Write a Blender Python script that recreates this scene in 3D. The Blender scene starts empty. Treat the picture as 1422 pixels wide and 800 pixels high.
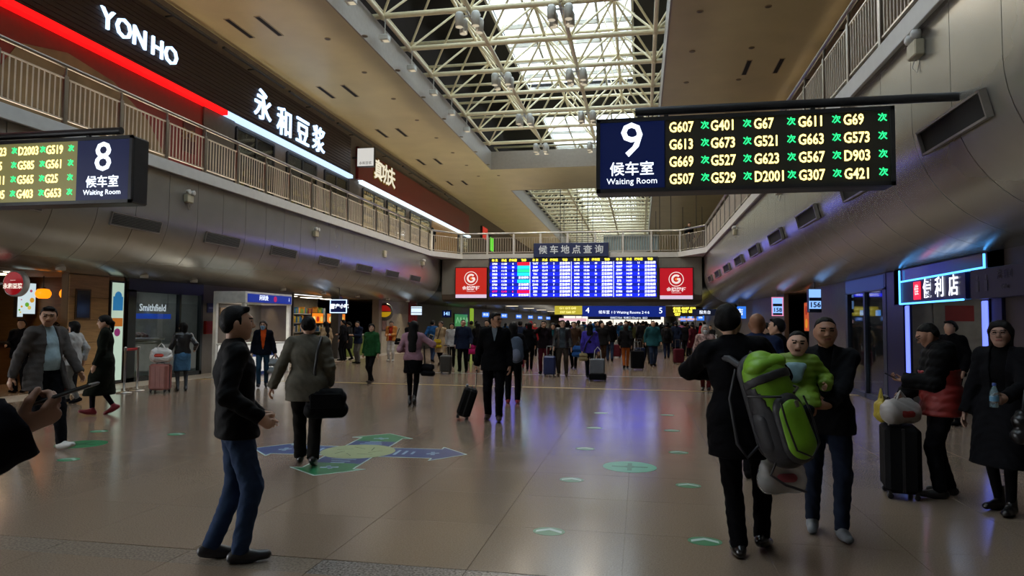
import bpy, bmesh, math, random
import numpy as np
from mathutils import Vector, Matrix
random.seed(7)
PI = math.pi
scn = bpy.context.scene
COL = scn.collection

# ------------------------------------------------------------------ camera
FPX, EYE, ROLL = 953.0, 1.62, math.radians(0.4)
_vx, _vy = 178 * math.cos(ROLL) + 49 * math.sin(ROLL), -178 * math.sin(ROLL) + 49 * math.cos(ROLL)
_p = math.atan(_vy / FPX)
_a = math.atan(_vx / FPX * math.cos(_p))
_R = Vector((math.cos(_a), math.sin(_a), 0))
_F = Vector((-math.sin(_a) * math.cos(_p), math.cos(_a) * math.cos(_p), math.sin(_p)))
_U = _R.cross(_F)
_R, _U = _R * math.cos(ROLL) + _U * math.sin(ROLL), _U * math.cos(ROLL) - _R * math.sin(ROLL)
cam_data = bpy.data.cameras.new('camera')
cam_data.sensor_width = 36.0
cam_data.lens = FPX / 1422 * 36.0
cam_data.clip_start, cam_data.clip_end = 0.05, 400
cam = bpy.data.objects.new('camera', cam_data)
COL.objects.link(cam)
cam.matrix_world = Matrix(((_R.x, _U.x, -_F.x, 0), (_R.y, _U.y, -_F.y, 0), (_R.z, _U.z, -_F.z, EYE), (0, 0, 0, 1)))
scn.camera = cam


def at(u, v, x=None, y=None, z=None):
    """point where the ray of photo pixel (u, v) meets the plane x, y or z = const"""
    d = _F + _R * ((u - 711) / FPX) - _U * ((v - 400) / FPX)
    if x is not None:
        t = x / d.x
    elif y is not None:
        t = y / d.y
    else:
        t = (z - EYE) / d.z
    return Vector((d.x * t, d.y * t, EYE + d.z * t))


# ------------------------------------------------------------------ world, exposure
world = bpy.data.worlds.new('world')
scn.world = world
world.use_nodes = True
_bg = world.node_tree.nodes['Background']
_bg.inputs['Color'].default_value = (0.93, 0.96, 1.0, 1)
_bg.inputs['Strength'].default_value = 11.0
scn.view_settings.view_transform = 'Standard'
scn.view_settings.look = 'None'
scn.view_settings.gamma = 1.0
scn.view_settings.use_curve_mapping = False
scn.view_settings.exposure = 0.0
scn.cycles.max_bounces = 7
scn.cycles.diffuse_bounces = 3
scn.cycles.glossy_bounces = 3
scn.cycles.transmission_bounces = 4
scn.cycles.transparent_max_bounces = 12
scn.cycles.caustics_reflective = False
scn.cycles.caustics_refractive = False
scn.cycles.sample_clamp_indirect = 4.0
scn.cycles.use_denoising = True


# ------------------------------------------------------------------ materials
def lin(c):
    if isinstance(c, str):
        c = [int(c[i:i + 2], 16) / 255 for i in (0, 2, 4)]
        c = [x / 12.92 if x <= 0.04045 else ((x + 0.055) / 1.055) ** 2.4 for x in c]
    return (c[0], c[1], c[2], 1.0)


MATS = {}


def mat(name, col, rough=0.6, metal=0.0, emit=0.0, noise=0.12, nscale=6.0, bump=0.0, bscale=40.0, spec=0.5, stretch=None,
        coat=0.0, alpha=1.0):
    """procedural principled material: base colour varied by noise, optional noise bump"""
    if name in MATS:
        return MATS[name]
    m = bpy.data.materials.new(name)
    m.use_nodes = True
    nt = m.node_tree
    b = nt.nodes['Principled BSDF']
    c = lin(col)
    b.inputs['Roughness'].default_value = rough
    b.inputs['Metallic'].default_value = metal
    b.inputs['Specular IOR Level'].default_value = spec
    if coat:
        b.inputs['Coat Weight'].default_value = coat
        b.inputs['Coat Roughness'].default_value = 0.08
    if alpha < 1:
        b.inputs['Alpha'].default_value = alpha
    tc = nt.nodes.new('ShaderNodeTexCoord')
    src = tc.outputs['Object']
    if stretch:
        mp = nt.nodes.new('ShaderNodeMapping')
        mp.inputs['Scale'].default_value = stretch
        nt.links.new(src, mp.inputs['Vector'])
        src = mp.outputs['Vector']
    if noise > 0 and not emit:
        n = nt.nodes.new('ShaderNodeTexNoise')
        n.inputs['Scale'].default_value = nscale
        n.inputs['Detail'].default_value = 4
        nt.links.new(src, n.inputs['Vector'])
        r = nt.nodes.new('ShaderNodeValToRGB')
        r.color_ramp.elements[0].position, r.color_ramp.elements[1].position = 0.3, 0.7
        r.color_ramp.elements[0].color = tuple(x * (1 - noise) for x in c[:3]) + (1,)
        r.color_ramp.elements[1].color = tuple(min(1, x * (1 + noise)) for x in c[:3]) + (1,)
        nt.links.new(n.outputs['Fac'], r.inputs['Fac'])
        nt.links.new(r.outputs['Color'], b.inputs['Base Color'])
    else:
        b.inputs['Base Color'].default_value = c
    if emit:
        b.inputs['Emission Color'].default_value = c
        b.inputs['Emission Strength'].default_value = emit
        b.inputs['Base Color'].default_value = tuple(0.3 * x for x in c[:3]) + (1,)
    if bump:
        n2 = nt.nodes.new('ShaderNodeTexNoise')
        n2.inputs['Scale'].default_value = bscale
        n2.inputs['Detail'].default_value = 3
        nt.links.new(src, n2.inputs['Vector'])
        bp = nt.nodes.new('ShaderNodeBump')
        bp.inputs['Strength'].default_value = bump
        bp.inputs['Distance'].default_value = 0.02
        nt.links.new(n2.outputs['Fac'], bp.inputs['Height'])
        nt.links.new(bp.outputs['Normal'], b.inputs['Normal'])
    MATS[name] = m
    return m


def cloth(hexc, name=None, rough=0.88, bump=0.5, spec=0.12):
    if max(lin(hexc)[:3]) < 0.03:
        return mat(name or 'cloth_' + hexc, [x * .5 for x in lin(hexc)[:3]], rough=rough, noise=0.18, nscale=9, bump=bump, bscale=14, spec=spec * .6)
    return mat(name or 'cloth_' + hexc, hexc, rough=rough, noise=0.18, nscale=9, bump=bump, bscale=14, spec=spec)


def glow(hexc, e):
    return mat('glow_%s_%s' % (hexc, e), hexc, rough=0.4, emit=e)


def glass_mat(name, tint=(0.8, 0.85, 0.85), gloss=0.12, rough=0.03):
    if name in MATS:
        return MATS[name]
    m = bpy.data.materials.new(name)
    m.use_nodes = True
    nt = m.node_tree
    nt.nodes.remove(nt.nodes['Principled BSDF'])
    out = nt.nodes['Material Output']
    t = nt.nodes.new('ShaderNodeBsdfTransparent')
    t.inputs['Color'].default_value = tuple(tint) + (1,)
    g = nt.nodes.new('ShaderNodeBsdfGlossy')
    g.inputs['Roughness'].default_value = rough
    lw = nt.nodes.new('ShaderNodeLayerWeight')
    pw = nt.nodes.new('ShaderNodeMath')
    pw.operation = 'POWER'
    pw.inputs[1].default_value = 4.0
    nt.links.new(lw.outputs['Facing'], pw.inputs[0])
    mul = nt.nodes.new('ShaderNodeMath')
    mul.operation = 'MULTIPLY_ADD'
    mul.inputs[1].default_value = 0.6
    mul.inputs[2].default_value = gloss * 0.2
    nt.links.new(pw.outputs[0], mul.inputs[0])
    mx = nt.nodes.new('ShaderNodeMixShader')
    nt.links.new(mul.outputs[0], mx.inputs[0])
    nt.links.new(t.outputs[0], mx.inputs[1])
    nt.links.new(g.outputs[0], mx.inputs[2])
    nt.links.new(mx.outputs[0], out.inputs['Surface'])
    MATS[name] = m
    return m


def frit_mat():
    """roof glazing: clear glass with a milky diffusing film in patches"""
    m = bpy.data.materials.new('roof_glazing')
    m.use_nodes = True
    nt = m.node_tree
    nt.nodes.remove(nt.nodes['Principled BSDF'])
    out = nt.nodes['Material Output']
    t = nt.nodes.new('ShaderNodeBsdfTransparent')
    t.inputs['Color'].default_value = (0.8, 0.86, 0.9, 1)
    d = nt.nodes.new('ShaderNodeBsdfTransparent')
    d.inputs['Color'].default_value = (0.5, 0.54, 0.56, 1)
    tc = nt.nodes.new('ShaderNodeTexCoord')
    mp = nt.nodes.new('ShaderNodeMapping')
    mp.inputs['Scale'].default_value = (0.9, 0.6, 1)
    v = nt.nodes.new('ShaderNodeTexVoronoi')
    v.inputs['Scale'].default_value = 0.8
    nt.links.new(tc.outputs['Object'], mp.inputs['Vector'])
    nt.links.new(mp.outputs['Vector'], v.inputs['Vector'])
    r = nt.nodes.new('ShaderNodeValToRGB')
    r.color_ramp.elements[0].position, r.color_ramp.elements[1].position = 0.3, 0.5
    nt.links.new(v.outputs['Distance'], r.inputs['Fac'])
    mx = nt.nodes.new('ShaderNodeMixShader')
    nt.links.new(r.outputs['Color'], mx.inputs[0])
    nt.links.new(t.outputs[0], mx.inputs[1])
    nt.links.new(d.outputs[0], mx.inputs[2])
    nt.links.new(mx.outputs[0], out.inputs['Surface'])
    return m


def granite(name, c1, c2, rough, scale=90):
    if name in MATS:
        return MATS[name]
    m = bpy.data.materials.new(name)
    m.use_nodes = True
    nt = m.node_tree
    b = nt.nodes['Principled BSDF']
    geo = nt.nodes.new('ShaderNodeNewGeometry')
    n = nt.nodes.new('ShaderNodeTexNoise')
    n.inputs['Scale'].default_value = scale
    n.inputs['Detail'].default_value = 3
    nt.links.new(geo.outputs['Position'], n.inputs['Vector'])
    r = nt.nodes.new('ShaderNodeValToRGB')
    r.color_ramp.elements[0].position, r.color_ramp.elements[1].position = 0.36, 0.64
    r.color_ramp.elements[0].color, r.color_ramp.elements[1].color = lin(c1), lin(c2)
    nt.links.new(n.outputs['Fac'], r.inputs['Fac'])
    oi = nt.nodes.new('ShaderNodeObjectInfo')
    mr = nt.nodes.new('ShaderNodeMapRange')
    mr.inputs['To Min'].default_value, mr.inputs['To Max'].default_value = 0.97, 1.03
    nt.links.new(oi.outputs['Random'], mr.inputs['Value'])
    mx = nt.nodes.new('ShaderNodeVectorMath')
    mx.operation = 'SCALE'
    nt.links.new(r.outputs['Color'], mx.inputs[0])
    nt.links.new(mr.outputs[0], mx.inputs['Scale'])
    nt.links.new(mx.outputs[0], b.inputs['Base Color'])
    b.inputs['Roughness'].default_value = rough
    n3 = nt.nodes.new('ShaderNodeTexNoise')
    n3.inputs['Scale'].default_value = 1.3
    nt.links.new(geo.outputs['Position'], n3.inputs['Vector'])
    m3 = nt.nodes.new('ShaderNodeMapRange')
    m3.inputs['To Min'].default_value, m3.inputs['To Max'].default_value = rough * 0.75, rough * 1.3
    nt.links.new(n3.outputs['Fac'], m3.inputs['Value'])
    nt.links.new(m3.outputs[0], b.inputs['Roughness'])
    MATS[name] = m
    return m


def strips_mat(name, col, scale, rough=0.4, axis='Y', depth=0.5, metal=0.0):
    """painted linear ceiling strips: fine relief lines"""
    m = mat(name, col, rough=rough, noise=0.06, nscale=0.8, metal=metal)
    nt = m.node_tree
    b = nt.nodes['Principled BSDF']
    geo = nt.nodes.new('ShaderNodeNewGeometry')
    w = nt.nodes.new('ShaderNodeTexWave')
    w.bands_direction = axis
    w.inputs['Scale'].default_value = scale
    nt.links.new(geo.outputs['Position'], w.inputs['Vector'])
    r = nt.nodes.new('ShaderNodeValToRGB')
    r.color_ramp.elements[0].position, r.color_ramp.elements[1].position = 0.0, 0.12
    nt.links.new(w.outputs['Fac'], r.inputs['Fac'])
    bp = nt.nodes.new('ShaderNodeBump')
    bp.inputs['Strength'].default_value = depth
    bp.inputs['Distance'].default_value = 0.02
    nt.links.new(r.outputs['Color'], bp.inputs['Height'])
    nt.links.new(bp.outputs['Normal'], b.inputs['Normal'])
    return m


# ------------------------------------------------------------------ mesh building
class MB:
    def __init__(s):
        s.v, s.f, s.m, s.sm = [], [], [], []

    def add(s, vs, fs, mi=0, smooth=False):
        o = len(s.v)
        s.v += [tuple(x) for x in vs]
        s.f += [tuple(o + i for i in f) for f in fs]
        s.m += [mi] * len(fs)
        s.sm += [smooth] * len(fs)
        return s

    def box(s, c, d, mi=0, bev=0.0, rz=0.0, M=None):
        x, y, z = d[0] / 2, d[1] / 2, d[2] / 2
        if bev > 0:
            b = min(bev, x * .9, y * .9, z * .9)
            vs = []
            for sz, ins in ((-z, b), (-z + b, 0), (z - b, 0), (z, b)):
                X, Y = x - ins, y - ins
                k = max(b - ins, 1e-4) if ins == 0 else b * 0.4
                for (px, py) in ((-X + k, -Y), (X - k, -Y), (X, -Y + k), (X, Y - k), (X - k, Y), (-X + k, Y), (-X, Y - k), (-X, -Y + k)):
                    vs.append((px, py, sz))
            fs = [tuple(range(7, -1, -1)), tuple(range(24, 32))]
            for r in range(3):
                for i in range(8):
                    j = (i + 1) % 8
                    fs.append((r * 8 + i, r * 8 + j, r * 8 + 8 + j, r * 8 + 8 + i))
        else:
            vs = [(-x, -y, -z), (x, -y, -z), (x, y, -z), (-x, y, -z), (-x, -y, z), (x, -y, z), (x, y, z), (-x, y, z)]
            fs = [(3, 2, 1, 0), (4, 5, 6, 7), (0, 1, 5, 4), (1, 2, 6, 5), (2, 3, 7, 6), (3, 0, 4, 7)]
        if M is not None:
            vs = [tuple(M @ Vector(v)) for v in vs]
        elif rz:
            c0, s0 = math.cos(rz), math.sin(rz)
            vs = [(v[0] * c0 - v[1] * s0, v[0] * s0 + v[1] * c0, v[2]) for v in vs]
        return s.add([(v[0] + c[0], v[1] + c[1], v[2] + c[2]) for v in vs], fs, mi)

    def bb(s, x0, x1, y0, y1, z0, z1, mi=0, bev=0.0):
        return s.box(((x0 + x1) / 2, (y0 + y1) / 2, (z0 + z1) / 2), (abs(x1 - x0), abs(y1 - y0), abs(z1 - z0)), mi, bev)

    def tube(s, pts, r, n=8, mi=0, cap=True, smooth=True, closed=False):
        pts = [Vector(p) for p in pts]
        rs = r if isinstance(r, (list, tuple)) else [r] * len(pts)
        vs, fs = [], []
        L = len(pts)
        nrm = None
        for i, p in enumerate(pts):
            if closed:
                d = pts[(i + 1) % L] - pts[i - 1]
            else:
                d = pts[min(i + 1, L - 1)] - pts[max(i - 1, 0)]
            d.normalize()
            if nrm is None:
                nrm = d.orthogonal().normalized()
            else:
                nrm = (nrm - d * nrm.dot(d))
                nrm = nrm.normalized() if nrm.length > 1e-6 else d.orthogonal().normalized()
            bn = d.cross(nrm)
            for k in range(n):
                a = 2 * PI * k / n
                vs.append(p + (nrm * math.cos(a) + bn * math.sin(a)) * rs[i])
        for i in range(L if closed else L - 1):
            j = (i + 1) % L
            for k in range(n):
                k2 = (k + 1) % n
                fs.append((i * n + k, i * n + k2, j * n + k2, j * n + k))
        s.add(vs, fs, mi, smooth)
        if cap and not closed:
            s.add(vs[:n], [tuple(range(n - 1, -1, -1))], mi)
            s.add(vs[-n:], [tuple(range(n))], mi)
        return s

    def lathe(s, prof, c=(0, 0, 0), n=16, mi=0, smooth=True, axis='Z'):
        vs, fs = [], []
        for (r, z) in prof:
            for k in range(n):
                a = 2 * PI * k / n
                p = (r * math.cos(a), r * math.sin(a), z)
                if axis == 'Y':
                    p = (p[0], p[2], -p[1])
                elif axis == 'X':
                    p = (p[2], p[1], -p[0])
                vs.append((p[0] + c[0], p[1] + c[1], p[2] + c[2]))
        for i in range(len(prof) - 1):
            for k in range(n):
                k2 = (k + 1) % n
                fs.append((i * n + k, i * n + k2, i * n + n + k2, i * n + n + k))
        s.add(vs, fs, mi, smooth)
        s.add(vs[:n], [tuple(range(n - 1, -1, -1))], mi)
        s.add(vs[-n:], [tuple(range(n))], mi)
        return s

    def prism(s, poly, a, b, plane='XY', mi=0):
        """polygon extruded from a to b along the axis normal to plane"""
        n = len(poly)

        def P(q, t):
            if plane == 'XY':
                return (q[0], q[1], t)
            if plane == 'XZ':
                return (q[0], t, q[1])
            return (t, q[0], q[1])
        vs = [P(q, a) for q in poly] + [P(q, b) for q in poly]
        fs = [tuple(range(n - 1, -1, -1)), tuple(range(n, 2 * n))]
        for i in range(n):
            j = (i + 1) % n
            fs.append((i, j, n + j, n + i))
        return s.add(vs, fs, mi)

    def mesh(s, name, mats):
        me = bpy.data.meshes.new(name)
        me.from_pydata(s.v, [], s.f)
        mats = mats if isinstance(mats, (list, tuple)) else [mats]
        for m in mats:
            me.materials.append(m)
        me.polygons.foreach_set('material_index', s.m)
        me.polygons.foreach_set('use_smooth', s.sm)
        bm = bmesh.new()
        bm.from_mesh(me)
        bmesh.ops.recalc_face_normals(bm, faces=bm.faces)
        bm.to_mesh(me)
        bm.free()
        me.update()
        return me

    def build(s, name, mats, parent=None, loc=(0, 0, 0), rz=0.0):
        return link(name, s.mesh(name, mats), parent, loc, rz)


def link(name, data, parent=None, loc=(0, 0, 0), rz=0.0):
    o = bpy.data.objects.new(name, data)
    COL.objects.link(o)
    o.parent = parent
    o.location = loc
    if rz:
        o.rotation_euler = (0, 0, rz)
    return o


def tag(o, label=None, cat=None, group=None, kind=None):
    if label:
        o['label'] = label
    if cat:
        o['category'] = cat
    if group:
        o['group'] = group
    if kind:
        o['kind'] = kind
    return o


def thing(name, label, cat, loc=(0, 0, 0), rz=0.0, group=None):
    return tag(link(name, None, None, loc, rz), label, cat, group)


def struct(name, mb, m, parent=None):
    o = mb.build(name, m, parent)
    if parent is None:
        o['kind'] = 'structure'
    return o


def copy_tree(o, parent=None):
    c = o.copy()
    COL.objects.link(c)
    c.parent = parent
    for ch in list(o.children):
        copy_tree(ch, c)
    return c


GLYPH = {}


def textmesh(items, depth=0.004, res=2):
    """items: (string, size, x, y, align, bold offset, x squeeze) laid out in the XY plane, one mesh"""
    out = MB()
    for it in items:
        s, size, x, y = it[:4]
        al = it[4] if len(it) > 4 else 'CENTER'
        off = it[5] if len(it) > 5 else 0.0
        sx = it[6] if len(it) > 6 else 1.0
        key = (s, size, al, off, depth, res)
        if key not in GLYPH:
            cu = bpy.data.curves.new('txt', 'FONT')
            cu.body = s
            cu.size = size
            cu.align_x, cu.align_y = al, 'CENTER'
            cu.extrude = depth / 2
            cu.offset = off
            cu.resolution_u = res
            ob = bpy.data.objects.new('txt', cu)
            me = bpy.data.meshes.new_from_object(ob)
            GLYPH[key] = ([tuple(v.co) for v in me.vertices], [tuple(p.vertices) for p in me.polygons])
            bpy.data.objects.remove(ob)
            bpy.data.curves.remove(cu)
            bpy.data.meshes.remove(me)
        vs, fs = GLYPH[key]
        out.add([(v[0] * sx + x, v[1] + y, v[2]) for v in vs], fs)
    return out


FACE = {'-Y': Matrix(((1, 0, 0), (0, 0, -1), (0, 1, 0))),      # read by someone looking towards +Y
        '+X': Matrix(((0, 0, 1), (1, 0, 0), (0, 1, 0))),       # read by someone looking towards -X (left wall)
        '-X': Matrix(((0, 0, -1), (-1, 0, 0), (0, 1, 0)))}     # read by someone looking towards +X (right wall)


def lettering(name, items, m, origin, face, parent, depth=0.004, res=2):
    mb = textmesh(items, depth, res)
    M = FACE[face]
    o = Vector(origin)
    mb.v = [tuple(M @ Vector(v) + o) for v in mb.v]
    return mb.build(name, m, parent)


def lamp(name, kind, loc, energy, color=(1, 1, 1), size=0.1, rot=None, parent=None, spot=None, size_y=None):
    d = bpy.data.lights.new(name, kind)
    d.energy = energy
    d.color = color
    if kind == 'AREA':
        d.size = size
        if size_y:
            d.shape = 'RECTANGLE'
            d.size_y = size_y
    else:
        d.shadow_soft_size = size
    if spot:
        d.spot_size = spot
        d.spot_blend = 0.6
    o = link(name, d, parent, loc)
    if rot:
        o.rotation_euler = rot
    return o

# ================================================================== the hall
XL, XR = -13.0, 5.0            # shop walls on the ground floor
GL, GR = -11.35, 3.35          # gallery edges
ZG0, ZG1 = 5.24, 5.5           # gallery slab
ZC = 11.6                      # ceiling
OL, OR = -9.6, 1.0           # roof opening
ULX, URX = -14.6, 6.6          # upper walls
ZS = 2.69                      # underside of the metal soffit at the shops
BR0, BR1 = 38.3, 43.2          # bridge across the hall
YEND = 112.0

M_floor = granite('floor_granite', '7b6a5a', '8d7b6a', 0.17)
M_band = granite('dark_granite', '4b4744', '8b8580', 0.25, 60)
M_band2 = granite('pale_granite', '6f6358', '8a7d6f', 0.22, 60)
M_joint = mat('joint', '3a3530', 0.7)
M_panel = mat('satin_steel_panel', 'a8a69e', rough=0.27, metal=0.68, noise=0.05, nscale=2.0)
M_panel_seam = mat('panel_backing', '2a2622', 0.8)
M_white = mat('white_paint', 'c9c8c4', 0.45, noise=0.04)
M_ceil = strips_mat('ceiling_strips', 'cabd94', 5.0, rough=0.38, axis='Y', depth=0.35)
M_beam = mat('beam_cladding', 'a39a8e', 0.5, noise=0.06)
M_dark = mat('dark_void', '15120f', 0.8)
M_roof = mat('roof_deck', '1d1712', 0.8)
M_steelw = mat('truss_paint', 'f2e6c2', 0.35, noise=0.05)
M_rail = mat('stainless', '9a968f', 0.28, metal=1.0, noise=0.05)
M_rail2 = mat('stainless_baluster', 'd2cabe', 0.32, metal=0.6, noise=0.06)
M_black = mat('black_metal', '18181a', 0.45)
M_grey = mat('grey_metal', '5e5d5b', 0.4, metal=0.5)
M_wallg = mat('grey_wall', '6e665c', 0.55, noise=0.06)
M_wood = mat('maple_board', 'b08a58', 0.5, noise=0.15, nscale=3, stretch=(1, 1, 8))
M_wood2 = mat('brown_board', '5f4628', 0.5, noise=0.2, nscale=3, stretch=(1, 1, 8))
M_redw = mat('dark_red_panel', '74221e', 0.45, noise=0.08)
M_glass = glass_mat('clear_glass', (0.82, 0.86, 0.86))
M_dglass = glass_mat('smoky_glass', (0.78, 0.82, 0.82), 0.3)

# ---- floor with tiles where they can be told apart
floor = struct('floor', MB().bb(-22, 12, -4, YEND, -0.3, -0.004), granite('floor_far', '7b6a5a', '8d7b6a', 0.17))
tile = MB().box((0, 0, 0), (0.9965, 0.9965, 0.02), bev=0.0008).mesh('tile', M_floor)
for i in range(18):
    for j in range(15):
        link('tile', tile, floor, (-12.62 + i, 4.95 + j, -0.0095))
btile = MB().box((0, 0, 0), (0.9965, 0.262, 0.02), bev=0.0008).mesh('border_tile', M_band)
btile2 = MB().box((0, 0, 0), (0.992, 0.262, 0.02), bev=0.0015).mesh('border_tile', M_band2)
for i in range(18):
    link('border_tile', btile if 10 < i < 13 else btile2, floor, (-12.62 + i, 4.31, -0.0095))
for i in range(18):
    for j in range(2):
        link('tile', tile, floor, (-12.62 + i, 3.68 - j, -0.0095))
struct('trim_1', MB().bb(-12.9, 4.95, 19.45, BR0 + 40, -0.05, -0.0015), granite('floor_mid', '7b6a5a', '8d7b6a', 0.17))
yl = MB().bb(-13, 5, 17.05, 17.17, -0.02, 0.0025).build('floor_tape', mat('yellow_tape', 'a58d4a', 0.4))
tag(yl, 'long straight yellow tape line stuck across the hall floor', 'tape')
yl = MB().bb(-7, 4, 21.2, 21.27, -0.02, 0.0025).build('floor_tape', mat('pale_tape', '8f9399', 0.4))
tag(yl, 'thin pale grey tape line across the floor behind the yellow one', 'tape')
lst = MB().bb(-13.0, -12.0, 9, 37, -0.01, 0.006).build('trim_2', granite('shop_threshold', '8a8177', 'b3a899', 0.3, 30))
lst['kind'] = 'structure'

# ---- shells: outer walls, ceilings, roof
struct('wall_left', MB().bb(-19.2, -19, 5, YEND, 0, 5.2), M_wallg)
struct('wall_right', MB().bb(9.0, 9.2, -3, YEND, 0, 5.2), M_wallg)
struct('wall_far', MB().bb(-20, 10, YEND, YEND + 0.3, 0, 18), mat('far_wall', '8f8a80', 0.6))
struct('wall_back', MB().bb(-20, 10, -4.3, -4, 0, 18), mat('back_wall', '4a443c', 0.6))
struct('wall_upper_left', MB().bb(ULX - 0.3, ULX, -4, YEND, ZG1, ZC), mat('upper_wall', '6a625a', 0.6))
struct('wall_upper_right', MB().bb(URX, URX + 0.3, -4, YEND, ZG1, ZC), mat('upper_wall_r', '55493e', 0.6))
gl = struct('floor_gallery_left', MB().bb(ULX - 4.4, GL, -4, YEND, ZG0, ZG1), mat('gallery_slab', '7b756d', 0.5))
gr = struct('floor_gallery_right', MB().bb(GR, 9.0, -4, YEND, ZG0, ZG1), MATS['gallery_slab'])
for n, x, s in (('trim_3', GL, 1), ('trim_4', GR, -1)):
    struct(n, MB().bb(x, x + 0.06 * s, -4, YEND, ZG0, ZG1 + 0.02, bev=0.008), M_white)

OP = [(-2.0, 43.4), (50.6, 104.0)]
c = MB()
c.bb(ULX - 0.3, OL, -4, YEND, ZC, ZC + 0.25)
c.bb(OR, URX + 0.3, -4, YEND, ZC, ZC + 0.25)
c.bb(OL, OR, OP[0][1], OP[1][0], ZC, ZC + 0.25)
c.bb(OL, OR, OP[1][1], YEND, ZC, ZC + 0.25)
c.bb(OL, OR, -4, OP[0][0], ZC, ZC + 0.25)
ceiling = struct('ceiling', c, M_ceil)
k = 5
for (y0, y1) in OP:
    b = MB()
    b.bb(OL, OL + 0.06, y0, y1, ZC - 0.02, ZC + 1.15)
    b.bb(OR - 0.06, OR, y0, y1, ZC - 0.02, ZC + 1.15)
    b.bb(OL + 0.06, OR - 0.06, y1 - 0.06, y1, ZC - 0.02, ZC + 1.15)
    b.bb(OL + 0.06, OR - 0.06, y0, y0 + 0.06, ZC - 0.02, ZC + 1.15)
    struct('trim_%d' % k, b, M_beam)
    k += 1
ZR = 17.2
GLX, GRX = -7.3, -0.35
r = MB()
r.bb(-20, GLX, -4, YEND, ZR, ZR + 0.3)
r.bb(GRX, 12, -4, YEND, ZR, ZR + 0.3)
r.bb(GLX, GRX, 44.5, 50.5, ZR, ZR + 0.3)
r.bb(-20.3, -20, -4, YEND, 5, ZR)
r.bb(12, 12.3, -4, YEND, 5, ZR)
roof = struct('ceiling_roof', r, M_roof)
# skylight: mullions and panes
M_mull = mat('mullion', 'b9b4a6', 0.4)
M_frit = frit_mat()
for n, (y0, y1) in (('window_1', (-4, 44.5)), ('window_2', (50.5, YEND))):
    w = MB()
    step = 2.35 if n == 'window_1' else 4.7
    ny = int((y1 - y0) / step)
    sy = (y1 - y0) / ny
    for j in range(ny + 1):
        w.bb(GLX, GRX, y0 + j * sy - 0.06, y0 + j * sy + 0.06, ZR - 0.16, ZR + 0.06)
    for i in range(5):
        x = GLX + (GRX - GLX) * i / 4
        w.bb(x - 0.06, x + 0.06, y0, y1, ZR - 0.12, ZR + 0.06)
    win = struct(n, w, M_mull)
    pane = MB().box((0, 0, 0), ((GRX - GLX) / 4 - 0.1, sy - 0.1, 0.02)).mesh('pane', M_frit)
    for j in range(ny):
        for i in range(4):
            link('pane', pane, win, (GLX + (GRX - GLX) * (i + 0.5) / 4, y0 + (j + 0.5) * sy, ZR))

# ---- curved metal cladding below the galleries, one panel after the other
PW = 1.112


def prof(n=14):
    P = [(1.60, ZG0), (1.60, 4.2)]
    for i in range(1, n + 1):
        a = PI / 2 * i / n
        P.append((1.6 * math.cos(a), 4.2 - (4.2 - ZS) * math.sin(a)))
    return P


def panel_mesh(side):
    P = prof()
    wall = XL if side < 0 else XR
    s = 1 if side < 0 else -1
    vs, fs = [], []
    n = len(P)
    for t in (0, 0.03):
        for (dx, z) in P:
            # inward offset for the thickness
            nx, nz = (dx / 2.56, min(0, (z - 4.2)) / 2.28)
            L = math.hypot(nx, nz) or 1
            for y in (-PW / 2 + 0.007, PW / 2 - 0.007):
                vs.append((s * (dx - nx / L * t), y, z - nz / L * t))
    for i in range(n - 1):
        fs.append((2 * i, 2 * i + 1, 2 * i + 3, 2 * i + 2))
        o = 2 * n
        fs.append((o + 2 * i + 2, o + 2 * i + 3, o + 2 * i + 1, o + 2 * i))
        fs.append((2 * i, 2 * i + 2, o + 2 * i + 2, o + 2 * i))
        fs.append((2 * i + 3, 2 * i + 1, o + 2 * i + 1, o + 2 * i + 3))
    mb = MB()
    mb.add(vs[:2 * n], [f for f in fs if max(f) < 2 * n], 0, True)
    mb.add(vs, [f for f in fs if max(f) >= 2 * n], 0, False)
    return mb.mesh('panel', M_panel)


def profile_solid(inset, side):
    wall = XL if side < 0 else XR
    s = 1 if side < 0 else -1
    pts = [(wall + s * max(0, dx - inset), z + (inset if dx < 0.7 else 0)) for (dx, z) in prof()]
    pts += [(wall - s * 0.15, ZS + inset), (wall - s * 0.15, ZG0)]
    return pts


for side, n, y0 in ((-1, 'wall_cladding_left', 5.0), (1, 'wall_cladding_right', 2.0)):
    wall = XL if side < 0 else XR
    core = MB().prism(profile_solid(0.045, side), y0, BR0, 'XZ')
    o = struct(n, core, M_panel_seam)
    pm = panel_mesh(side)
    cnt = int((BR0 - y0) / PW)
    for i in range(cnt):
        link('panel', pm, o, (wall, BR0 - (i + 0.5) * PW, 0))
    # beyond the bridge the joints cannot be told apart any more
    far = MB().prism(profile_solid(0.0, side), BR0, YEND - 1, 'XZ')
    struct(n + '_far', far, strips_mat('panel_far_%d' % (side + 1), '6f6a64', 2.83, 0.33, 'Y', 0.4, 0.8))
    # recessed shop ceiling behind the soffit
    s = -side
    struct('ceiling_shops_' + ('left' if side < 0 else 'right'), MB().bb(wall - s * 0.1, wall - s * 6, 5 if side < 0 else -3, YEND, 2.72, 2.9),
           mat('shop_ceiling', '8a8276', 0.7))

# ---- air vents let into the cladding
M_slot = mat('vent_dark', '0c0b0a', 0.8)


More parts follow.
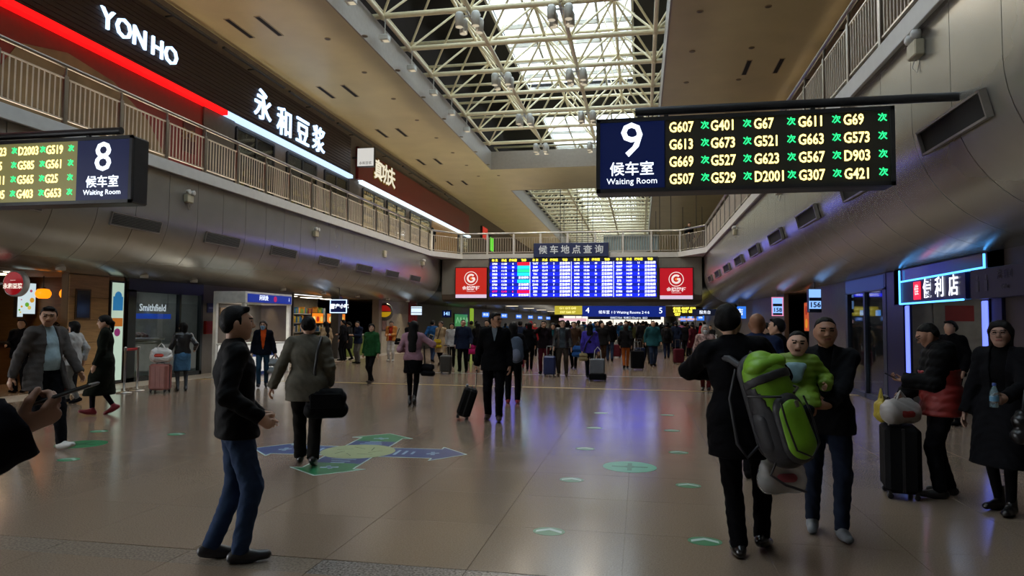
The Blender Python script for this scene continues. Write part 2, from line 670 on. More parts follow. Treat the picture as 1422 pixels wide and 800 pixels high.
def air_vent(side, y):
    wall = XL if side < 0 else XR
    s = 1 if side < 0 else -1
    lab = 'dark slatted air vent in the curved metal wall under the ' + ('restaurant gallery' if side < 0 else 'gallery above the convenience store')
    t = thing('air_vent', lab, 'vent', (wall + s * 1.575, y, 3.85), 0, 'air vents under gallery %d' % (side + 2))
    t.rotation_euler = (0, s * math.radians(14), 0)
    if 'vf%d' % side not in VM:
        L, H = 1.6, 0.3
        f = MB()
        for (a, b, c_, d) in ((-L / 2, L / 2, -H / 2, -H / 2 + 0.025), (-L / 2, L / 2, H / 2 - 0.025, H / 2), (-L / 2, -L / 2 + 0.025, -H / 2, H / 2), (L / 2 - 0.025, L / 2, -H / 2, H / 2)):
            f.bb(-0.06, 0.012, a, b, c_, d)
        VM['vf%d' % side] = f.mesh('frame', mat('vent_frame', '8f8982', 0.4, metal=.5))
        VM['vb%d' % side] = MB().bb(-0.02, 0.004, -L / 2 + 0.02, L / 2 - 0.02, -H / 2 + 0.02, H / 2 - 0.02).mesh('backing', M_slot)
        VM['vs%d' % side] = MB().box((0, 0, 0), (0.03, L - 0.05, 0.008)).mesh('slat', M_grey)
    for nm, kk in (('frame', 'vf'), ('backing', 'vb')):
        link(nm, VM[kk + str(side)], t, (0, 0, 0) if s > 0 else (0, 0, 0))
    for i in range(7):
        o = link('slat', VM['vs%d' % side], t, (s * 0.004, 0, -0.105 + i * 0.035))
        o.rotation_euler = (0, s * 0.6, 0)
    return t


VM = {}
for i in range(8):
    air_vent(-1, 10.58 + 3.336 * i)
for i in range(9):
    air_vent(1, 8.3 + 3.36 * i)

# ---- galleries' balustrades
def balustrade(label, x, y0, y1, side, py=1.5, off=0.0):
    t = thing('balustrade', label, 'railing', (x, 0, ZG1))
    MB().tube([(0, y0, 1.2), (0, y1, 1.2)], 0.05, 10).build('handrail', M_rail, t)
    MB().bb(-0.02, 0.02, y0, y1, 0.93, 0.955).build('rail', M_rail2, t)
    MB().bb(-0.02, 0.02, y0, y1, 0.1, 0.13).build('rail', M_rail2, t)
    post = MB().bb(-0.035, 0.035, -0.055, 0.055, 0.0, 1.0, bev=0.01).tube([(0, 0, 0.98), (0, 0, 1.17)], 0.025, 8).mesh('post', M_rail)
    bal = MB().tube([(0, 0, 0.12), (0, 0, 0.94)], 0.014, 6, cap=False).mesh('baluster', M_rail2)
    n = int((y1 - y0 - off) / py)
    for i in range(n + 1):
        yp = y0 + off + i * py
        link('post', post, t, (0, yp, 0))
        for k in range(1, 12):
            yb = yp + k * py / 12
            if yb < y1 - 0.05:
                link('baluster', bal, t, (0, yb, 0))
    return t


balustrade('long stainless steel balustrade along the gallery of lit restaurants', GL + 0.02, 8.68, 36.3, -1)
balustrade('long stainless steel balustrade along the gallery above the convenience store', GR - 0.02, 7.2, 36.3, 1)

# ---- made-up fill strips, hidden behind the gallery edges to brighten the ceiling
for x, lab in ((GL - .3, 'long warm fill light added behind the balustrade of the restaurant gallery'), (GR + .3, 'long warm fill light added behind the balustrade above the convenience store')):
    t = thing('added_fill_strip', lab, 'added light', (x, 0, ZG1))
    MB().bb(-.17, .17, 2, 100, -.02, .05).build('trough', M_white, t)
    MB().bb(-.14, .14, 2.1, 99.9, .05, .058).build('diffuser', glow('ffe9c6', 11.0 if x < 0 else 1.4), t)

# ---- bridge with the departure board
bp = []
for (y, z) in ((0, ZG0), (0, 3.15), (0.12, 2.92), (0.4, 2.8), (1.2, 2.74), (BR1 - BR0, 2.74), (BR1 - BR0, ZG0)):
    bp.append((BR0 + y, z))
bridge = struct('floor_bridge', MB().prism(bp, GL + 0.05, GR - 0.05, 'YZ'), mat('bridge_cladding', '6f675e', 0.42, metal=0.6, noise=0.05))
pp = MB().box((0, 0, 0), (1.02, 0.03, 2.0)).mesh('panel', M_panel)
for i in range(14):
    link('panel', pp, bridge, (GL + 0.6 + i * 1.04, BR0 - 0.01, 4.2))
struct('trim_7', MB().bb(GL, GR, BR0 - 0.06, BR1 + 0.05, ZG0, ZG1 + 0.02), M_white)
# canted corners where the galleries meet the bridge
for n, pts in (('trim_8', [(GL + 0.05, BR0 - 2.3), (GL + 0.05, BR0), (GL + 1.35, BR0)]), ('trim_9', [(GR - 0.05, BR0 - 2.3), (GR - 0.05, BR0), (GR - 1.35, BR0)])):
    struct(n, MB().prism(pts, ZG0, ZG1 + 0.02), M_white)
t = thing('bridge_balustrade', 'steel balustrade across the footbridge over the departure board', 'railing', (0, BR0, ZG1))
MB().tube([(GL, -1.9, 1.2), (GL + 1.2, 0, 1.2), (GR - 1.2, 0, 1.2), (GR, -1.9, 1.2)], 0.05, 10).build('handrail', M_rail, t)
MB().bb(GL + 1.2, GR - 1.2, -0.02, 0.02, 0.1, 0.14).build('rail', M_rail2, t)
MB().bb(GL + 1.2, GR - 1.2, -0.02, 0.02, 0.93, 0.955).build('rail', M_rail2, t)
pm = MB().bb(-0.05, 0.05, -0.035, 0.035, 0, 1.18).mesh('post', M_white)
bm_ = MB().tube([(0, 0, 0.12), (0, 0, 0.94)], 0.016, 6, cap=False).mesh('baluster', M_rail2)
for i in range(9):
    link('post', pm, t, (GL + 1.2 + i * (GR - GL - 2.4) / 8, 0, 0))
for i in range(88):
    link('baluster', bm_, t, (GL + 1.3 + i * 0.139, 0, 0))
for sx, xe in ((1, GL), (-1, GR)):
    for z in (.12, .94):
        MB().tube([(xe, -1.9, z), (xe + sx * 1.2, 0, z)], .016, 6).build('rail', M_rail2, t)
    for i in range(16):
        f_ = (i + .5) / 16
        link('baluster', bm_, t, (xe + sx * 1.2 * f_, -1.9 + 1.9 * f_, 0))
    link('post', pm, t, (xe, -1.9, 0))
MB().bb(-2.0, 1.0, 0.06, 0.09, 0.12, 1.0).build('glass_panel', mat('frosted_panel', '8fa3a8', 0.3), t)

# ---- space frame in the roof openings
def space_frame(label, y0, ny, dy, detail):
    t = thing('roof_space_frame', label, 'truss', (0, 0, 0))
    xs = [-9.3 + 3.3 * i for i in range(4)]
    xt = [xs[0] - 1.65 + 3.3 * i for i in range(5)]
    zb, zt = 12.85, 15.0
    ys = [y0 + dy * j for j in range(ny)]
    yt = [y0 - dy / 2 + dy * j for j in range(ny + 1)]
    nb, nd = (10, 7) if detail else (6, 5)
    ch = MB().tube([(xs[0] - 0.5, 0, 0), (xs[-1] + 0.4, 0, 0)], 0.1, nb).mesh('chord', M_steelw)
    for y in ys:
        link('chord', ch, t, (0, y, zb))
    lc = MB().tube([(0, ys[0], 0), (0, ys[-1], 0)], 0.085, nb).mesh('chord', M_steelw)
    for x in xs:
        link('chord', lc, t, (x, 0, zb))
    ch2 = MB().tube([(xt[0], 0, 0), (xt[-1], 0, 0)], 0.075, nb).mesh('chord', M_steelw)
    for y in yt:
        link('chord', ch2, t, (0, y, zt))
    lc2 = MB().tube([(0, yt[0], 0), (0, yt[-1], 0)], 0.075, nb).mesh('chord', M_steelw)
    for x in xt:
        link('chord', lc2, t, (x, 0, zt))
    dg = []
    for sx in (-1, 1):
        for sy in (-1, 1):
            dg.append(MB().tube([(0, 0, 0), (sx * 1.65, sy * dy / 2, zt - zb)], 0.05, nd, cap=False))
    node = MB().lathe([(0.02, -0.15), (0.11, -0.1), (0.15, 0), (0.11, 0.1), (0.02, 0.15)], n=10).mesh('node', M_steelw)
    if detail:
        dms = [d.mesh('brace', M_steelw) for d in dg]
        for x in xs:
            for y in ys:
                link('node', node, t, (x, y, zb))
                for dm in dms:
                    link('brace', dm, t, (x, y, zb))
        # second set of braces up to the skylight
        up = [MB().tube([(0, 0, 0), (sx * 0.8, 0, ZR - zt - 0.1)], 0.04, 6, cap=False).mesh('brace', M_steelw) for sx in (-1, 1)]
        for x in xt[1:4]:
            for y in yt[::1]:
                for u_ in up:
                    link('brace', u_, t, (x, y, zt))
    else:
        J = MB()
        for x in xs:
            for y in ys:
                for d in dg:
                    J.add([(v[0] + x, v[1] + y, v[2] + zb) for v in d.v], d.f, 0, True)
        o = J.build('braces', M_steelw, t)
        o['kind'] = 'stuff'
    return xs, ys


SX, SY = space_frame('cream painted tubular space frame under the skylight, this side of the footbridge', 14.35, 10, 3.03, True)
space_frame('cream painted tubular space frame under the skylight, beyond the footbridge', 52.0, 23, 2.2, False)
M_can = mat('can_paint', 'cfcfc9', 0.4)
M_can_added_glow = glow('fff1d0', 0.5)  # faint lens glow is made up, the floodlights are off


def can_cluster(x, y, z=12.72, n=4):
    t = thing('floodlight_cluster', 'cluster of pale cylindrical floodlights hung under the roof space frame', 'floodlight', (x, y, z), 0, 'floodlight clusters on the space frame')
    MB().bb(-0.4, 0.4, -0.03, 0.03, -0.14, -0.08).bb(-0.03, 0.03, -0.4, 0.4, -0.14, -0.08).tube([(0, 0, 0.1), (0, 0, -0.12)], 0.03, 6).build('bracket', M_can, t)
    for k in range(n):
        a = PI / 4 + k * PI / 2
        c_ = MB().lathe([(0.1, -0.62), (0.15, -0.62), (0.16, -0.2), (0.12, -0.1), (0.02, -0.08)], (0.42 * math.cos(a), 0.42 * math.sin(a), 0), 12).build('can', M_can, t)
        MB().lathe([(0.13, -0.626), (0.13, -0.622)], (0.42 * math.cos(a), 0.42 * math.sin(a), 0), 12).build('lens', M_can_added_glow, c_)
    lamp('added_fill_spot', 'SPOT', (0, 0, -0.66), 650, (1, 0.86, 0.68), 0.3, None, t, math.radians(150))  # added fill spot under unlit cans, brightens the hall


for y in SY[3::2]:
    for x in (SX[1], SX[2]):
        can_cluster(x, y)
# small square floodlights along the opening's edge
for y in SY[2:8]:
    t = thing('edge_floodlight', 'small white box floodlight hung along the edge of the roof opening', 'floodlight', (OL + 0.4, y, 12.72), 0, 'box floodlights along the roof opening')
    MB().tube([(0, 0, 0.1), (0, 0, -0.6)], 0.02, 6).build('rod', M_can, t)
    MB().box((0, 0, -0.7), (0.34, 0.3, 0.22), bev=0.03).build('housing', M_can, t)
    MB().box((0.05, 0, -0.815), (0.2, 0.22, 0.01)).build('lens', M_can_added_glow, t)

# ---- slots, downlights and sprinklers in the ceiling
slot = MB().box((0, 0, 0), (0.16, 1.5, 0.03)).mesh('slot', M_slot)
slotf = MB().bb(-0.11, -0.08, -0.78, 0.78, -0.02, 0.01).bb(0.08, 0.11, -0.78, 0.78, -0.02, 0.01).bb(-0.11, 0.11, -0.78, -0.75, -0.02, 0.01).bb(-0.11, 0.11, 0.75, 0.78, -0.02, 0.01).mesh('frame', mat('slot_frame', 'a8977a', 0.4))
dl1 = MB().lathe([(0.11, 0), (0.11, -0.02), (0.08, -0.02)], n=14).mesh('trim_ring', mat('ring', '8f7f66', 0.4))
dl2 = MB().lathe([(0.08, -0.015), (0.08, -0.022)], n=14).mesh('lens', mat('lens_off', '4a3a22', 0.3))
for xs_, lab in (((-13.45, -12.35), 'ceiling over the restaurant gallery'), ((4.1, 5.28), 'ceiling over the gallery above the convenience store')):
    for i in range(6):
        for x in xs_:
            t = thing('slot_diffuser', 'narrow dark air slot let into the beige ' + lab, 'air slot', (x, 14.3 + i * 6.6, ZC), 0, 'air slots, ' + lab)
            link('slot', slot, t)
            link('frame', slotf, t)
    for i in range(10):
        for x in (xs_[0] + 2.6, xs_[1] + 2.9) if xs_[0] < 0 else (xs_[0] - 2.2, xs_[1] - 1.3):
            t = thing('downlight', 'small round unlit downlight let into the beige ' + lab, 'downlight', (x, 15.6 + i * 3.3, ZC), 0, 'downlights, ' + lab)
            link('trim_ring', dl1, t)
            link('lens', dl2, t)

# ================================================================== signs
M_navy = glow('14225a', 0.35)
M_navyd = mat('navy_panel', '1b2a55', 0.5, noise=0.03)
M_led_y = glow('ffe58a', 2.6)
M_led_g = glow('2cf08a', 1.6)
M_lit_w = glow('eaf2ff', 1.6)
M_lit_b = glow('b9d8ff', 2.2)
M_ledface = mat('led_face', '3a372e', 0.5, noise=0.03)
M_ledface8_glare = glow('9c965e', 0.5)  # glare reflected off this face is put in as a glow
M_house = mat('sign_housing', '3c3d3f', 0.4, metal=0.4)


def waiting_sign(label, x0, x1, y, z0, z1, blue, number, cols, rows, faceled, wallx):
    """hanging LED sign: housing, blue room panel with lettering, LED face with train numbers"""
    t = thing('waiting_room_sign', label, 'sign', (0, y, 0))
    d = 0.3
    MB().bb(x0, x1, 0.0, d, z0, z1, bev=0.02).build('housing', M_house, t)
    fr = MB()
    w = 0.045
    for (a, b, c_, e) in ((x0, x1, z0, z0 + w), (x0, x1, z1 - w, z1), (x0, x0 + w, z0, z1), (x1 - w, x1, z0, z1)):
        fr.bb(a, b, -0.03, 0.0, c_, e)
    fr.build('frame', M_house, t)
    b0, b1 = blue
    bp_ = MB().bb(b0, b1, -0.012, 0.002, z0 + w, z1 - w).build('room_panel', M_navy, t)
    l0, l1 = (b1, x1 - w) if b0 < (x0 + x1) / 2 else (x0 + w, b0)
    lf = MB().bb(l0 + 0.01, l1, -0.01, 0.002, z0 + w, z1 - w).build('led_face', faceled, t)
    cx = (b0 + b1) / 2
    zc = (z0 + z1) / 2
    lettering('lettering', [(number, 0.56, cx, zc + 0.16, 'CENTER', 0.004), ('候车室', 0.17, cx, zc - 0.17, 'CENTER', 0.002), ('Waiting Room', 0.098, cx, zc - 0.305)], M_lit_w, (0, -0.016, 0), '-Y', bp_)
    yl, gr_ = [], []
    for r_, row in enumerate(rows):
        zz = zc + 0.30 - r_ * 0.2
        for c_, s in zip(cols, row):
            yl.append((s, 0.165, c_, zz, 'LEFT', 0.003, 0.74))
            gr_.append(('次', 0.095, c_ + 0.40, zz + 0.01, 'CENTER', 0.002))
    for q in yl:
        lettering('train_number', [q], M_led_y, (0, -0.014, 0), '-Y', lf)
    for q in gr_:
        lettering('suffix_mark', [q], M_led_g, (0, -0.014, 0), '-Y', lf)
    bx0, bx1 = sorted((wallx, x0 + 0.45 if wallx > x1 else x1 - 0.3))
    br_ = MB().tube([(bx0, 0.12, z1 + 0.11), (bx1, 0.12, z1 + 0.11)], 0.05, 10)
    br_.build('bracket_bar', M_house, t)
    if wallx < x0:
        MB().tube([(bx0, 0.25, z1 + 0.04), (bx1 + 0.1, 0.25, z1 + 0.04)], 0.03, 8).build('bracket_bar', M_grey, t)
    for q in (0.25, 0.75):
        xx = x0 + (x1 - x0) * q
        MB().bb(xx - 0.025, xx + 0.025, 0.1, 0.14, z1 - 0.01, z1 + 0.1).build('hanger', M_house, t)
    return t


waiting_sign('hanging waiting room sign 9, yellow LED train numbers on a dark face', -0.5, 2.72, 8.0, 3.13, 4.0, (-0.46, 0.28), '9',
             [0.33, 0.79, 1.26, 1.73, 2.2],
             [('G607', 'G401', 'G67', 'G611', 'G69'), ('G613', 'G673', 'G521', 'G663', 'G573'), ('G669', 'G527', 'G623', 'G567', 'D903'), ('G507', 'G529', 'D2001', 'G307', 'G421')], M_ledface, 3.42)
waiting_sign('hanging waiting room sign 8, LED face with painted olive glare, below the restaurant gallery', -9.9, -6.66, 8.0, 3.18, 4.09, (-7.52, -6.71), '8',
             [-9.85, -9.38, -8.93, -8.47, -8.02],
             [('G471', 'G27', 'G123', 'D2003', 'G519'), ('G603', 'G615', 'G55', 'G585', 'G561'), ('G507', 'G89', 'G511', 'G565', 'G25'), ('G617', 'G71', 'G405', 'G403', 'G653')], M_ledface8_glare, -11.45)

# ---- departure board on the bridge
t = thing('departure_board', 'wide blue LED departure board mounted on the footbridge', 'display board', (0, BR0 - 0.2, 0))
bx0, bx1, bz0, bz1 = -8.42, 0.9, 3.0, 5.22
MB().bb(bx0 - 0.06, bx1 + 0.06, -0.02, 0.17, bz0 - 0.08, bz1 + 0.05, bev=0.02).build('housing', mat('board_housing', '4a4c50', 0.4, metal=0.4), t)
scr = MB().bb(bx0, bx1, -0.03, 0.0, bz0 + 0.06, bz1).build('screen', glow('0a1030', 0.5), t)
rh = (bz1 - bz0 - 0.06) / 11
M_rowa, M_rowb = glow('0818ff', 2.6), glow('081a90', 1.4)
blk = (bx1 - bx0) / 4
hdr, wh, red_t = [], [], []
for r_ in range(10):
    zr = bz1 - rh * (r_ + 1.5)
    MB().bb(bx0 + 0.03, bx1 - 0.03, -0.036, -0.028, zr - rh * 0.47, zr + rh * 0.47).build('display_row', M_rowa if r_ % 2 else M_rowb, scr)
    for b in range(4):
        xb = bx0 + blk * b
        num = random.choice('GDKTZ') + str(random.randint(11, 999)) if b % 2 else str(random.randint(1101, 6999))
        tm = '%02d:%02d' % (11 + b + (r_ // 6), (r_ * 6 + 7 * b) % 60)
        tgt = red_t if (b == 0 and r_ == 8) else wh
        tgt.append((num, 0.15, xb + blk * 0.13, zr, 'CENTER', 0.003))
        tgt.append((tm, 0.15, xb + blk * 0.36, zr, 'CENTER', 0.003))
        tgt.append((str(random.randint(2, 11)), 0.15, xb + blk * 0.58, zr, 'CENTER', 0.003))
        if not (b == 0 and r_ in (0, 1, 2, 3, 5, 8)):
            wh.append(('正在候车' if (r_ + b) % 3 else '正在检票', 0.15, xb + blk * 0.845, zr, 'CENTER', 0.003))
for b in range(4):
    xb = bx0 + blk * b
    for s, q in (('车 次', 0.13), ('开点', 0.36), ('候车室', 0.58), ('状态', 0.845)):
        hdr.append((s, 0.15, xb + blk * q, bz1 - rh * 0.5, 'CENTER', 0.006))
    if b:
        MB().bb(xb - 0.012, xb + 0.012, -0.04, -0.028, bz0 + 0.06, bz1 - rh).build('divider', M_lit_w, scr)
for r_, hx in ((0, 'f01030'), (1, '20e8e8'), (2, '20e0a0'), (3, '20e8e8'), (5, '20e8d8'), (8, 'f01050')):
    zr = bz1 - rh * (r_ + 1.5)
    MB().bb(bx0 + blk * 0.69, bx0 + blk * 0.995, -0.042, -0.034, zr - rh * 0.45, zr + rh * 0.45).build('status_cell', glow(hx, 1.2), scr)
for q in hdr:
    lettering('header_text', [q], glow('ffee40', 1.8), (0, -0.04, 0), '-Y', scr)
lettering('schedule_text', wh, glow('f4f8ff', 2.0), (0, -0.042, 0), '-Y', scr)['kind'] = 'stuff'
lettering('delayed_text', red_t, glow('ff2058', 1.6), (0, -0.042, 0), '-Y', scr)

t = thing('board_title_sign', 'navy sign with pale Chinese lettering standing above the departure board', 'sign', (0, BR0 - 0.3, 0))
MB().bb(-5.88, -1.71, -0.02, 0.12, 5.29, 6.07, bev=0.015).build('panel', M_navyd, t)
lettering('lettering', [(s, 0.5, -5.35 + i * 0.625, 5.665, 'CENTER', 0.008) for i, s in enumerate('候车地点查询')], mat('sign_pale', 'd4dee8', 0.5), (0, -0.025, 0), '-Y', t)
for x in (-5.5, -2.1):
    MB().bb(x - 0.03, x + 0.03, 0.12, 0.25, 5.5, 5.6).build('bracket', M_house, t)

for (x0, x1, z0, z1, hx, lab) in ((-10.42, -8.6, 3.0, 4.72, 'c8281e', 'orange-red backlit advertisement with round G logo left of the blue timetable'), (1.06, 2.79, 2.94, 4.62, 'c00c20', 'deep red backlit advertisement with round G logo and white lettering')):
    lab = lab.replace(' left of the blue timetable', ' and a warm glare')
    t = thing('advert_lightbox', lab, 'advert', (0, BR0 - 0.16, 0))
    MB().bb(x0 - 0.05, x1 + 0.05, -0.01, 0.13, z0 - 0.05, z1 + 0.05, bev=0.015).build('frame', M_black, t)
    p_ = MB().bb(x0, x1, -0.022, -0.008, z0 + 0.2, z1).build('poster', glow(hx, 0.75), t)
    MB().bb(x0, x1, -0.022, -0.008, z0, z0 + 0.2).build('caption_strip', glow('e8d0e8', 0.8), t)
    cx = (x0 + x1) / 2
    zc = z1 - 0.6
    ring = MB()
    ring.tube([(cx + 0.38 * math.cos(a * PI / 12), -0.03, zc + 0.38 * math.sin(a * PI / 12)) for a in range(24)], 0.022, 5, closed=True)
    ring.tube([(cx + 0.2 * math.cos(a * PI / 16), -0.03, zc + 0.2 * math.sin(a * PI / 16)) for a in range(4, 33)] + [(cx + 0.05, -0.03, zc)], 0.06, 5)
    ring.build('emblem', glow('f2e2dc', 0.9), p_)
    MB().lathe([(0.07, 0), (0.07, 0.01)], (cx, -0.034, zc), 12, axis='Y').build('emblem_centre', glow('f08030', 0.9), p_)
    lettering('lettering', [('金牌厨柜', 0.26, cx, zc - 0.58, 'CENTER', 0.006), ('················', 0.12, cx, zc - 0.75, 'CENTER', 0.006)], glow('f4e0e0', 0.9), (0, -0.028, 0), '-Y', p_)

# ---- hanging guide signs far beyond the bridge
def far_guide(y, z0, z1, label, items, x0, x1, m, tm, led=None):
    t = thing('guide_sign', label, 'sign', (0, y, 0))
    MB().bb(x0, x1, 0, 0.15, z0, z1).build('panel', m, t)
    for x in (x0 + 0.4, x1 - 0.4):
        MB().tube([(x, 0.07, z1), (x, 0.07, 12.85)], 0.025, 6).build('hanger', M_grey, t)
    if items:
        lettering('lettering', items, tm, (0, -0.01, 0), '-Y', t)
    return t


far_guide(52, 2.1, 2.9, 'long blue hanging guide sign reading 4 and 5 at its ends', [('4', 0.6, -3.9, 2.55), ('5', 0.6, 1.5, 2.55), ('候车室 1·3 Waiting Rooms 2·4·6', 0.28, -1.2, 2.42)], -4.3, 1.85, glow('1030a0', 0.5), M_lit_w)
far_guide(52, 2.25, 2.9, 'yellow lit LED panel hanging to the side of waiting room number 4', [('G11 G15 G43', 0.22, -5.4, 2.72), ('D27 G65 G7', 0.22, -5.4, 2.42)], -6.4, -4.32, glow('c8b83a', 0.8), glow('fff7a0', 1.6))
far_guide(52, 2.15, 2.9, 'dark LED panel with yellow rows hanging beside waiting room number 5', [('G185 G187 G33', 0.24, 3.2, 2.72, 'CENTER', .01), ('G179 G31 G5', 0.24, 3.1, 2.5, 'CENTER', .01), ('G57', 0.24, 2.7, 2.28, 'CENTER', .01)], 1.87, 4.5, mat('led_brown', '4a3a10', .5), glow('fff050', 2.0))
far_guide(62, 1.95, 2.25, 'narrow dark blue hanging sign under the numbered guide sign', [('出站口 Exit  检票口 Check-in  出口', 0.22, -1.0, 2.1)], -4.6, 1.8, mat('navy_far', '14204a', .5), M_lit_w)
for (x0, x1, z0, z1, y, lab) in ((-7.0, -4.6, 1.75, 2.02, 60, 'pale pink lit strip sign hanging in the far hall'), (3.2, 5.6, 1.9, 2.08, 60, 'short pink and white lit strip sign in the far hall')):
    far_guide(y, z0, z1, lab, None, x0, x1, glow('e8b8c4', 0.9), None)
# the far end of the hall is bright with daylight and shop light
t = thing('lit_shopfront', 'bright white lit shopfront closing off the far end of the hall', 'shopfront', (0, 100, 0))
for i in range(8):
    MB().bb(-11 + i * 1.8, -9.3 + i * 1.8, 0, 0.1, 0.2, 2.6).build('light_panel', glow('fff6e6', 1.1), t)
MB().bb(-11.2, 3.6, 0.1, 0.3, 0, 3.0).build('frame', M_wallg, t)

# ---- upper floor restaurants
M_slatd = mat('dark_slat', '2c1d1c', 0.5, noise=0.1)
t = thing('shop_sign_board', 'dark brown slatted shop sign with glowing white YON HO letters', 'shop sign', (ULX, 0, 0))
MB().bb(0, 0.12, 5.0, 32.45, 9.0, 10.98).build('backing', mat('sign_back', '150e0e', 0.7), t)
sl = MB().bb(0.12, 0.17, 5.0, 32.4, -0.06, 0.06).mesh('slat', M_slatd)
for i in range(14):
    link('slat', sl, t, (0, 0, 9.1 + i * 0.139))
for s, y, h in (('Y', 16.15, .8), ('O', 16.75, .8), ('N', 17.38, .8), ('H', 18.13, .8), ('O', 18.75, .8)):
    lettering('letter', [(s, h, y, 9.85, 'CENTER', 0.008)], M_lit_b, (0.2, 0, 0), '+X', t, 0.06)
for s, u, v0, v1 in (('永', 366, 128, 172), ('和', 396, 155, 192), ('豆', 421, 166, 206), ('浆', 443, 176, 218)):
    a_, b_ = at(u, v0, x=ULX + .2), at(u, v1, x=ULX + .2)
    lettering('letter', [(s, 1.25, a_.y, (a_.z + b_.z) / 2, 'CENTER', 0.012)], M_lit_b, (0.2, 0, 0), '+X', t, 0.06, 3)
MB().bb(0.05, 0.3, 5.0, 21.65, 8.86, 9.02).build('red_light_strip', glow('ff0c10', 1.6), t)
MB().bb(0.05, 0.3, 21.66, 32.4, 8.86, 9.02).build('white_light_strip', glow('bcd8ff', 1.4), t)

t = thing('shop_sign_board', 'dark red shop sign board with white and yellow Chinese letters', 'shop sign', (ULX, 0, 0))
MB().bb(0, 0.16, 33.4, 57.0, 9.05, 10.75).build('board', M_redw, t)
for s, y in (('真', 36.0), ('功', 37.05), ('夫', 38.1)):
    o = lettering('letter', [(s, 1.2, y, 10.0, 'CENTER', 0.07)], mat('gold_outline', '9a7c14', .4), (0.18, 0, 0), '+X', t, 0.05)
    lettering('letter_face', [(s, 1.2, y, 10.0, 'CENTER', 0.012)], glow('fff6dc', .75), (0.22, 0, 0), '+X', o, 0.05)
MB().bb(0.05, 0.3, 33.6, 57.0, 8.86, 9.02).build('white_light_strip', glow('dcebf4', 1.3), t)

t = thing('box_sign', 'square white box sign jutting out between the two restaurant signs', 'sign', (ULX, 33.0, 10.05))
MB().box((0.75, 0, 0), (0.95, 0.2, 1.0), bev=0.02).build('box', M_house, t)
p_ = MB().box((0.75, -0.105, 0), (0.88, 0.02, 0.92)).build('face', glow('e8e6e0', 0.75), t)
lettering('lettering', [('永和豆浆', 0.17, 0.75, -0.32)], mat('print_brown', '4a3020', .6), (0, -0.12, 0), '-Y', p_)
MB().bb(0, 0.3, -0.03, 0.03, -0.05, 0.05).build('bracket', M_house, t)

for (y, z, w, h, hx, lab) in ((63.0, 10.0, 2.2, 1.2, 'b02018', 'small red lit sign on the gallery wall near the far restaurant'), (66.0, 9.3, 1.6, 1.4, '58e020', 'bright green lit sign on the gallery wall beyond the restaurants')):
    t = thing('wall_sign', lab, 'sign', (ULX, y, z))
    MB().box((0.1, 0, 0), (0.2, w, h), bev=0.02).build('box', M_house, t)
    MB().box((0.21, 0, 0), (0.02, w - 0.1, h - 0.1)).build('face', glow(hx, 1.0), t)
t = thing('gallery_lamp', 'green lit lamp column standing on the far gallery', 'lamp', (GL - 1.4, 58, ZG1))
MB().lathe([(0.2, 0), (0.2, 0.05), (0.05, 0.1), (0.05, 1.0)], n=10).build('post', M_black, t)
MB().lathe([(0.1, 1.0), (0.22, 1.1), (0.22, 1.9), (0.1, 2.0)], n=12).build('lamp_body', glow('60f018', 2.2), t)

# upper wall between strip and gallery: mural, pillars, windows
struct('trim_10', MB().bb(ULX, ULX + 0.05, 5.0, 20.6, ZG1, 8.86), M_redw)
t = thing('wall_mural', 'food mural with a pale bowl on dark red wall under the red strip', 'mural', (ULX + 0.05, 0, 0))
M_mur = mat('mural_cream', '7a6a50', 0.5, noise=0.3, nscale=1.2)
poly = [(14.0, 5.6), (19.2, 5.6), (18.9, 6.6), (18.0, 7.6), (16.6, 8.3), (15.0, 8.5), (13.6, 8.2), (13.0, 7.2), (13.3, 6.2)]
MB().prism(poly, 0, 0.02, 'YZ').build('bowl', M_mur, t)
MB().prism([(9.6 + 1.9 * math.cos(a), 6.9 + 0.9 * math.sin(a)) for a in [i * PI / 10 for i in range(20)]], 0, 0.02, 'YZ').build('dish', mat('mural_brown', '4a3428', .5, noise=.4, nscale=2), t)
MB().prism([(9.6 + 1.2 * math.cos(a), 7.1 + 0.45 * math.sin(a)) for a in [i * PI / 10 for i in range(20)]], 0.02, 0.03, 'YZ').build('dumplings', mat('mural_white', '857c70', .5, noise=.4, nscale=5), t)
wn = 3
M_shelf = mat('shelf_dark', '2a2018', .6)
M_warm = glow('d8b070', 0.5)
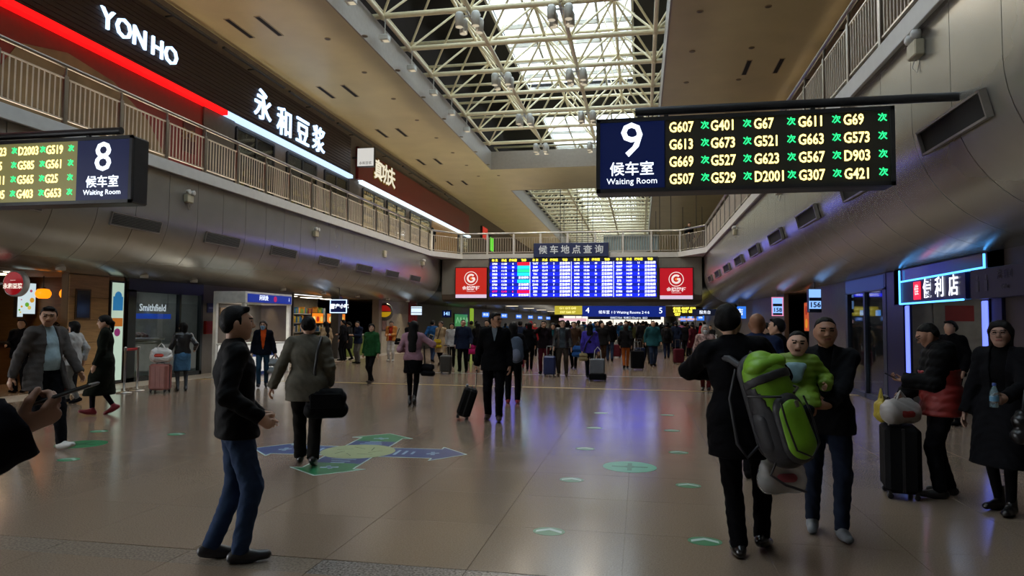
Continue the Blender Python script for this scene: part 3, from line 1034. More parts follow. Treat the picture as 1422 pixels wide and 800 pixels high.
for y0, y1, kind in ((22.6, 25.2, 0), (26.3, 28.9, 0), (29.8, 32.2, 0), (34.3, 37.4, 1), (37.9, 41.0, 1), (42.0, 46.2, 1), (54.0, 57.0, 1)):
    f = MB()
    for yy in (y0, (y0 + y1) / 2, y1):
        f.bb(ULX - 0.02, ULX + 0.08, yy - 0.05, yy + 0.05, 6.2, 8.7)
    for zz in (6.2, 8.7) if kind == 0 else (6.2, 7.4, 8.7):
        f.bb(ULX - 0.02, ULX + 0.08, y0, y1, zz - 0.05, zz + 0.05)
    w = struct('window_%d' % wn, f, M_black if kind == 0 else M_house)
    wn += 1
    MB().bb(ULX + 0.005, ULX + 0.012, y0, y1, 6.2, 8.7).build('interior_backing', mat('interior_dim', '3a2f22', .6) if kind == 0 else M_warm, w)
    MB().bb(ULX + 0.06, ULX + 0.066, y0, y1, 6.2, 8.7).build('pane', M_glass, w)
    for k in range(5 if kind else 2):
        zz = 6.45 + k * 0.5
        MB().bb(ULX + 0.012, ULX + 0.05, y0 + 0.06, y1 - 0.06, zz, zz + 0.05).build('shelf', M_shelf, w)
        g = MB()
        yy = y0 + 0.15
        while yy < y1 - 0.2:
            g.bb(ULX + 0.015, ULX + 0.045, yy, yy + random.uniform(.08, .18), zz + 0.05, zz + random.uniform(.18, .4))
            yy += random.uniform(.2, .34)
        o = g.build('shelf_goods', mat('goods_brown', '6b5336', .6) if kind else mat('goods_yellow', '8a7a30', .6), w)
        o['kind'] = 'stuff'
struct('trim_11', MB().bb(ULX, ULX + 0.1, 20.6, 22.4, ZG1, 8.86).bb(ULX, ULX + 0.1, 32.45, 33.6, ZG1, 8.95), mat('pillar_grey', '4f4b48', .5))
struct('trim_12', MB().bb(ULX, ULX + 0.04, 46.8, 53.6, ZG1, 8.86), M_wood)
t = thing('wall_emblem', 'narrow gold lettering plate on the dark red gallery wall', 'plate', (ULX + 0.05, 19.9, 7.6))
MB().bb(0, 0.03, -0.3, 0.3, -0.5, 0.5).build('plate', mat('plate_red', '451614', .5), t)
lettering('lettering', [('永和', 0.42, 0, 0.05)], mat('gold', '8a6a30', .4), (0.035, 0, 0), '+X', t)
# made-up light bars, added to brighten walls and ceiling of the galleries
for i in range(10):
    for side, x in ((-1, ULX + 0.35), (1, URX - 0.35)):
        lab = 'long slim fill light added above the ' + ('restaurant signs' if side < 0 else 'gallery wall facing the restaurants')
        t = thing('added_fill_bar', lab, 'added light', (x, 9.5 + i * 4.6, 11.12), 0, lab)
        MB().box((0, 0, 0), (0.12, 4.2, 0.08), bev=0.01).build('housing', M_house, t)
        MB().box((0, 0, 0.043), (0.08, 4.1, 0.008)).build('tube', glow('ffdcae', 1.2), t)
        MB().box((side * 0.2, 0, 0), (0.3, 0.05, 0.04)).build('arm', M_house, t)

# ================================================================== ground floor, left-hand shops (seen from the camera)
M_bottle = [mat('goods_%d' % i, c_, 0.45) for i, c_ in enumerate(('b8402a', 'd08a2a', 'c8b040', '6a8a3a', '3a6a9a', 'c8c0b0', '8a2a3a', 'e0a040'))]


def light_panel(x, y, sx, sy, e, hexc='fff0d8', label='flat lit ceiling panel inside a ground floor shop', z=2.69):
    t = thing('ceiling_light', label, 'ceiling light', (x, y, z), 0, label)
    MB().box((0, 0, 0.01), (sx + 0.08, sy + 0.08, 0.03)).build('frame', M_can, t)
    MB().box((0, 0, -0.01), (sx, sy, 0.012)).build('diffuser', glow(hexc, e), t)
    return t


def wallbox(n, x0, x1, y0, y1, z0, z1, m):
    return struct(n, MB().bb(x0, x1, y0, y1, z0, z1), m)


# --- warm downlights in the soffit before the shops
for i, y in enumerate((10.2, 13.0, 15.6, 17.6, 22.6, 25.8, 29.2, 33.0, 36.0)):
    t = thing('soffit_downlight', 'small warm recessed downlight in the metal soffit over the shop thresholds', 'downlight', (-12.55, y, 2.72), 0, 'soffit downlights over the shop thresholds')
    MB().lathe([(.1, .08), (.1, -.02), (.075, -.02)], n=14).build('trim_ring', M_can, t)
    MB().lathe([(.07, -.012), (.07, -.016)], n=14).build('lens', glow('ffe2b0', 12.0), t)
    lamp('downlight_beam', 'SPOT', (0, 0, -.03), 55, (1, .78, .5), .06, None, t, math.radians(80))

# --- restaurant
wallbox('wall_restaurant_back', -17.6, -17.5, 6, 17.2, 0, 2.72, M_wood2)
wallbox('wall_restaurant_side', -17.5, -13.05, 15.5, 15.55, 0, 2.72, M_wood2)
w = wallbox('wall_restaurant_panel', -13.2, -13.02, 13.72, 14.93, 0, 2.69, mat('panel_backer', '6a5030', .6))
pl = MB().box((0, 0, 0), (0.03, 1.2, 0.525), bev=0.004).mesh('board', M_wood)
for i in range(5):
    link('board', pl, w, (-13.0, 14.325, 0.27 + i * 0.535))
t = thing('framed_picture', 'framed dark mirror hung on the pale wooden board wall of the restaurant', 'picture', (-12.98, 14.12, 1.98))
MB().box((0, 0, 0), (0.03, 0.46, 0.72), bev=0.005).build('frame', M_wood2, t)
MB().box((0.016, 0, 0), (0.008, 0.38, 0.64)).build('mirror', mat('mirror', '6a6a60', 0.1, metal=0.9, noise=.02), t)
for u in (60, 94):
    c_ = at(u, 408, x=-15.0 if u == 60 else -13.9)
    t = thing('pendant_lamp', 'glowing orange globe pendant lamp over the restaurant ' + ('till' if u == 60 else 'aisle beside wooden wall'), 'pendant lamp', (c_.x, c_.y, c_.z))
    MB().tube([(0, 0, 0.1), (0, 0, 2.72 - c_.z)], 0.012, 6).build('cord', M_black, t)
    MB().lathe([(0.04, 0.13), (0.13, 0.115), (0.175, 0.04), (0.18, -0.02), (0.15, -0.09), (0.1, -0.12)], n=18).build('shade', glow('ff8a10', 1.6), t)
    MB().lathe([(0.05, 0.17), (0.05, 0.125)], n=10).build('cap', M_black, t)
for i, (u0, u1, v0, v1) in enumerate(((25, 31, 408, 440), (33, 48, 393, 436))):
    a_, b_ = at(u0, v0, x=-15.6), at(u1, v1, x=-15.6)
    t = thing('menu_lightbox', ('small' if i == 0 else 'tall') + ' backlit menu board with colourful food pictures in the restaurant', 'menu board', (-15.6, (a_.y + b_.y) / 2, (a_.z + b_.z) / 2))
    wy, hz = b_.y - a_.y, a_.z - b_.z
    MB().box((-0.05, 0, 0), (0.1, wy + 0.04, hz + 0.04)).tube([(-0.05, 0, hz / 2), (-0.05, 0, 2.72 - t.location.z)], 0.02, 6).build('box', M_black, t)
    MB().box((0.005, 0, 0), (0.01, wy, hz)).build('face', glow('cfe4ea', 0.9), t)
    for k, (dy, dz, r_, hx) in enumerate(((-.2, -.2, .16, '6ab030'), (.2, -.05, .18, 'd8a030'), (0, -.3, .14, 'e0c860'), (.1, .25, .1, 'b04a6a'))):
        MB().lathe([(r_ * wy, 0), (r_ * wy, 0.008)], (0.011, dy * wy, dz * hz), 12, axis='X').build('dish_picture', glow(hx, 0.8), t)
light_panel(-15.0, 13.2, 0.6, 1.6, 9.0, 'ffd9a8', 'warm lit ceiling panel over the restaurant tables')
light_panel(-14.0, 13.2, 0.25, 0.25, 5.0, 'fff2dc', 'small bright square downlight at the restaurant entrance')
# counter
t = thing('restaurant_counter', 'dark wooden service counter inside the restaurant', 'counter', (-15.9, 13.2, 0))
MB().bb(-0.4, 0.3, -3.4, 2.2, 0, 1.0).build('body', M_wood2, t)
MB().bb(-0.45, 0.36, -3.45, 2.25, 1.0, 1.05, bev=0.01).build('worktop', M_black, t)
# round red projecting sign
t = thing('round_sign', 'round red projecting sign with white Chinese letters at the restaurant', 'sign', (-12.52, 11.9, 2.34))
MB().lathe([(0.24, -0.07), (0.265, -0.06), (0.265, 0.06), (0.24, 0.07)], n=28, axis='Y').build('drum', M_white, t)
f_ = MB().lathe([(0.235, -0.078), (0.235, -0.068)], n=28, axis='Y').build('face', glow('a8141c', 0.55), t)
lettering('lettering', [('永和豆浆', 0.115, 0, -0.06, 'CENTER', .003), ('·····', 0.1, 0, 0.06)], glow('fff0e0', .9), (0, -0.085, 0), '-Y', f_)
MB().bb(-0.5, -0.25, -0.02, 0.02, -0.02, 0.02).build('arm', M_grey, t)
# tall navy sign with white brush letters
t = thing('vertical_sign', 'tall navy lit sign with big white brush letters beside the restaurant entrance', 'sign', (-12.75, 11.2, 0))
MB().bb(-0.05, 0.05, -0.62, 0.3, 0.0, 2.4, bev=0.01).build('box', mat('navy_dark', '0c1030', .4), t)
for s, z in (('永', 2.05), ('和', 1.55), ('豆', 1.05), ('浆', .55)):
    lettering('letter', [(s, 0.46, -0.12, z, 'CENTER', .006)], M_lit_b, (0.056, 0, 0), '+X', t)
# --- lit poster column
t = thing('poster_lightbox', 'tall narrow backlit poster with a blue bottle beside the wooden wall', 'poster', (-13.0, 15.2, 0))
MB().bb(-0.1, 0.04, -0.25, 0.24, 0.03, 2.6, bev=0.008).build('box', M_house, t)
fc = MB().bb(0.04, 0.05, -0.2, 0.19, 0.1, 2.55).build('face', glow('c4dcc8', 0.7), t)
MB().bb(0.05, 0.056, -0.17, 0.16, 1.85, 2.2).build('picture_bottle', glow('2a7ab0', 0.7), fc)
MB().prism([(0.12 * math.cos(a * PI / 8), 2.2 + 0.13 * math.sin(a * PI / 8)) for a in range(9)], 0.05, 0.056, 'YZ').build('picture_bottle_top', glow('2a7ab0', 0.7), fc)
MB().bb(0.05, 0.056, -0.18, 0.17, 1.45, 1.66).build('picture_food', glow('c07020', 0.6), fc)
MB().lathe([(0.1, 0), (0.1, 0.006)], (0.05, 0, 1.3), 14, axis='X').build('picture_flower', glow('903070', 0.6), fc)
# --- dark glazed ham shop
M_gframe = mat('shop_frame_dark', '242b2a', 0.4, metal=.3)
f = MB()
y0, y1 = 15.55, 18.62
f.bb(-13.06, -12.94, y0, y1, 2.35, 2.69).bb(-13.06, -12.94, y0, y0 + 0.28, 0, 2.4).bb(-13.06, -12.94, y1 - 0.1, y1, 0, 2.4).bb(-13.06, -12.94, 17.55, 17.62, 0, 2.4).bb(-13.06, -12.94, y0, y1, 0, 0.12)
sf = struct('window_10', f, M_gframe)
MB().bb(-13.01, -13.0, y0 + 0.25, 17.55, 0.12, 2.4).build('pane', M_dglass, sf)
MB().bb(-13.01, -13.0, 17.62, y1 - 0.1, 0.12, 2.4).build('pane', M_dglass, sf)
wallbox('wall_hamshop_back', -16.2, -16.1, 15.55, 18.7, 0, 2.72, mat('shop_dark', '55554e', .6))
wallbox('wall_hamshop_side', -16.1, -13.06, 18.62, 18.7, 0, 2.72, mat('shop_pale', '8a8a80', .6))
t = thing('shop_lettering', 'white serif style Smithfield shop name hanging behind dark glass', 'lettering', (-13.35, 16.98, 1.95))
lettering('word', [('Smithfield', 0.27, 0, 0, 'CENTER', .005)], glow('e8eef4', .9), (0, 0, 0), '+X', t)
MB().bb(-0.02, 0.0, -0.75, 0.75, -0.3, -0.16).build('blue_strip', glow('2a50c0', .7), t)
for y in (-.6, .6):
    MB().tube([(0, y, 0), (0, y, 0.79)], 0.008, 5).build('wire', M_grey, t)
t = thing('display_counter', 'white display counter with sausages on top behind the dark glass', 'counter', (-13.9, 16.7, 0))
MB().bb(-0.4, 0.35, -0.85, 0.95, 0.0, 1.05, bev=0.02).build('body', mat('counter_white', 'a8b0a8', .5), t)
MB().bb(-0.45, 0.4, -0.9, 1.0, 1.05, 1.1).build('worktop', M_white, t)
for k in range(9):
    MB().tube([(-.2 + .05 * (k % 3), -.7 + k * .15, 1.15 + .04 * (k % 2)), (.0, -.62 + k * .15, 1.22), (.22, -.7 + k * .15, 1.16)], [.04, .06, .04], 7).build('sausage', mat('sausage_%d' % (k % 2), ('5a3020', '7a5030')[k % 2], .5), t)
light_panel(-14.6, 17.0, 0.5, 1.6, 7.0, 'eaf2ff', 'cool lit ceiling panel inside the glazed ham shop')
# --- wall with hydrant cabinet
w = wallbox('wall_left_hydrant', -13.15, -13.0, 18.65, 24.2, 0, 2.69, M_wallg)
t = thing('hydrant_cabinet', 'small red fire hydrant cabinet on the grey wall', 'cabinet', (-13.0, 18.95, 1.4))
MB().box((0.05, 0, 0), (0.1, 0.42, 0.4), bev=0.01).build('body', mat('fire_red', '8a1a14', .4), t)
MB().box((0.105, 0, 0), (0.01, 0.34, 0.32), bev=0.004).build('door', mat('fire_red2', '7a1612', .4), t)
MB().box((0.115, 0.13, 0), (0.02, 0.02, 0.08)).build('handle', M_rail, t)
t = thing('wall_plate', 'small dark blue plate on the grey wall above the red cabinet', 'sign', (-13.0, 19.1, 2.0))
MB().box((0.01, 0, 0), (0.02, 0.44, 0.28)).build('plate', mat('plate_blue', '2a3058', .5), t)
MB().box((0.022, 0, 0), (0.004, 0.3, 0.05)).build('print', mat('plate_print', '6a7090', .5), t)
# --- help desk booth
t = thing('help_booth', 'white help desk booth with a blue lettered header and lit counter', 'booth', (-12.15, 18.0, 0))
M_bw = mat('booth_white', 'd8d6d0', .4)
for x, y in ((.95, 0), (.95, 2.55), (0.05, 0.0)):
    MB().bb(x - 0.05, x + 0.05, y - 0.05, y + 0.05, 0, 2.45).build('post', M_bw, t)
hb = MB().bb(0.0, 1.02, -0.06, 2.62, 2.12, 2.46, bev=0.01).build('header', M_bw, t)
MB().bb(1.02, 1.035, 0.05, 2.56, 2.16, 2.4).build('header_panel', glow('1838a8', .55), hb)
lettering('lettering', [('问讯处', .17, 0.9, 2.29)], M_lit_w, (1.04, 0, 0), '+X', hb)
lettering('info_mark', [('i', .17, 2.4, 2.29)], M_lit_w, (1.04, 0, 0), '+X', hb)
MB().lathe([(0.09, 0), (0.09, .008)], (1.036, 1.55, 2.28), 14, axis='X').build('emblem', glow('c02060', .7), hb)
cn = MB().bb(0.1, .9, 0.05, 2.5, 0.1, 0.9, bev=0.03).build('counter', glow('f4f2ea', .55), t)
MB().bb(0.05, .96, 0.0, 2.55, 0.9, 0.95).build('counter_top', M_bw, cn)
MB().bb(0.1, .92, 0.04, 2.51, 0.0, 0.1).build('plinth', mat('plinth_blue', '1c3878', .4), cn)
MB().bb(.901, .906, 0.6, 1.9, 0.55, 0.72).build('counter_print', mat('print_blue', '3050a0', .5), cn)
MB().bb(.94, .95, 0.05, .9, 0.95, 2.12).build('pane', M_glass, t)
MB().bb(0.02, 0.05, 0.05, 2.5, .95, 2.12).build('back_board', mat('booth_back', '5a5048', .6), t)
MB().bb(0.05, 0.07, 0.2, 0.7, 1.4, 2.0).build('poster', mat('booth_poster', '9a7a50', .6, noise=.4, nscale=8), t)
lamp('booth_lamp', 'AREA', (0.5, 1.3, 2.1), 25, (1, .96, .88), 0.8, None, t)
# --- snack shops
w = wallbox('wall_snack_back', -16.3, -16.2, 24.2, 32.6, 0, 2.72, mat('snack_back', 'a89e8c', .6))
wallbox('wall_snack_side', -16.2, -13.0, 24.1, 24.25, 0, 2.72, mat('snack_back', 'a89e8c', .6))
for n, y in (('trim_13', 27.85), ('trim_14', 32.5)):
    wallbox(n, -13.1, -12.75, y - 0.2, y + 0.2, 0, 2.69, mat('pillar_dark', '3a3a38', .4) if y < 30 else M_wallg)


def goods_shelf(x, y0, y1, label, lit, rows=5, facing=1, parent_cols=None):
    t = thing('goods_shelf', label, 'shelf', (x, (y0 + y1) / 2, 0))
    w_ = y1 - y0
    MB().bb(-0.2, -0.17, -w_ / 2, w_ / 2, 0, 2.2).build('back', M_white, t)
    sh = MB().bb(-0.18, 0.18, -w_ / 2, w_ / 2, 0, 0.03).mesh('shelf', M_white)
    for r_ in range(rows):
        z = 0.25 + r_ * 0.42
        link('shelf', sh, t, (0, 0, z))
        yy = -w_ / 2 + 0.04
        g = [MB() for _ in range(4)]
        while yy < w_ / 2 - 0.15:
            ww = random.uniform(.09, .17)
            g[random.randint(0, 3)].bb(-0.12, 0.15, yy, yy + ww, z + 0.03, z + 0.03 + random.uniform(.2, .34), bev=.012)
            yy += ww + 0.015
        for q, b in enumerate(g):
            if b.v:
                o = b.build('shelf_goods', M_bottle[(q * 3 + r_ * 2 + (3 if r_ > 2 else 0)) % 8], t)
                o['kind'] = 'stuff'
    for s in (-1, 1):
        MB().bb(-0.18, 0.18, s * (w_ / 2) - 0.015, s * (w_ / 2) + 0.015, 0, 2.25).build('side', M_white, t)
    return t


goods_shelf(-15.6, 24.6, 27.4, 'shelf of red and orange snack packets in the snack shop beside the help booth', True)
goods_shelf(-15.6, 28.4, 31.9, 'shelf of snack packets in the snack shop beyond the dark pillar', True)
for (y0, y1, x, hx, lab) in ((24.7, 25.9, -14.7, 'ff9a20', 'orange'), (26.1, 27.4, -14.7, 'f07848', 'salmon'), (28.5, 29.6, -14.4, 'ff8c18', 'amber'), (30.0, 32.0, -14.4, 'e88030', 'pale orange')):
    t = thing('food_lightbox', lab + ' backlit food picture hanging over the snack shop counter', 'lightbox', (x, (y0 + y1) / 2, 1.75))
    w_ = y1 - y0
    MB().bb(-0.05, 0.0, -w_ / 2, w_ / 2, -0.24, 0.24).build('box', M_house, t)
    MB().bb(0, 0.01, -w_ / 2 + .02, w_ / 2 - .02, -0.22, 0.22).build('face', glow(hx, .95), t)
    for k in range(3):
        MB().lathe([(0.13, 0), (0.13, .008)], (0.01, -w_ / 3 + k * w_ / 3, -.04), 10, axis='X').build('dish_picture', glow(('fff0a0', 'c03018', 'f8d060')[k], .8), t)
    MB().tube([(-.02, 0, .24), (-.02, 0, .97)], .015, 5).build('rod', M_grey, t)
t = thing('snack_counter', 'green fronted serving counter of the snack shop', 'counter', (-13.6, 30.2, 0))
MB().bb(-0.3, 0.3, -1.9, 1.9, 0, 0.95).build('body', mat('counter_green', '6a7a30', .5), t)
MB().bb(-0.35, 0.35, -1.95, 1.95, 0.95, 1.0).build('worktop', M_white, t)
for y in (25.0, 27.0, 29.4, 31.4):
    light_panel(-14.9, y, 0.5, 1.2, 5.5, 'fff2dc', 'bright lit ceiling panel inside the snack shops')
t = thing('track_light', 'long white strip lamp above the snack shop entrance', 'lamp', (-13.4, 26.0, 2.695))
MB().box((0, 0, 0), (0.06, 2.8, 0.05)).build('housing', M_can, t)
MB().box((0, 0, -0.03), (0.05, 2.7, 0.012)).build('tube', glow('ffffff', 3.0), t)


def blade_sign(label, x0, x1, y, z0, z1, facecol, e, items, tm, edge=None, cat='sign', arm='T'):
    t = thing('projecting_sign', label, cat, (0, y, 0))
    MB().bb(x0, x1, 0, 0.14, z0, z1, bev=.01).build('box', M_house, t)
    fc = MB().bb(x0 + .02, x1 - .02, -0.012, 0.0, z0 + .02, z1 - .02).build('face', glow(facecol, e), t)
    if edge:
        g = MB()
        for (a, b, c_, d) in ((x0, x1, z0, z0 + .03), (x0, x1, z1 - .03, z1), (x0, x0 + .03, z0, z1), (x1 - .03, x1, z0, z1)):
            g.bb(a, b, -0.025, -0.005, c_, d)
        g.build('edge_light', edge, t)
    if items:
        lettering('lettering', items, tm, (0, -0.02, 0), '-Y', fc)
    MB().tube([((x0 + x1) / 2, 0.07, z1 - .02), ((x0 + x1) / 2, 0.07, z1 + .75)], .02, 6).build('hanger', M_grey, t)
    return t


blade_sign('lit navy sign with white letters and a red end before the snack shop', -12.45, -11.72, 26.2, 1.95, 2.5, '101c50', .5, [('特产小吃', .19, -12.02, 2.22, 'CENTER', .006), ('■', .26, -12.36, 2.2)], M_lit_w, M_lit_b)
blade_sign('small white lit sign with two dark lines by the red banner wall', -12.5, -11.85, 36.4, 1.98, 2.48, 'd8ecff', 1.1, [('━━', .3, -12.17, 2.36), ('━━', .3, -12.17, 2.1)], mat('sign_dark', '202838', .5), None)
t = thing('round_sign', 'round black sign with red cap shape and yellow band on the pale wall', 'sign', (-12.7, 32.9, 2.1))
MB().lathe([(0.42, 0), (0.45, .02), (0.45, .1)], n=24, axis='Y').build('drum', mat('sign_grey', '5a5a58', .4), t)
MB().prism([(0.34 * math.cos(a * PI / 10), 0.04 + 0.3 * math.sin(a * PI / 10)) for a in range(11)], -0.012, 0.0, 'XZ').build('red_shape', glow('b01c18', .5), t)
MB().prism([(0.36 * math.cos(-a * PI / 10), 0.0 + 0.26 * math.sin(-a * PI / 10)) for a in range(11)], -0.012, 0.0, 'XZ').build('yellow_shape', glow('d8a818', .5), t)
MB().bb(-.35, -.2, .04, .08, -.03, .03).build('arm', M_grey, t)
wallbox('wall_left_pale', -13.15, -13.0, 32.7, 37.4, 0, 2.69, mat('pale_wall', '9a9482', .55))
t = thing('notice_board', 'small framed notice hanging in the snack shop entrance', 'notice', (-12.98, 33.6, 1.6))
MB().box((0, 0, 0), (.04, .7, .9)).build('frame', M_black, t)
MB().box((.022, 0, 0), (.006, .6, .8)).build('paper', mat('paper', '6a5048', .6, noise=.4, nscale=6), t)
w = wallbox('wall_left_red', -13.1, -12.98, 37.4, 39.0, 0, 2.69, mat('red_banner', '8a1018', .5))
wallbox('wall_left_dark', -13.1, -13.0, 39.0, 46.5, 0, 2.69, mat('dark_wall', '4a423a', .55))
for k in range(5):
    MB().bb(-12.98, -12.955, 37.5 + k * .3, 37.62 + k * .3, 0.1, 2.6).build('banner_fold', mat('red_banner2', 'a01820', .5), w)
blade_sign('blue digit display hanging from the metal soffit before the dark wall', -12.2, -11.6, 41.5, 1.9, 2.36, '0a1a50', .4, [('141', .3, -11.9, 2.13, 'CENTER', .01)], glow('9ac8ff', 1.4), None)
t = thing('green_screen', 'green lit screen with pale diagram on the wall under the bridge', 'screen', (-13.0, 49.0, 1.75))
MB().box((0, 0, 0), (.12, 3.8, 1.0)).build('frame', M_black, t)
MB().box((.065, 0, 0), (.01, 3.6, .86)).build('display', glow('28904a', .6), t)
for k in range(4):
    MB().tube([(.075, -1.5 + k * .9, -.2), (.075, -1.1 + k * .9, .2), (.075, -.8 + k * .9, -.1)], .03, 5).build('diagram', glow('a0d8a8', .7), t)
t = thing('green_banner', 'upright light green banner beside the green screen', 'banner', (-11.9, 48, 0))
MB().bb(-.02, .02, -.5, .5, .3, 2.6).build('cloth', glow('a0d020', .5), t)
MB().tube([(0, 0, 0), (0, 0, 2.7)], .025, 6).lathe([(.25, 0), (.25, .03)], n=12).build('pole', M_grey, t)
wallbox('wall_left_far', -13.1, -13.0, 46.5, YEND, 0, 2.69, mat('far_shop_wall', '6a6258', .55))
for i in range(6):
    y = 53 + i * 7.5
    blade_sign('small blue lit shop sign hanging along the far shop row under the restaurants', -12.3, -11.7, y, 2.0, 2.42, '3a78e8', 1.1, [('商店', .22, -12.0, 2.21)], M_lit_w, None)['group'] = 'blue signs of the far left shop row'
for i in range(5):
    y = 50 + i * 9
    light_panel(-11.0, y, 1.0, 0.5, 3.0, 'ffe8c0', 'lit panel in the metal soffit of the far hall', 2.62 if False else 3.05)

# stanchions with red belt
a_, b_ = at(172, 546, z=0), at(190, 543, z=0)
for k, p_ in enumerate((a_, b_)):
    t = thing('stanchion', 'chrome barrier post ' + ('ending' if k else 'starting') + ' the red belt before the dark glazed shop', 'barrier post', (p_.x, p_.y, 0.004))
    MB().lathe([(0.16, 0), (0.16, .015), (.04, .04), (.025, .05), (.025, .92), (.035, .93), (.035, 1.0), (.01, 1.02)], n=14).build('post', M_rail, t)
    if k == 0:
        d_ = b_ - a_
        MB().tube([(0, 0, .955), (d_.x, d_.y, .955)], .012, 4).bb(0, .01, 0, .01, .93, .98).build('belt_edge', mat('belt_red', 'b01818', .6), t)
        L_ = d_.length
        MB().box((d_.x / 2, d_.y / 2, .955), (L_, .008, .06), rz=math.atan2(d_.y, d_.x)).build('belt', mat('belt_red', 'b01818', .6), t)

# ================================================================== right-hand wall
M_navyf = mat('navy_frame', '10163c', .35)
wallbox('wall_right_near', 5.0, 5.15, -3, 10.7, 0, 2.69, mat('near_wall', '3c3430', .5))
w = wallbox('wall_right_mid', 5.0, 5.15, 18.0, 22.0, 0, 2.69, mat('right_wall', '56504a', .5))
wallbox('wall_right_far', 5.0, 5.15, 25.6, YEND, 0, 2.69, mat('right_wall', '56504a', .5))
wallbox('wall_store_back', 8.2, 8.3, 10.7, 15.2, 0, 2.72, mat('store_back', '8a8478', .6))
wallbox('wall_store_side', 5.1, 8.2, 10.6, 10.7, 0, 2.72, mat('store_back', '8a8478', .6))
wallbox('wall_store_side_far', 5.1, 8.2, 14.5, 14.6, 0, 2.72, mat('store_back', '8a8478', .6))
df = MB().bb(4.95, 5.1, 14.3, 14.75, 0, 2.69).bb(4.95, 5.1, 10.65, 10.95, 0, 2.69).bb(4.95, 5.1, 10.65, 14.75, 2.02, 2.69).bb(4.95, 5.1, 14.75, 15.2, 0, 2.69)
d = struct('door_1', df, M_navyf)
for y, lab in ((14.0, 'blue neon tube upright at the far jamb of the convenience store door'), (11.05, 'blue neon tube upright at the near jamb of the convenience store door')):
    t = thing('neon_tube', lab, 'neon tube', (4.93, y, 0.62))
    MB().bb(-0.03, 0.03, -0.07, 0.07, 0, 1.36, bev=.01).build('tube', glow('6a7cff', 1.7), t)
    MB().bb(0.0, 0.04, -0.09, 0.09, -.03, 1.39).build('backplate', M_navyf, t)
t = thing('store_sign', 'convenience store sign with white Chinese letters and blue neon outline', 'shop sign', (4.9, 0, 0))
sb = MB().bb(0, 0.1, 11.6, 14.25, 2.03, 2.44).build('board', mat('store_navy', '0e1440', .4), t)
lettering('lettering', [(s, .36, -y, 2.235, 'CENTER', .003) for s, y in (('便', 13.0), ('利', 12.5), ('店', 11.98))], glow('f0f4ff', 2.2), (-0.012, 0, 0), '-X', sb)
MB().bb(-.012, 0, 13.3, 13.6, 2.08, 2.4).build('red_block', glow('ff2038', 1.4), sb)
lettering('red_block_letter', [('佳', .2, -13.45, 2.24)], glow('ffd0d0', 1.6), (-.016, 0, 0), '-X', sb)
g = MB()
for p0, p1 in (((-.02, 14.25, 2.02), (-.02, 11.62, 2.02)), ((-.02, 14.25, 2.44), (-.02, 10.95, 2.46)), ((-.02, 14.25, 2.02), (-.02, 14.25, 2.66)), ((-.02, 10.95, 2.36), (-.02, 10.95, 2.66))):
    g.add(*(lambda m_: (m_.v, m_.f))(MB().tube([p0, p1], .016, 6)))
g.build('neon_outline', glow('50a8ff', 3.0), t)
sb2 = MB().bb(0.02, 0.1, 10.95, 14.25, 2.46, 2.68).build('upper_board', mat('store_mirror', '30343c', .12, metal=.95, noise=.02), t)
t = thing('toilet_sign', 'unlit black toilet sign with faint grey figures near the store sign', 'sign', (4.72, 0, 0))
MB().bb(0, .12, 9.5, 11.02, 2.0, 2.42, bev=.01).build('box', M_black, t)
for y in (10.8, 10.55):
    MB().lathe([(.035, 0), (.035, .006)], (-.004, y, 2.3), 10, axis='X').bb(-.006, 0, y - .045, y + .045, 2.1, 2.25).build('pictogram', mat('faint_grey', '3a3a40', .5), t)
lettering('lettering', [('洗手间', .13, -10.05, 2.3), ('Toilet', .09, -10.05, 2.14)], mat('faint_grey', '3a3a40', .5), (-.006, 0, 0), '-X', t)
MB().bb(.12, .3, 10.2, 10.3, 2.1, 2.2).build('arm', M_black, t)
light_panel(6.6, 12.6, .6, 1.2, 3.5, 'e8ecff', 'dim lit ceiling panel inside the convenience store')
goods_shelf(7.9, 11.2, 13.9, 'dim goods shelf at the back of the convenience store', False).rotation_euler = (0, 0, PI)
t = thing('drinks_poster', 'pale poster with red print hanging inside the convenience store', 'poster', (6.2, 14.48, 1.75))
MB().box((0, 0, 0), (1.3, .02, .8)).build('sheet', mat('poster_pale', '8a8474', .6, noise=.2, nscale=4), t)
MB().box((-.2, -.012, .1), (.5, .006, .3)).build('print', mat('poster_red', '8a2a20', .6), t)
# glazed cabin beyond the store
f = MB()
f.bb(4.94, 5.06, 15.2, 18.0, 2.35, 2.69).bb(4.94, 5.06, 15.2, 15.4, 0, 2.4).bb(4.94, 5.06, 17.85, 18.0, 0, 2.4).bb(4.94, 5.06, 16.55, 16.65, 0, 2.4).bb(4.94, 5.06, 15.2, 18, 0, .1)
sf = struct('window_11', f, mat('cabin_frame', '3a4450', .35, metal=.4))
MB().bb(4.935, 4.945, 15.3, 17.95, 2.38, 2.66).build('blue_header', glow('2a4a90', .35), sf)
MB().bb(4.99, 5.0, 15.4, 16.55, .1, 2.36).build('pane', M_dglass, sf)
MB().bb(4.99, 5.0, 16.65, 17.85, .1, 2.36).build('pane', M_dglass, sf)
wallbox('wall_cabin_back', 6.8, 6.9, 15.2, 18.0, 0, 2.72, mat('cabin_wall', '6a7078', .6))
wallbox('wall_cabin_side', 5.1, 6.8, 18.0, 18.1, 0, 2.72, mat('cabin_wall', '6a7078', .6))
t = thing('cash_machine', 'grey cash machine with a blue screen behind the cabin glass', 'cash machine', (6.3, 16.6, 0))
MB().bb(-.35, .35, -.4, .4, 0, 1.5, bev=.03).build('body', mat('atm_grey', '6a6e74', .4), t)
MB().box((-.36, 0, 1.25), (.02, .45, .3)).build('screen', glow('3a70d0', .8), t)
MB().box((-.4, 0, .98), (.12, .5, .06)).build('keypad_shelf', M_house, t)
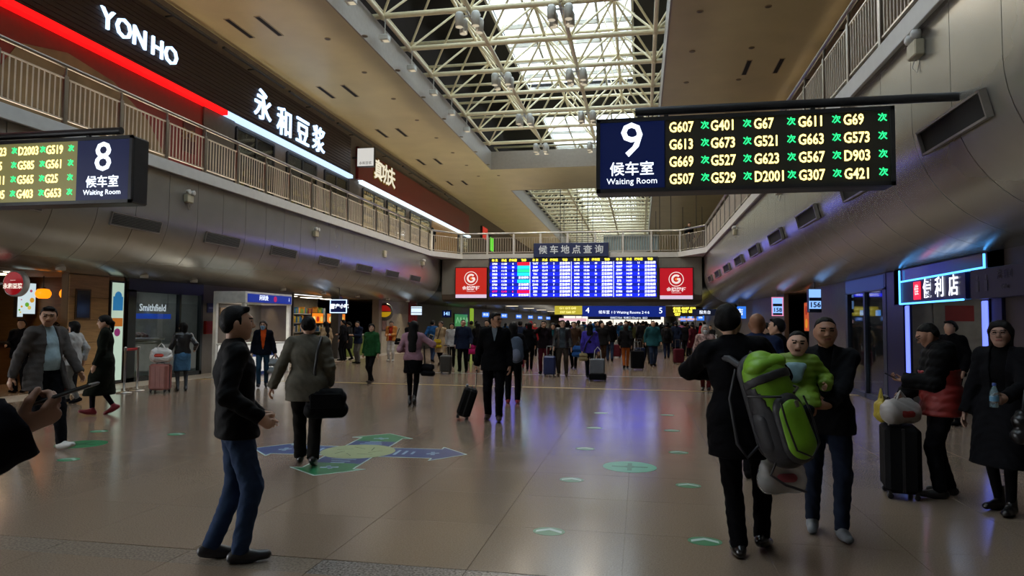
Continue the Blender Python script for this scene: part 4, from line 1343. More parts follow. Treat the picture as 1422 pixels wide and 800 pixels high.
for (y, z, lab) in ((16.2, 1.88, 'small blue lit notice behind the cabin glass near its mullion'), (17.3, 1.9, 'small blue lit notice behind the cabin glass near its end post')):
    t = thing('lit_notice', lab, 'sign', (5.12, y, z))
    MB().box((0, 0, 0), (.02, .34, .14)).tube([(0, 0, .07), (0, 0, 2.72 - z)], .006, 4).build('plate', M_house, t)
    MB().box((-.012, 0, 0), (.008, .32, .12)).build('face', glow('5aa0ff', 1.0), t)
light_panel(6.0, 17.2, .2, .8, 1.3, 'eaf2ff', 'cool lit ceiling tube in the glazed cabin')
blade_sign('lit blue and white sign numbered 156 beside the glazed cabin', 4.42, 4.76, 19.5, 1.94, 2.58, '88b8ff', 1.2, [('156', .19, 4.59, 2.14, 'CENTER', .006), ('▬', .3, 4.59, 2.32), ('▬', .3, 4.59, 2.02)], mat('sign_ink', '182848', .5), None)
blade_sign('lit blue and white sign numbered 158 with a pink edge by lit posters', 4.4, 4.78, 24.6, 1.9, 2.54, '88b8ff', 1.2, [('158', .19, 4.59, 2.1, 'CENTER', .006), ('▬', .3, 4.59, 2.3), ('▬', .3, 4.59, 1.98)], mat('sign_ink', '182848', .5), glow('ff9ac0', .8))
# small lit shop on the right
wallbox('wall_snackr_back', 6.6, 6.7, 22.0, 25.6, 0, 2.72, mat('snack_back', 'a89e8c', .6))
for (y0, y1, hx, lab) in ((22.2, 23.5, 'c8b828', 'yellow green'), (23.8, 25.2, 'd86038', 'red orange')):
    t = thing('food_lightbox', lab + ' backlit food poster in the small shop between numbered signs', 'lightbox', (5.6, (y0 + y1) / 2, 1.9))
    MB().bb(-.02, .1, -(y1 - y0) / 2, (y1 - y0) / 2, -.55, .5).build('box', M_house, t)
    MB().bb(-.03, -.02, -(y1 - y0) / 2 + .03, (y1 - y0) / 2 - .03, -.5, .46).build('face', glow(hx, .7), t)
    for k in range(4):
        MB().lathe([(.16, 0), (.16, .008)], (-.04, -.35 + .7 * (k % 2), -.25 + .45 * (k // 2)), 12, axis='X').build('dish_picture', glow(('e8f0a0', 'f0a030', 'fff8d0', 'b03828')[k], .7), t)
    MB().bb(.03, .06, -.03, .03, .5, .82).build('hanger', M_grey, t)
goods_shelf(6.3, 22.2, 25.4, 'colourful goods shelf in the small shop between numbered signs', True).rotation_euler = (0, 0, PI)
light_panel(5.9, 23.8, .4, 1.2, 3.0, 'fff0d0', 'lit ceiling panel in the small shop between numbered signs')
for i, (x, y) in enumerate(((4.2, 33.0), (4.3, 38.5), (4.3, 55), (4.3, 66), (4.3, 77))):
    blade_sign('blue lit sign hanging along the far shop row past the numbered signs', x, x + .6, y, 1.85, 2.45, '3a80f0', 1.0, [('店', .34, x + .3, 2.15)], M_lit_w, None)['group'] = 'blue signs of the far right shop row'
t = thing('info_kiosk', 'white information counter with a blue header beside the far crowd', 'kiosk', (3.4, 38.0, 0))
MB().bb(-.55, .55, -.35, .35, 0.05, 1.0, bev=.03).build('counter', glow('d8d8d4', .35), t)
MB().bb(-.6, .6, -.4, .4, 1.0, 1.05).build('worktop', M_white, t)
for s in (-1, 1):
    MB().bb(s * .5 - .03, s * .5 + .03, -.03, .03, 1.0, 2.3).build('post', M_rail, t)
hb = MB().bb(-.65, .65, -.1, .1, 2.05, 2.4).build('header', M_navyd, t)
lettering('lettering', [('服务台', .2, 0, 2.22)], M_lit_w, (0, -.105, 0), '-Y', hb)
MB().bb(-.55, .55, -.3, .3, 0, .06).build('plinth', M_black, t)
# upper right: a slice of another sign over the gallery
t = thing('gallery_sign', 'red sign with a yellow patch above the gallery over the convenience store', 'sign', (URX, 33, 9.6))
MB().bb(-.16, 0, -6, 6, -.8, .9).build('board', M_redw, t)
MB().bb(-.2, -.16, -1.0, .2, -.5, .7).build('yellow_patch', glow('d8b020', .6), t)

# ---- emergency twin lamps and cameras on the cladding
def twin_lamp(x, y, z, s, label):
    t = thing('emergency_light', label, 'emergency light', (x, y, z))
    MB().box((s * .06, 0, 0), (.12, .26, .2), bev=.015).build('battery_box', mat('lamp_cream', 'b8b096', .5), t)
    for k in (-1, 1):
        h = MB().lathe([(.03, -.05), (.06, -.03), (.065, .05), (.05, .06)], (s * .1, k * .09, .16), 12, axis='X').build('lamp_head', M_white, t)
        MB().tube([(s * .07, k * .07, .1), (s * .09, k * .09, .14)], .015, 5).build('neck', M_grey, t)
    MB().tube([(s * .06, .03, -.1), (s * .08, .06, -.2), (s * .02, .08, -.26), (0, .05, -.12)], .006, 5).build('cable', M_white, t)


twin_lamp(XL + 1.6, 15.6, 4.72, 1, 'cream twin emergency lamp on the metal wall nearest waiting room sign 8')
twin_lamp(XL + 1.6, 22.6, 4.72, 1, 'cream twin emergency lamp midway along the restaurant side metal wall')
twin_lamp(XL + 1.6, 34.9, 4.72, 1, 'cream twin emergency lamp on the restaurant side wall close to the footbridge')
twin_lamp(XR - 1.6, 9.05, 5.0, -1, 'cream twin emergency lamp above waiting room sign 9')
twin_lamp(XR - 1.6, 17.6, 4.9, -1, 'cream twin emergency lamp past waiting room sign 9')
twin_lamp(XR - 1.6, 25.5, 4.9, -1, 'cream twin emergency lamp close to the red advertisement')
t = thing('alarm_box', 'small cream alarm box on the restaurant side metal wall', 'alarm box', (XL + 1.6, 29.4, 4.68))
MB().box((.04, 0, 0), (.08, .28, .3), bev=.01).build('box', MATS['lamp_cream'], t)
MB().lathe([(.04, 0), (.04, .02)], (.08, 0, -.05), 10, axis='X').build('button', M_white, t)

# ================================================================== floor stickers
M_grn = mat('sticker_green', '22784c', .35)
M_grn2 = mat('sticker_mint', '55ac86', .35)
M_pale = mat('sticker_pale', '9aa87c', .35, noise=.05)
M_blu = mat('sticker_blue', '1b3c78', .35)
M_ln = mat('sticker_line', 'b8d0c8', .4)
for (x, y, lab) in ((-.12, 7.95, 'round mint floor sticker between the two rows of chevrons'), (-7.14, 7.83, 'round green floor sticker near the man in the grey suit')):
    t = thing('round_floor_sticker', lab, 'floor sticker', (x, y, .0008))
    MB().lathe([(.3, 0), (.3, .0012)], n=36).build('disc', M_grn2 if x > -1 else M_grn, t)
    g = MB()
    for a in (0, PI / 2):
        g.box((0, 0, .0016), (.4, .05, .0006), rz=a)
    g.box((0, 0, .0017), (.12, .12, .0006), rz=PI / 4)
    g.build('print', M_grn if x > -1 else mat('sticker_dk', '1c5a3a', .4), t)['kind'] = 'stuff'
def chevron(x, y, rz=0):
    t = thing('chevron_sticker', 'small oval green floor sticker with a pale chevron', 'floor sticker', (x, y, .0008), rz, 'chevron floor stickers')
    MB().prism([(.125 * math.cos(a * PI / 12), .105 * math.sin(a * PI / 12)) for a in range(24)], 0, .001).build('oval', M_grn, t)
    MB().prism([(-.1, -.035), (0, .03), (.1, -.035), (.1, .015), (0, .08), (-.1, .015)], .001, .0016).build('chevron', M_ln, t)


for i in range(5):
    for x in (-.7, .47):
        chevron(x, 5.38 + 1.79 * i)
for x, y in ((-6.5, 6.95), (-7.72, 8.78), (-6.48, 8.8), (-7.7, 6.9)):
    chevron(x, y)
t = thing('direction_sticker', 'large cross shaped blue and green direction sticker on the floor', 'floor sticker', (-3.46, 8.15, .0008), math.radians(4))
arms = [((0, -1), M_grn), ((0, 1), M_grn), ((1, 0), M_blu), ((-1, 0), M_blu)]
for (dx, dy), m_ in arms:
    A = Vector((dx, dy, 0))
    B = Vector((-dy, dx, 0))
    P = lambda l, w_: tuple((A * l + B * w_).xy)
    MB().prism([P(.2, -.28), P(.72, -.28), P(.72, .28), P(.2, .28)], 0, .001).build('arm', M_blu, t)
    MB().prism([P(.72, -.28), P(1.0, -.28), P(1.0, -.42), P(1.36, 0), P(1.0, .42), P(1.0, .28), P(.72, .28)], 0, .001).build('arrow_head', m_, t)
    g = MB()
    for q in (((.3, -.29), (1.0, -.29)), ((1.0, -.29), (1.0, -.43)), ((1.0, -.43), (1.37, 0)), ((1.37, 0), (1.0, .43)), ((1.0, .43), (1.0, .29)), ((1.0, .29), (.3, .29))):
        a_, b_ = Vector(P(*q[0])), Vector(P(*q[1]))
        d_ = b_ - a_
        g.box(((a_.x + b_.x) / 2, (a_.y + b_.y) / 2, .0012), (d_.length, .02, .001), rz=math.atan2(d_.y, d_.x))
    g.build('outline', M_ln, t)
    g = MB()
    for k in range(3):
        c_ = A * (.5 + .1 * k)
        g.box((c_.x, c_.y, .0014), (.035, .3 - .07 * k, .0008), rz=math.atan2(dy, dx))
    c_ = A * .95
    g.box((c_.x, c_.y, .0014), (.16, .05, .0008), rz=math.atan2(dy, dx) + .5).box((c_.x, c_.y, .0014), (.05, .2, .0008), rz=math.atan2(dy, dx) + .2)
    g.build('print', mat('sticker_print', '8fb0c8', .4), t)['kind'] = 'stuff'
MB().lathe([(.46, .001), (.46, .002)], n=36).build('map_disc', M_pale, t)
g = MB()
for k in range(7):
    a = k * .9
    g.box((.22 * math.cos(a), .22 * math.sin(a), .0024), (.2, .012, .0008), rz=a + .8)
g.build('map_lines', mat('map_ink', '4a5a44', .5), t)['kind'] = 'stuff'

# ================================================================== people: continuous bodies from blended volumes
class Grid:
    def __init__(s, lo, hi, v, fine=()):
        s.ax = []
        for i in range(3):
            c, x = [], lo[i]
            while x < hi[i]:
                c.append(x)
                st = v
                for (a, b, vf) in fine:
                    if a[i] <= x < b[i]:
                        st = min(st, vf)
                    elif x < a[i] < x + v:
                        st = min(st, max(a[i] - x, vf))
                x += st
            c += [x, x + v]
            s.ax.append(np.array(c, np.float32))
        s.n = tuple(len(a) for a in s.ax)
        s.D = np.full(s.n, 0.3, np.float32)
        s.v = v

    def block(s, lo, hi):
        sl = []
        for i in range(3):
            a = max(int(np.searchsorted(s.ax[i], lo[i])) - 1, 0)
            b = min(int(np.searchsorted(s.ax[i], hi[i])) + 1, s.n[i])
            sl.append(slice(a, max(b, a + 1)))
        X = s.ax[0][sl[0]][:, None, None]
        Y = s.ax[1][sl[1]][None, :, None]
        Z = s.ax[2][sl[2]][None, None, :]
        return tuple(sl), X, Y, Z

    def merge(s, sl, d, k, op='u'):
        o = s.D[sl]
        if op == 'u':
            h = np.maximum(k - np.abs(o - d), 0) / max(k, 1e-6)
            s.D[sl] = np.minimum(o, d) - h * h * k * 0.25
        else:
            d = -d
            h = np.maximum(k - np.abs(o - d), 0) / max(k, 1e-6)
            s.D[sl] = np.maximum(o, d) + h * h * k * 0.25

    def cone(s, a, b, ra, rb, k=0.03, flat=None, cuts=(), op='u'):
        """tapered capsule a-b; flat = (axis, factor) squeezes it, cuts = half spaces (point, normal) kept where negative"""
        a, b = np.array(a, np.float32), np.array(b, np.float32)
        m = max(ra, rb) + k + 2 * s.v + 0.005
        sl, X, Y, Z = s.block(np.minimum(a, b) - m, np.maximum(a, b) + m)
        ba = b - a
        L2 = float(ba @ ba) + 1e-9
        px, py, pz = X - a[0], Y - a[1], Z - a[2]
        t = np.clip((px * ba[0] + py * ba[1] + pz * ba[2]) / L2, 0, 1)
        qx, qy, qz = px - t * ba[0], py - t * ba[1], pz - t * ba[2]
        q2 = qx * qx + qy * qy + qz * qz
        if flat:
            f, w = flat
            q2 = q2 + (w * w - 1) * (qx * f[0] + qy * f[1] + qz * f[2]) ** 2
        d = np.sqrt(q2) - (ra + t * (rb - ra))
        for (p, n) in cuts:
            d = np.maximum(d, (X - p[0]) * n[0] + (Y - p[1]) * n[1] + (Z - p[2]) * n[2])
        s.merge(sl, d, k, op)

    def ell(s, c, R, F, U, r, k=0.02, cuts=(), op='u'):
        m = max(r) + k + 2 * s.v
        c = np.array(c, np.float32)
        sl, X, Y, Z = s.block(c - m, c + m)
        X, Y, Z = X - c[0], Y - c[1], Z - c[2]
        x = (X * R[0] + Y * R[1] + Z * R[2]) / r[0]
        y = (X * F[0] + Y * F[1] + Z * F[2]) / r[1]
        z = (X * U[0] + Y * U[1] + Z * U[2]) / r[2]
        q = np.sqrt(x * x + y * y + z * z) + 1e-6
        d = (q - 1) * min(r)
        for (p, n) in cuts:
            d = np.maximum(d, (X + c[0] - p[0]) * n[0] + (Y + c[1] - p[1]) * n[1] + (Z + c[2] - p[2]) * n[2])
        s.merge(sl, d, k, op)

    def cut(s, p, n):
        X, Y, Z = s.ax[0][:, None, None], s.ax[1][None, :, None], s.ax[2][None, None, :]
        s.D = np.maximum(s.D, ((X - p[0]) * n[0] + (Y - p[1]) * n[1] + (Z - p[2]) * n[2]).astype(np.float32))

    def wedge(s, c, R, F, z0, z1, w0, w1):
        """notch open to the front: half width w0 at height z0, w1 at z1"""
        X, Y, Z = s.ax[0][:, None, None] - c[0], s.ax[1][None, :, None] - c[1], s.ax[2][None, None, :]
        x = X * R[0] + Y * R[1]
        y = X * F[0] + Y * F[1]
        t = np.clip((Z - z0) / (z1 - z0), 0, 1)
        d = np.maximum(np.maximum(np.abs(x) - (w0 + t * (w1 - w0)), -y), z0 - Z)
        s.D = np.maximum(s.D, -d).astype(np.float32)

    def folds(s, amp, ph=0.0):
        X, Y, Z = s.ax[0][:, None, None], s.ax[1][None, :, None], s.ax[2][None, None, :]
        s.D = s.D + (amp * (.45 * np.sin(92 * Z + 14 * np.sin(7 * X + 5 * Y + ph)) + np.sin(38 * Z + 9 * np.sin(9 * X + ph) + 6 * np.sin(11 * Y + 2 * ph)) * 0.6 + np.sin(31 * X + 12 * Z + ph) * 0.3 + np.sin(27 * Y - 16 * Z + ph) * 0.3)).astype(np.float32)

    def mesh(s):
        D = s.D
        S = D < 0
        n = S.shape
        c = [S[i:n[0] - 1 + i, j:n[1] - 1 + j, k:n[2] - 1 + k] for i in (0, 1) for j in (0, 1) for k in (0, 1)]
        al = c[0].copy()
        an = c[0].copy()
        for q in c[1:]:
            al &= q
            an |= q
        act = an & ~al
        I = np.argwhere(act)
        if len(I) == 0:
            return [], []
        idx = np.full(act.shape, -1, np.int32)
        idx[act] = np.arange(len(I))
        acc = np.zeros((len(I), 3), np.float32)
        cnt = np.zeros(len(I), np.float32)
        for ax in range(3):
            o1, o2 = [a for a in range(3) if a != ax]
            for a in (0, 1):
                for b in (0, 1):
                    off = np.zeros(3, int)
                    off[o1], off[o2] = a, b
                    p = I + off
                    q = p.copy()
                    q[:, ax] += 1
                    d0, d1 = D[p[:, 0], p[:, 1], p[:, 2]], D[q[:, 0], q[:, 1], q[:, 2]]
                    m = (d0 < 0) != (d1 < 0)
                    t = np.where(m, d0 / np.where(m, d0 - d1, 1), 0)
                    for e in range(3):
                        v = s.ax[e][p[:, e]]
                        if e == ax:
                            v = v + t * (s.ax[e][q[:, e]] - v)
                        acc[:, e] += np.where(m, v, 0)
                    cnt += m
        V = acc / np.maximum(cnt, 1)[:, None]
        Q = []
        for ax in range(3):
            o1, o2 = [(1, 2), (2, 0), (0, 1)][ax]
            lo = [slice(1, n[e] - 1) for e in range(3)]
            hi = list(lo)
            lo[ax], hi[ax] = slice(0, n[ax] - 1), slice(1, n[ax])
            A, B = S[tuple(lo)], S[tuple(hi)]
            for (m, flip) in ((A & ~B, False), (~A & B, True)):
                P = np.argwhere(m)
                if len(P) == 0:
                    continue
                base = P.copy()
                for e in range(3):
                    if e != ax:
                        base[:, e] += 1
                qd = []
                for (a, b) in ((1, 1), (0, 1), (0, 0), (1, 0)):
                    r = base.copy()
                    r[:, o1] -= a
                    r[:, o2] -= b
                    qd.append(idx[r[:, 0], r[:, 1], r[:, 2]])
                f = np.stack(qd if not flip else qd[::-1], 1)
                Q.append(f[(f >= 0).all(1)])
        return V, np.concatenate(Q)


def np_mesh(name, V, Q, mats, mi=None):
    me = bpy.data.meshes.new(name)
    me.vertices.add(len(V))
    me.vertices.foreach_set('co', np.asarray(V, np.float32).ravel())
    Q = np.asarray(Q, np.int32)
    me.loops.add(Q.size)
    me.loops.foreach_set('vertex_index', Q.ravel())
    me.polygons.add(len(Q))
    me.polygons.foreach_set('loop_start', np.arange(0, Q.size, 4, dtype=np.int32))
    me.polygons.foreach_set('loop_total', np.full(len(Q), 4, np.int32))
    for m in mats:
        me.materials.append(m)
    if mi is not None:
        me.polygons.foreach_set('material_index', np.asarray(mi, np.int32))
    me.polygons.foreach_set('use_smooth', np.ones(len(Q), bool))
    me.update(calc_edges=True)
    return me


def nv(a):
    a = np.array(a, float)
    return a / (np.linalg.norm(a) + 1e-9)


def ik(a, b, l1, l2, pole):
    a, b = np.array(a, float), np.array(b, float)
    d = b - a
    L = np.linalg.norm(d)
    u = d / (L + 1e-9)
    if L > (l1 + l2) * 0.995:
        b = a + u * (l1 + l2) * 0.995
        L = (l1 + l2) * 0.995
    p = np.array(pole, float)
    p = nv(p - u * (p @ u))
    x = (l1 * l1 - l2 * l2 + L * L) / (2 * L)
    h = math.sqrt(max(l1 * l1 - x * x, 0))
    return a + u * x + p * h, b


SKIN = {}


def skin(hexc='c29a80'):
    if hexc not in SKIN:
        SKIN[hexc] = mat('skin_' + hexc, hexc, 0.55, noise=.06, nscale=12, spec=.35)
    return SKIN[hexc]


LOD = {'hero': (.016, .0058, .0115), 'mid': (.02, .0105, .016), 'far': (.03, .02, .024)}


def skeleton(P):
    J = {}
    lean, side, tw = [math.radians(P.get(k, 0)) for k in ('lean', 'side', 'twist')]
    pz = P.get('pz', .93)
    pel = np.array([P.get('px', 0), P.get('py', 0), pz])
    up = nv([math.sin(side), math.sin(lean), math.cos(lean)])
    R = nv([math.cos(tw), math.sin(tw), 0])
    R = nv(R - up * (R @ up))
    F = np.cross(up, R)
    J.update(pel=pel, up=up, R=R, F=F, waist=pel + up * .13, chest=pel + up * .34, neckb=pel + up * .515 + F * .0)
    sw = P.get('sw', .175)
    sh = P.get('shrug', 0)
    J['sh'] = [pel + up * (.465 + sh) - R * sw, pel + up * (.465 + sh) + R * sw]
    hw = P.get('hw', .088)
    J['hip'] = [pel + np.array([-hw, 0, -.02]), pel + np.array([hw, 0, -.02])]
    J['knee'], J['ank'], J['foot'] = [], [], []
    for i, f in enumerate(P.get('feet', ((-.1, 0, .085, 0, 0), (.1, 0, .085, 0, 0)))):
        x, y, z, yaw, pitch = f
        ya, pi_ = math.radians(yaw), math.radians(pitch)
        fd = np.array([-math.sin(ya) * math.cos(pi_), math.cos(ya) * math.cos(pi_), math.sin(pi_)])
        k, b = ik(J['hip'][i], (x, y, z), .428, .415, fd + np.array([0, .2, .3]))
        J['knee'].append(k)
        J['ank'].append(b)
        fu = nv(np.cross(np.cross(fd, [0, 0, 1.]), fd))
        J['foot'].append((fd, fu))
    J['elb'], J['wri'] = [], []
    for i, w in enumerate(P.get('hands', ((-.24, .05, .88), (.24, .05, .88)))):
        sgn = -1 if i == 0 else 1
        pole = P.get('poles', (None, None))[i] or (sgn * .35, -1, -.25)
        e, b = ik(J['sh'][i], w, .285, .255, pole)
        J['elb'].append(e)
        J['wri'].append(b)
    hy, hp, hr = [math.radians(a) for a in P.get('head', (0, 0, 0))]
    hf = R * -math.sin(hy) + F * math.cos(hy)
    hR = np.cross(hf, up)
    hu = up * math.cos(hp) - hf * math.sin(hp)
    hf = hf * math.cos(hp) + up * math.sin(hp)
    hu = up * math.cos(hp) - (R * -math.sin(hy) + F * math.cos(hy)) * math.sin(hp)
    hR, hu = hR * math.cos(hr) + hu * math.sin(hr), hu * math.cos(hr) - hR * math.sin(hr)
    J['hc'] = J['neckb'] + up * .05 + F * .012 + hu * .105 + hf * .012
    J['H'] = (hR, hf, hu)
    return J


def bounds(J, m=.3):
    pts = [J['hc'], J['pel']] + J['sh'] + J['elb'] + J['wri'] + J['knee'] + J['ank'] + J['hip']
    pts = np.array(pts)
    lo, hi = pts.min(0) - m, pts.max(0) + m
    lo[2] = -.05
    return lo, hi


def hand_vol(g, J, i, P, fingers):
    w, e = J['wri'][i], J['elb'][i]
    fd = nv(w - e)
    ov = (P.get('hand', (None, None))[i]) or {}
    hd = nv(ov.get('dir', fd))
    sgn = 1 if i == 0 else -1
    pn = np.array(ov.get('palm', J['R'] * sgn), float)
    pn = nv(pn - hd * (pn @ hd))
    td = np.cross(hd, pn)
    ref = np.array(ov.get('thumb', J['F'] + np.array([0, 0, .2])), float)
    if td @ ref < 0:
        td = -td
    curl = ov.get('curl', .35)
    if not fingers:
        g.cone(w, w + hd * .1 + pn * .02 * curl, .034, .036, .02, (pn, 1.7))
        g.cone(w + hd * .09, w + hd * (.09 + .07 * (1 - curl * .6)) + pn * .05 * curl, .034, .022, .02, (pn, 1.9))
        g.cone(w + hd * .03 + td * .03, w + hd * .085 + td * .05 + pn * .015, .014, .011, .015)
        return
    g.cone(w - hd * .02, w + hd * .025, .028, .03, .015, (pn, 1.4))
    g.cone(w + hd * .025 - td * .006, w + hd * .07 - td * .006, .034, .036, .015, (pn, 2.4))
    for q, (off, L) in enumerate(((.032, .072), (.0115, .081), (-.0095, .075), (-.03, .058))):
        p = w + hd * (.082 - .006 * abs(q - 1)) + td * off * .95
        ang = 0
        for seg, (fr, rr) in enumerate(((.45, .0098), (.32, .009), (.26, .008))):
            ang += curl * (1.05 if seg else .75) + .05 * q * curl
            dirv = hd * math.cos(ang) + pn * math.sin(ang) + td * off * .9
            p2 = p + dirv * L * fr
            g.cone(p, p2, rr, rr * .92, .006)
            p = p2
    b = w + hd * .025 + td * .028 + pn * .008
    c1 = b + hd * .03 + td * .024 + pn * (.008 + .012 * curl)
    c2 = c1 + hd * .026 + td * .006 * (1 - curl) + pn * (.008 + .016 * curl)
    g.cone(b, c1, .0145, .0115, .012)
    g.cone(c1, c2, .0112, .009, .006)


def big_head(V, J, P):
    h = P.get('hs', 1)
    if h == 1:
        return V
    b = J['hc'] - J['H'][2] * .11
    w = np.clip(((V - b) @ J['H'][2]) / .04 + .5, 0, 1)[:, None]
    near = (np.linalg.norm(V - J['hc'], axis=1) < .3)[:, None]
    return V + (V - b) * (h - 1) * w * near


def make_body(J, P, lod):
    v, vf, _ = LOD[lod]
    hR, hF, hU = J['H']
    hc = J['hc']
    lo, hi = bounds(J, .16)
    hi[2] = hc[2] + .16
    fine = []
    if lod != 'far':
        hb = np.array([.115, .135, .15])
        fine.append((hc - hb, hc + hb, vf))
    if lod == 'hero':
        for i in (0, 1):
            if P.get('fine_hands', (1, 1))[i]:
                hdv = nv(J['wri'][i] - J['elb'][i])
                c = J['wri'][i] + nv(((P.get('hand', (None, None))[i]) or {}).get('dir', hdv)) * .08
                fine.append((c - .115, c + .115, .0052))
    g = Grid(lo, hi, v, fine)
    up, F, R = J['up'], J['F'], J['R']
    b = P.get('build', 1.0)
    ff = (F, 1.45)
    g.cone(J['pel'] - up * .02, J['waist'], .13 * b, .118 * b, .05, (F, 1.3))
    g.cone(J['waist'], J['chest'], .118 * b, .145 * b, .05, ff)
    g.cone(J['sh'][0], J['sh'][1], .052, .052, .05)
    g.cone(J['neckb'] - up * .03, hc - hU * .06 - hF * .02, .056, .05, .03)
    for i in (0, 1):
        g.cone(J['hip'][i], J['knee'][i], .08 * b, .054, .04)
        g.cone(J['knee'][i], J['ank'][i], .054, .036, .02)
        fd, fu = J['foot'][i]
        g.cone(J['ank'][i] - fu * .04, J['ank'][i] - fu * .052 + fd * .11, .03, .025, .02)
        g.cone(J['sh'][i], J['elb'][i], .046 * b, .038, .03)
        g.cone(J['elb'][i], J['wri'][i], .038, .027, .015)
        hand_vol(g, J, i, P, lod == 'hero')
    q = lambda x, y, z: hc + hR * x + hF * y + hU * z
    g.ell(q(0, -.012, .028), hR, hF, hU, (.076, .094, .083), .03)
    g.cone(q(0, .026, .0), q(0, .052, -.083), .066, .033, .035, (hR, .95))
    for sx in (-1, 1):
        g.cone(q(sx * .05, .0, -.035), q(sx * .024, .056, -.082), .03, .022, .03)
        g.cone(q(sx * .042, .06, -.012), q(sx * .03, .066, -.03), .026, .022, .02)
        if lod != 'far':
            g.ell(q(sx * .079, -.012, -.008), hR, hF, hU, (.012, .02, .033), .008)
            g.ell(q(sx * .032, .105, .012), hR, hF, hU, (.019, .02, .011), .012, op='s')
    if lod != 'far':
        g.cone(q(-.028, .083, .03), q(.028, .083, .03), .014, .014, .02)
        g.cone(q(0, .086, .016), q(0, .106, -.022), .0075, .0125, .012)
        g.cone(q(-.013, .096, -.026), q(.013, .096, -.026), .0095, .0095, .008)
        g.cone(q(-.017, .083, -.055), q(.017, .083, -.055), .011, .011, .01, (hU, 1.15))
    V, Q = g.mesh()
    C = V[Q].mean(1) - hc
    V = big_head(V, J, P)
    x, y, z = C @ hR, C @ hF, C @ hU
    mi = np.zeros(len(Q), np.int32)
    if lod != 'far':
        fr = (y > .05)
        ax = np.abs(np.abs(x) - .032)
        mi[fr & (ax < .015) & (np.abs(z - .011) < .0055)] = 1
        mi[fr & (np.abs(np.abs(x) - .034) < .021) & (np.abs(z - .032 - .05 * (.034 - np.abs(x)) * 0) < .005)] = 2
        mi[(y > .07) & (np.abs(x) < .022) & (np.abs(z + .055) < .007)] = 3
    return V, Q, mi


def make_top(J, P, T, lod):
    _, _, v = LOD[lod]
    v = T.get('v', v)
    e = T.get('bulk', .012)
    up, F, R = J['up'], J['F'], J['R']
    lo, hi = bounds(J, .24)
    hi[2] = J['neckb'][2] + .2
    lo[2] = T['hem'] - .05
    g = Grid(lo, hi, v)
    b = P.get('build', 1.0)
    belly = P.get('belly', 0)
    w1 = T.get('waist', 1.0)
    cut_hem = ((0, 0, T['hem']), (0, 0, -1))
    pel = J['pel']
    lowp = pel - up * max(.06, min(pel[2] - T['hem'] + .04, .16))
    g.cone(lowp, J['waist'], (.155 + e) * b, (.132 * w1 + e) * b, .05, (F, 1.28), (cut_hem,))
    if belly:
        g.ell(J['waist'] + F * (.05 + belly * .3) + up * .03, R, F, up, (.13 * b, .1 + belly, .16), .06)
    g.cone(J['waist'], J['chest'], (.132 * w1 + e) * b, (.158 + e) * b, .05, (F, 1.36))
    g.cone(J['chest'], J['neckb'] - up * .035, (.15 + e) * b, .085 + e, .05, (F, 1.4))
    g.cone(J['sh'][0] + R * .01, J['sh'][1] - R * .01, .058 + e, .058 + e, .05, (F, 1.05))
    if T['hem'] < .95:
        for i in (0, 1):
            hp, kn = J['hip'][i], J['knee'][i]
            q_ = hp + (kn - hp) * min(.6, max(.05, (hp[2] - T['hem'] + .04) / max(hp[2] - kn[2], .1)))
            g.cone(hp + up * .05, q_, .097 * b + e, .1 * b + e, .06, None, (cut_hem,))
    if T.get('hem', 1) < .8:
        fl = T.get('flare', .03)
        mid = (J['knee'][0] + J['knee'][1]) / 2
        hc_ = pel.copy()
        k = min(1, (pel[2] - T['hem']) / .45)
        hc_[:2] = pel[:2] * (1 - k) + mid[:2] * k
        hc_[2] = T['hem'] - .06
        sp = 0
        for i in (0, 1):
            hp, kn = J['hip'][i], J['knee'][i]
            an = J['ank'][i]
            if T['hem'] > kn[2]:
                tt = (hp[2] - T['hem'] + .05) / max(hp[2] - kn[2], .05)
                q_ = hp + (kn - hp) * tt
            else:
                tt = min(1, (kn[2] - T['hem'] + .05) / max(kn[2] - an[2], .05))
                q_ = kn + (an - kn) * tt * .7
                q_[2] = T['hem'] - .05
            g.cone(hp, q_, .1 + e, .09 + e + fl, .08, None, (cut_hem,))
        g.cone(pel, hc_, (.148 + e) * b, (.145 + e + fl + sp * .5) * b, .05, (np.array([0, 1., 0]), 1.3 - min(.3, sp * 2)), (cut_hem,))
    slv = T.get('sleeve', 1)
    for i in (0, 1):
        s_, el, w = J['sh'][i], J['elb'][i], J['wri'][i]
        d = nv(w - el)
        if slv == 0:
            continue
        g.cone(s_, el, (.05 + e * .8) * b, .042 + e * .8, .035)
        g.cone(el, w - d * .005, .043 + e * .8, T.get('cuff', .034) + e * .8, .025, None, ((w + d * .012, d),))
    if T.get('collar', 1):
        cr = T.get('collar_r', .068)
        nb = J['neckb']
        ch = T.get('collar_h', .035)
        g.cone(nb - up * .05, nb + up * (ch - .012), cr + .018, cr, .02, None, ((nb + up * ch, up),))
    if T.get('hood'):
        nb = J['neckb']
        g.cone(nb - R * .07 - F * .08 + up * .0, nb + R * .07 - F * .08 + up * .0, .055, .055, .04)
        g.cone(nb - F * .09 - up * .08, nb - F * .08, .06, .07, .04)
    if T.get('fold', 1):
        g.folds(T.get('amp', .0042) if lod != 'far' else .002, T['hem'] * 9)
    if T.get('quilt'):
        Z = g.ax[2][None, None, :]
        g.D = g.D - (.012 * np.abs(np.sin(Z * PI / .085))).astype(np.float32)
    if T.get('topcut'):
        g.cut(J['neckb'] - up * T['topcut'], up)
    if T.get('open'):
        w0, w1_, zl = T['open']
        g.wedge(pel + F * .02, R, F, zl, J['neckb'][2], w0, w1_)
    g.cut((0, 0, T['hem']), (0, 0, -1))
    return g.mesh()


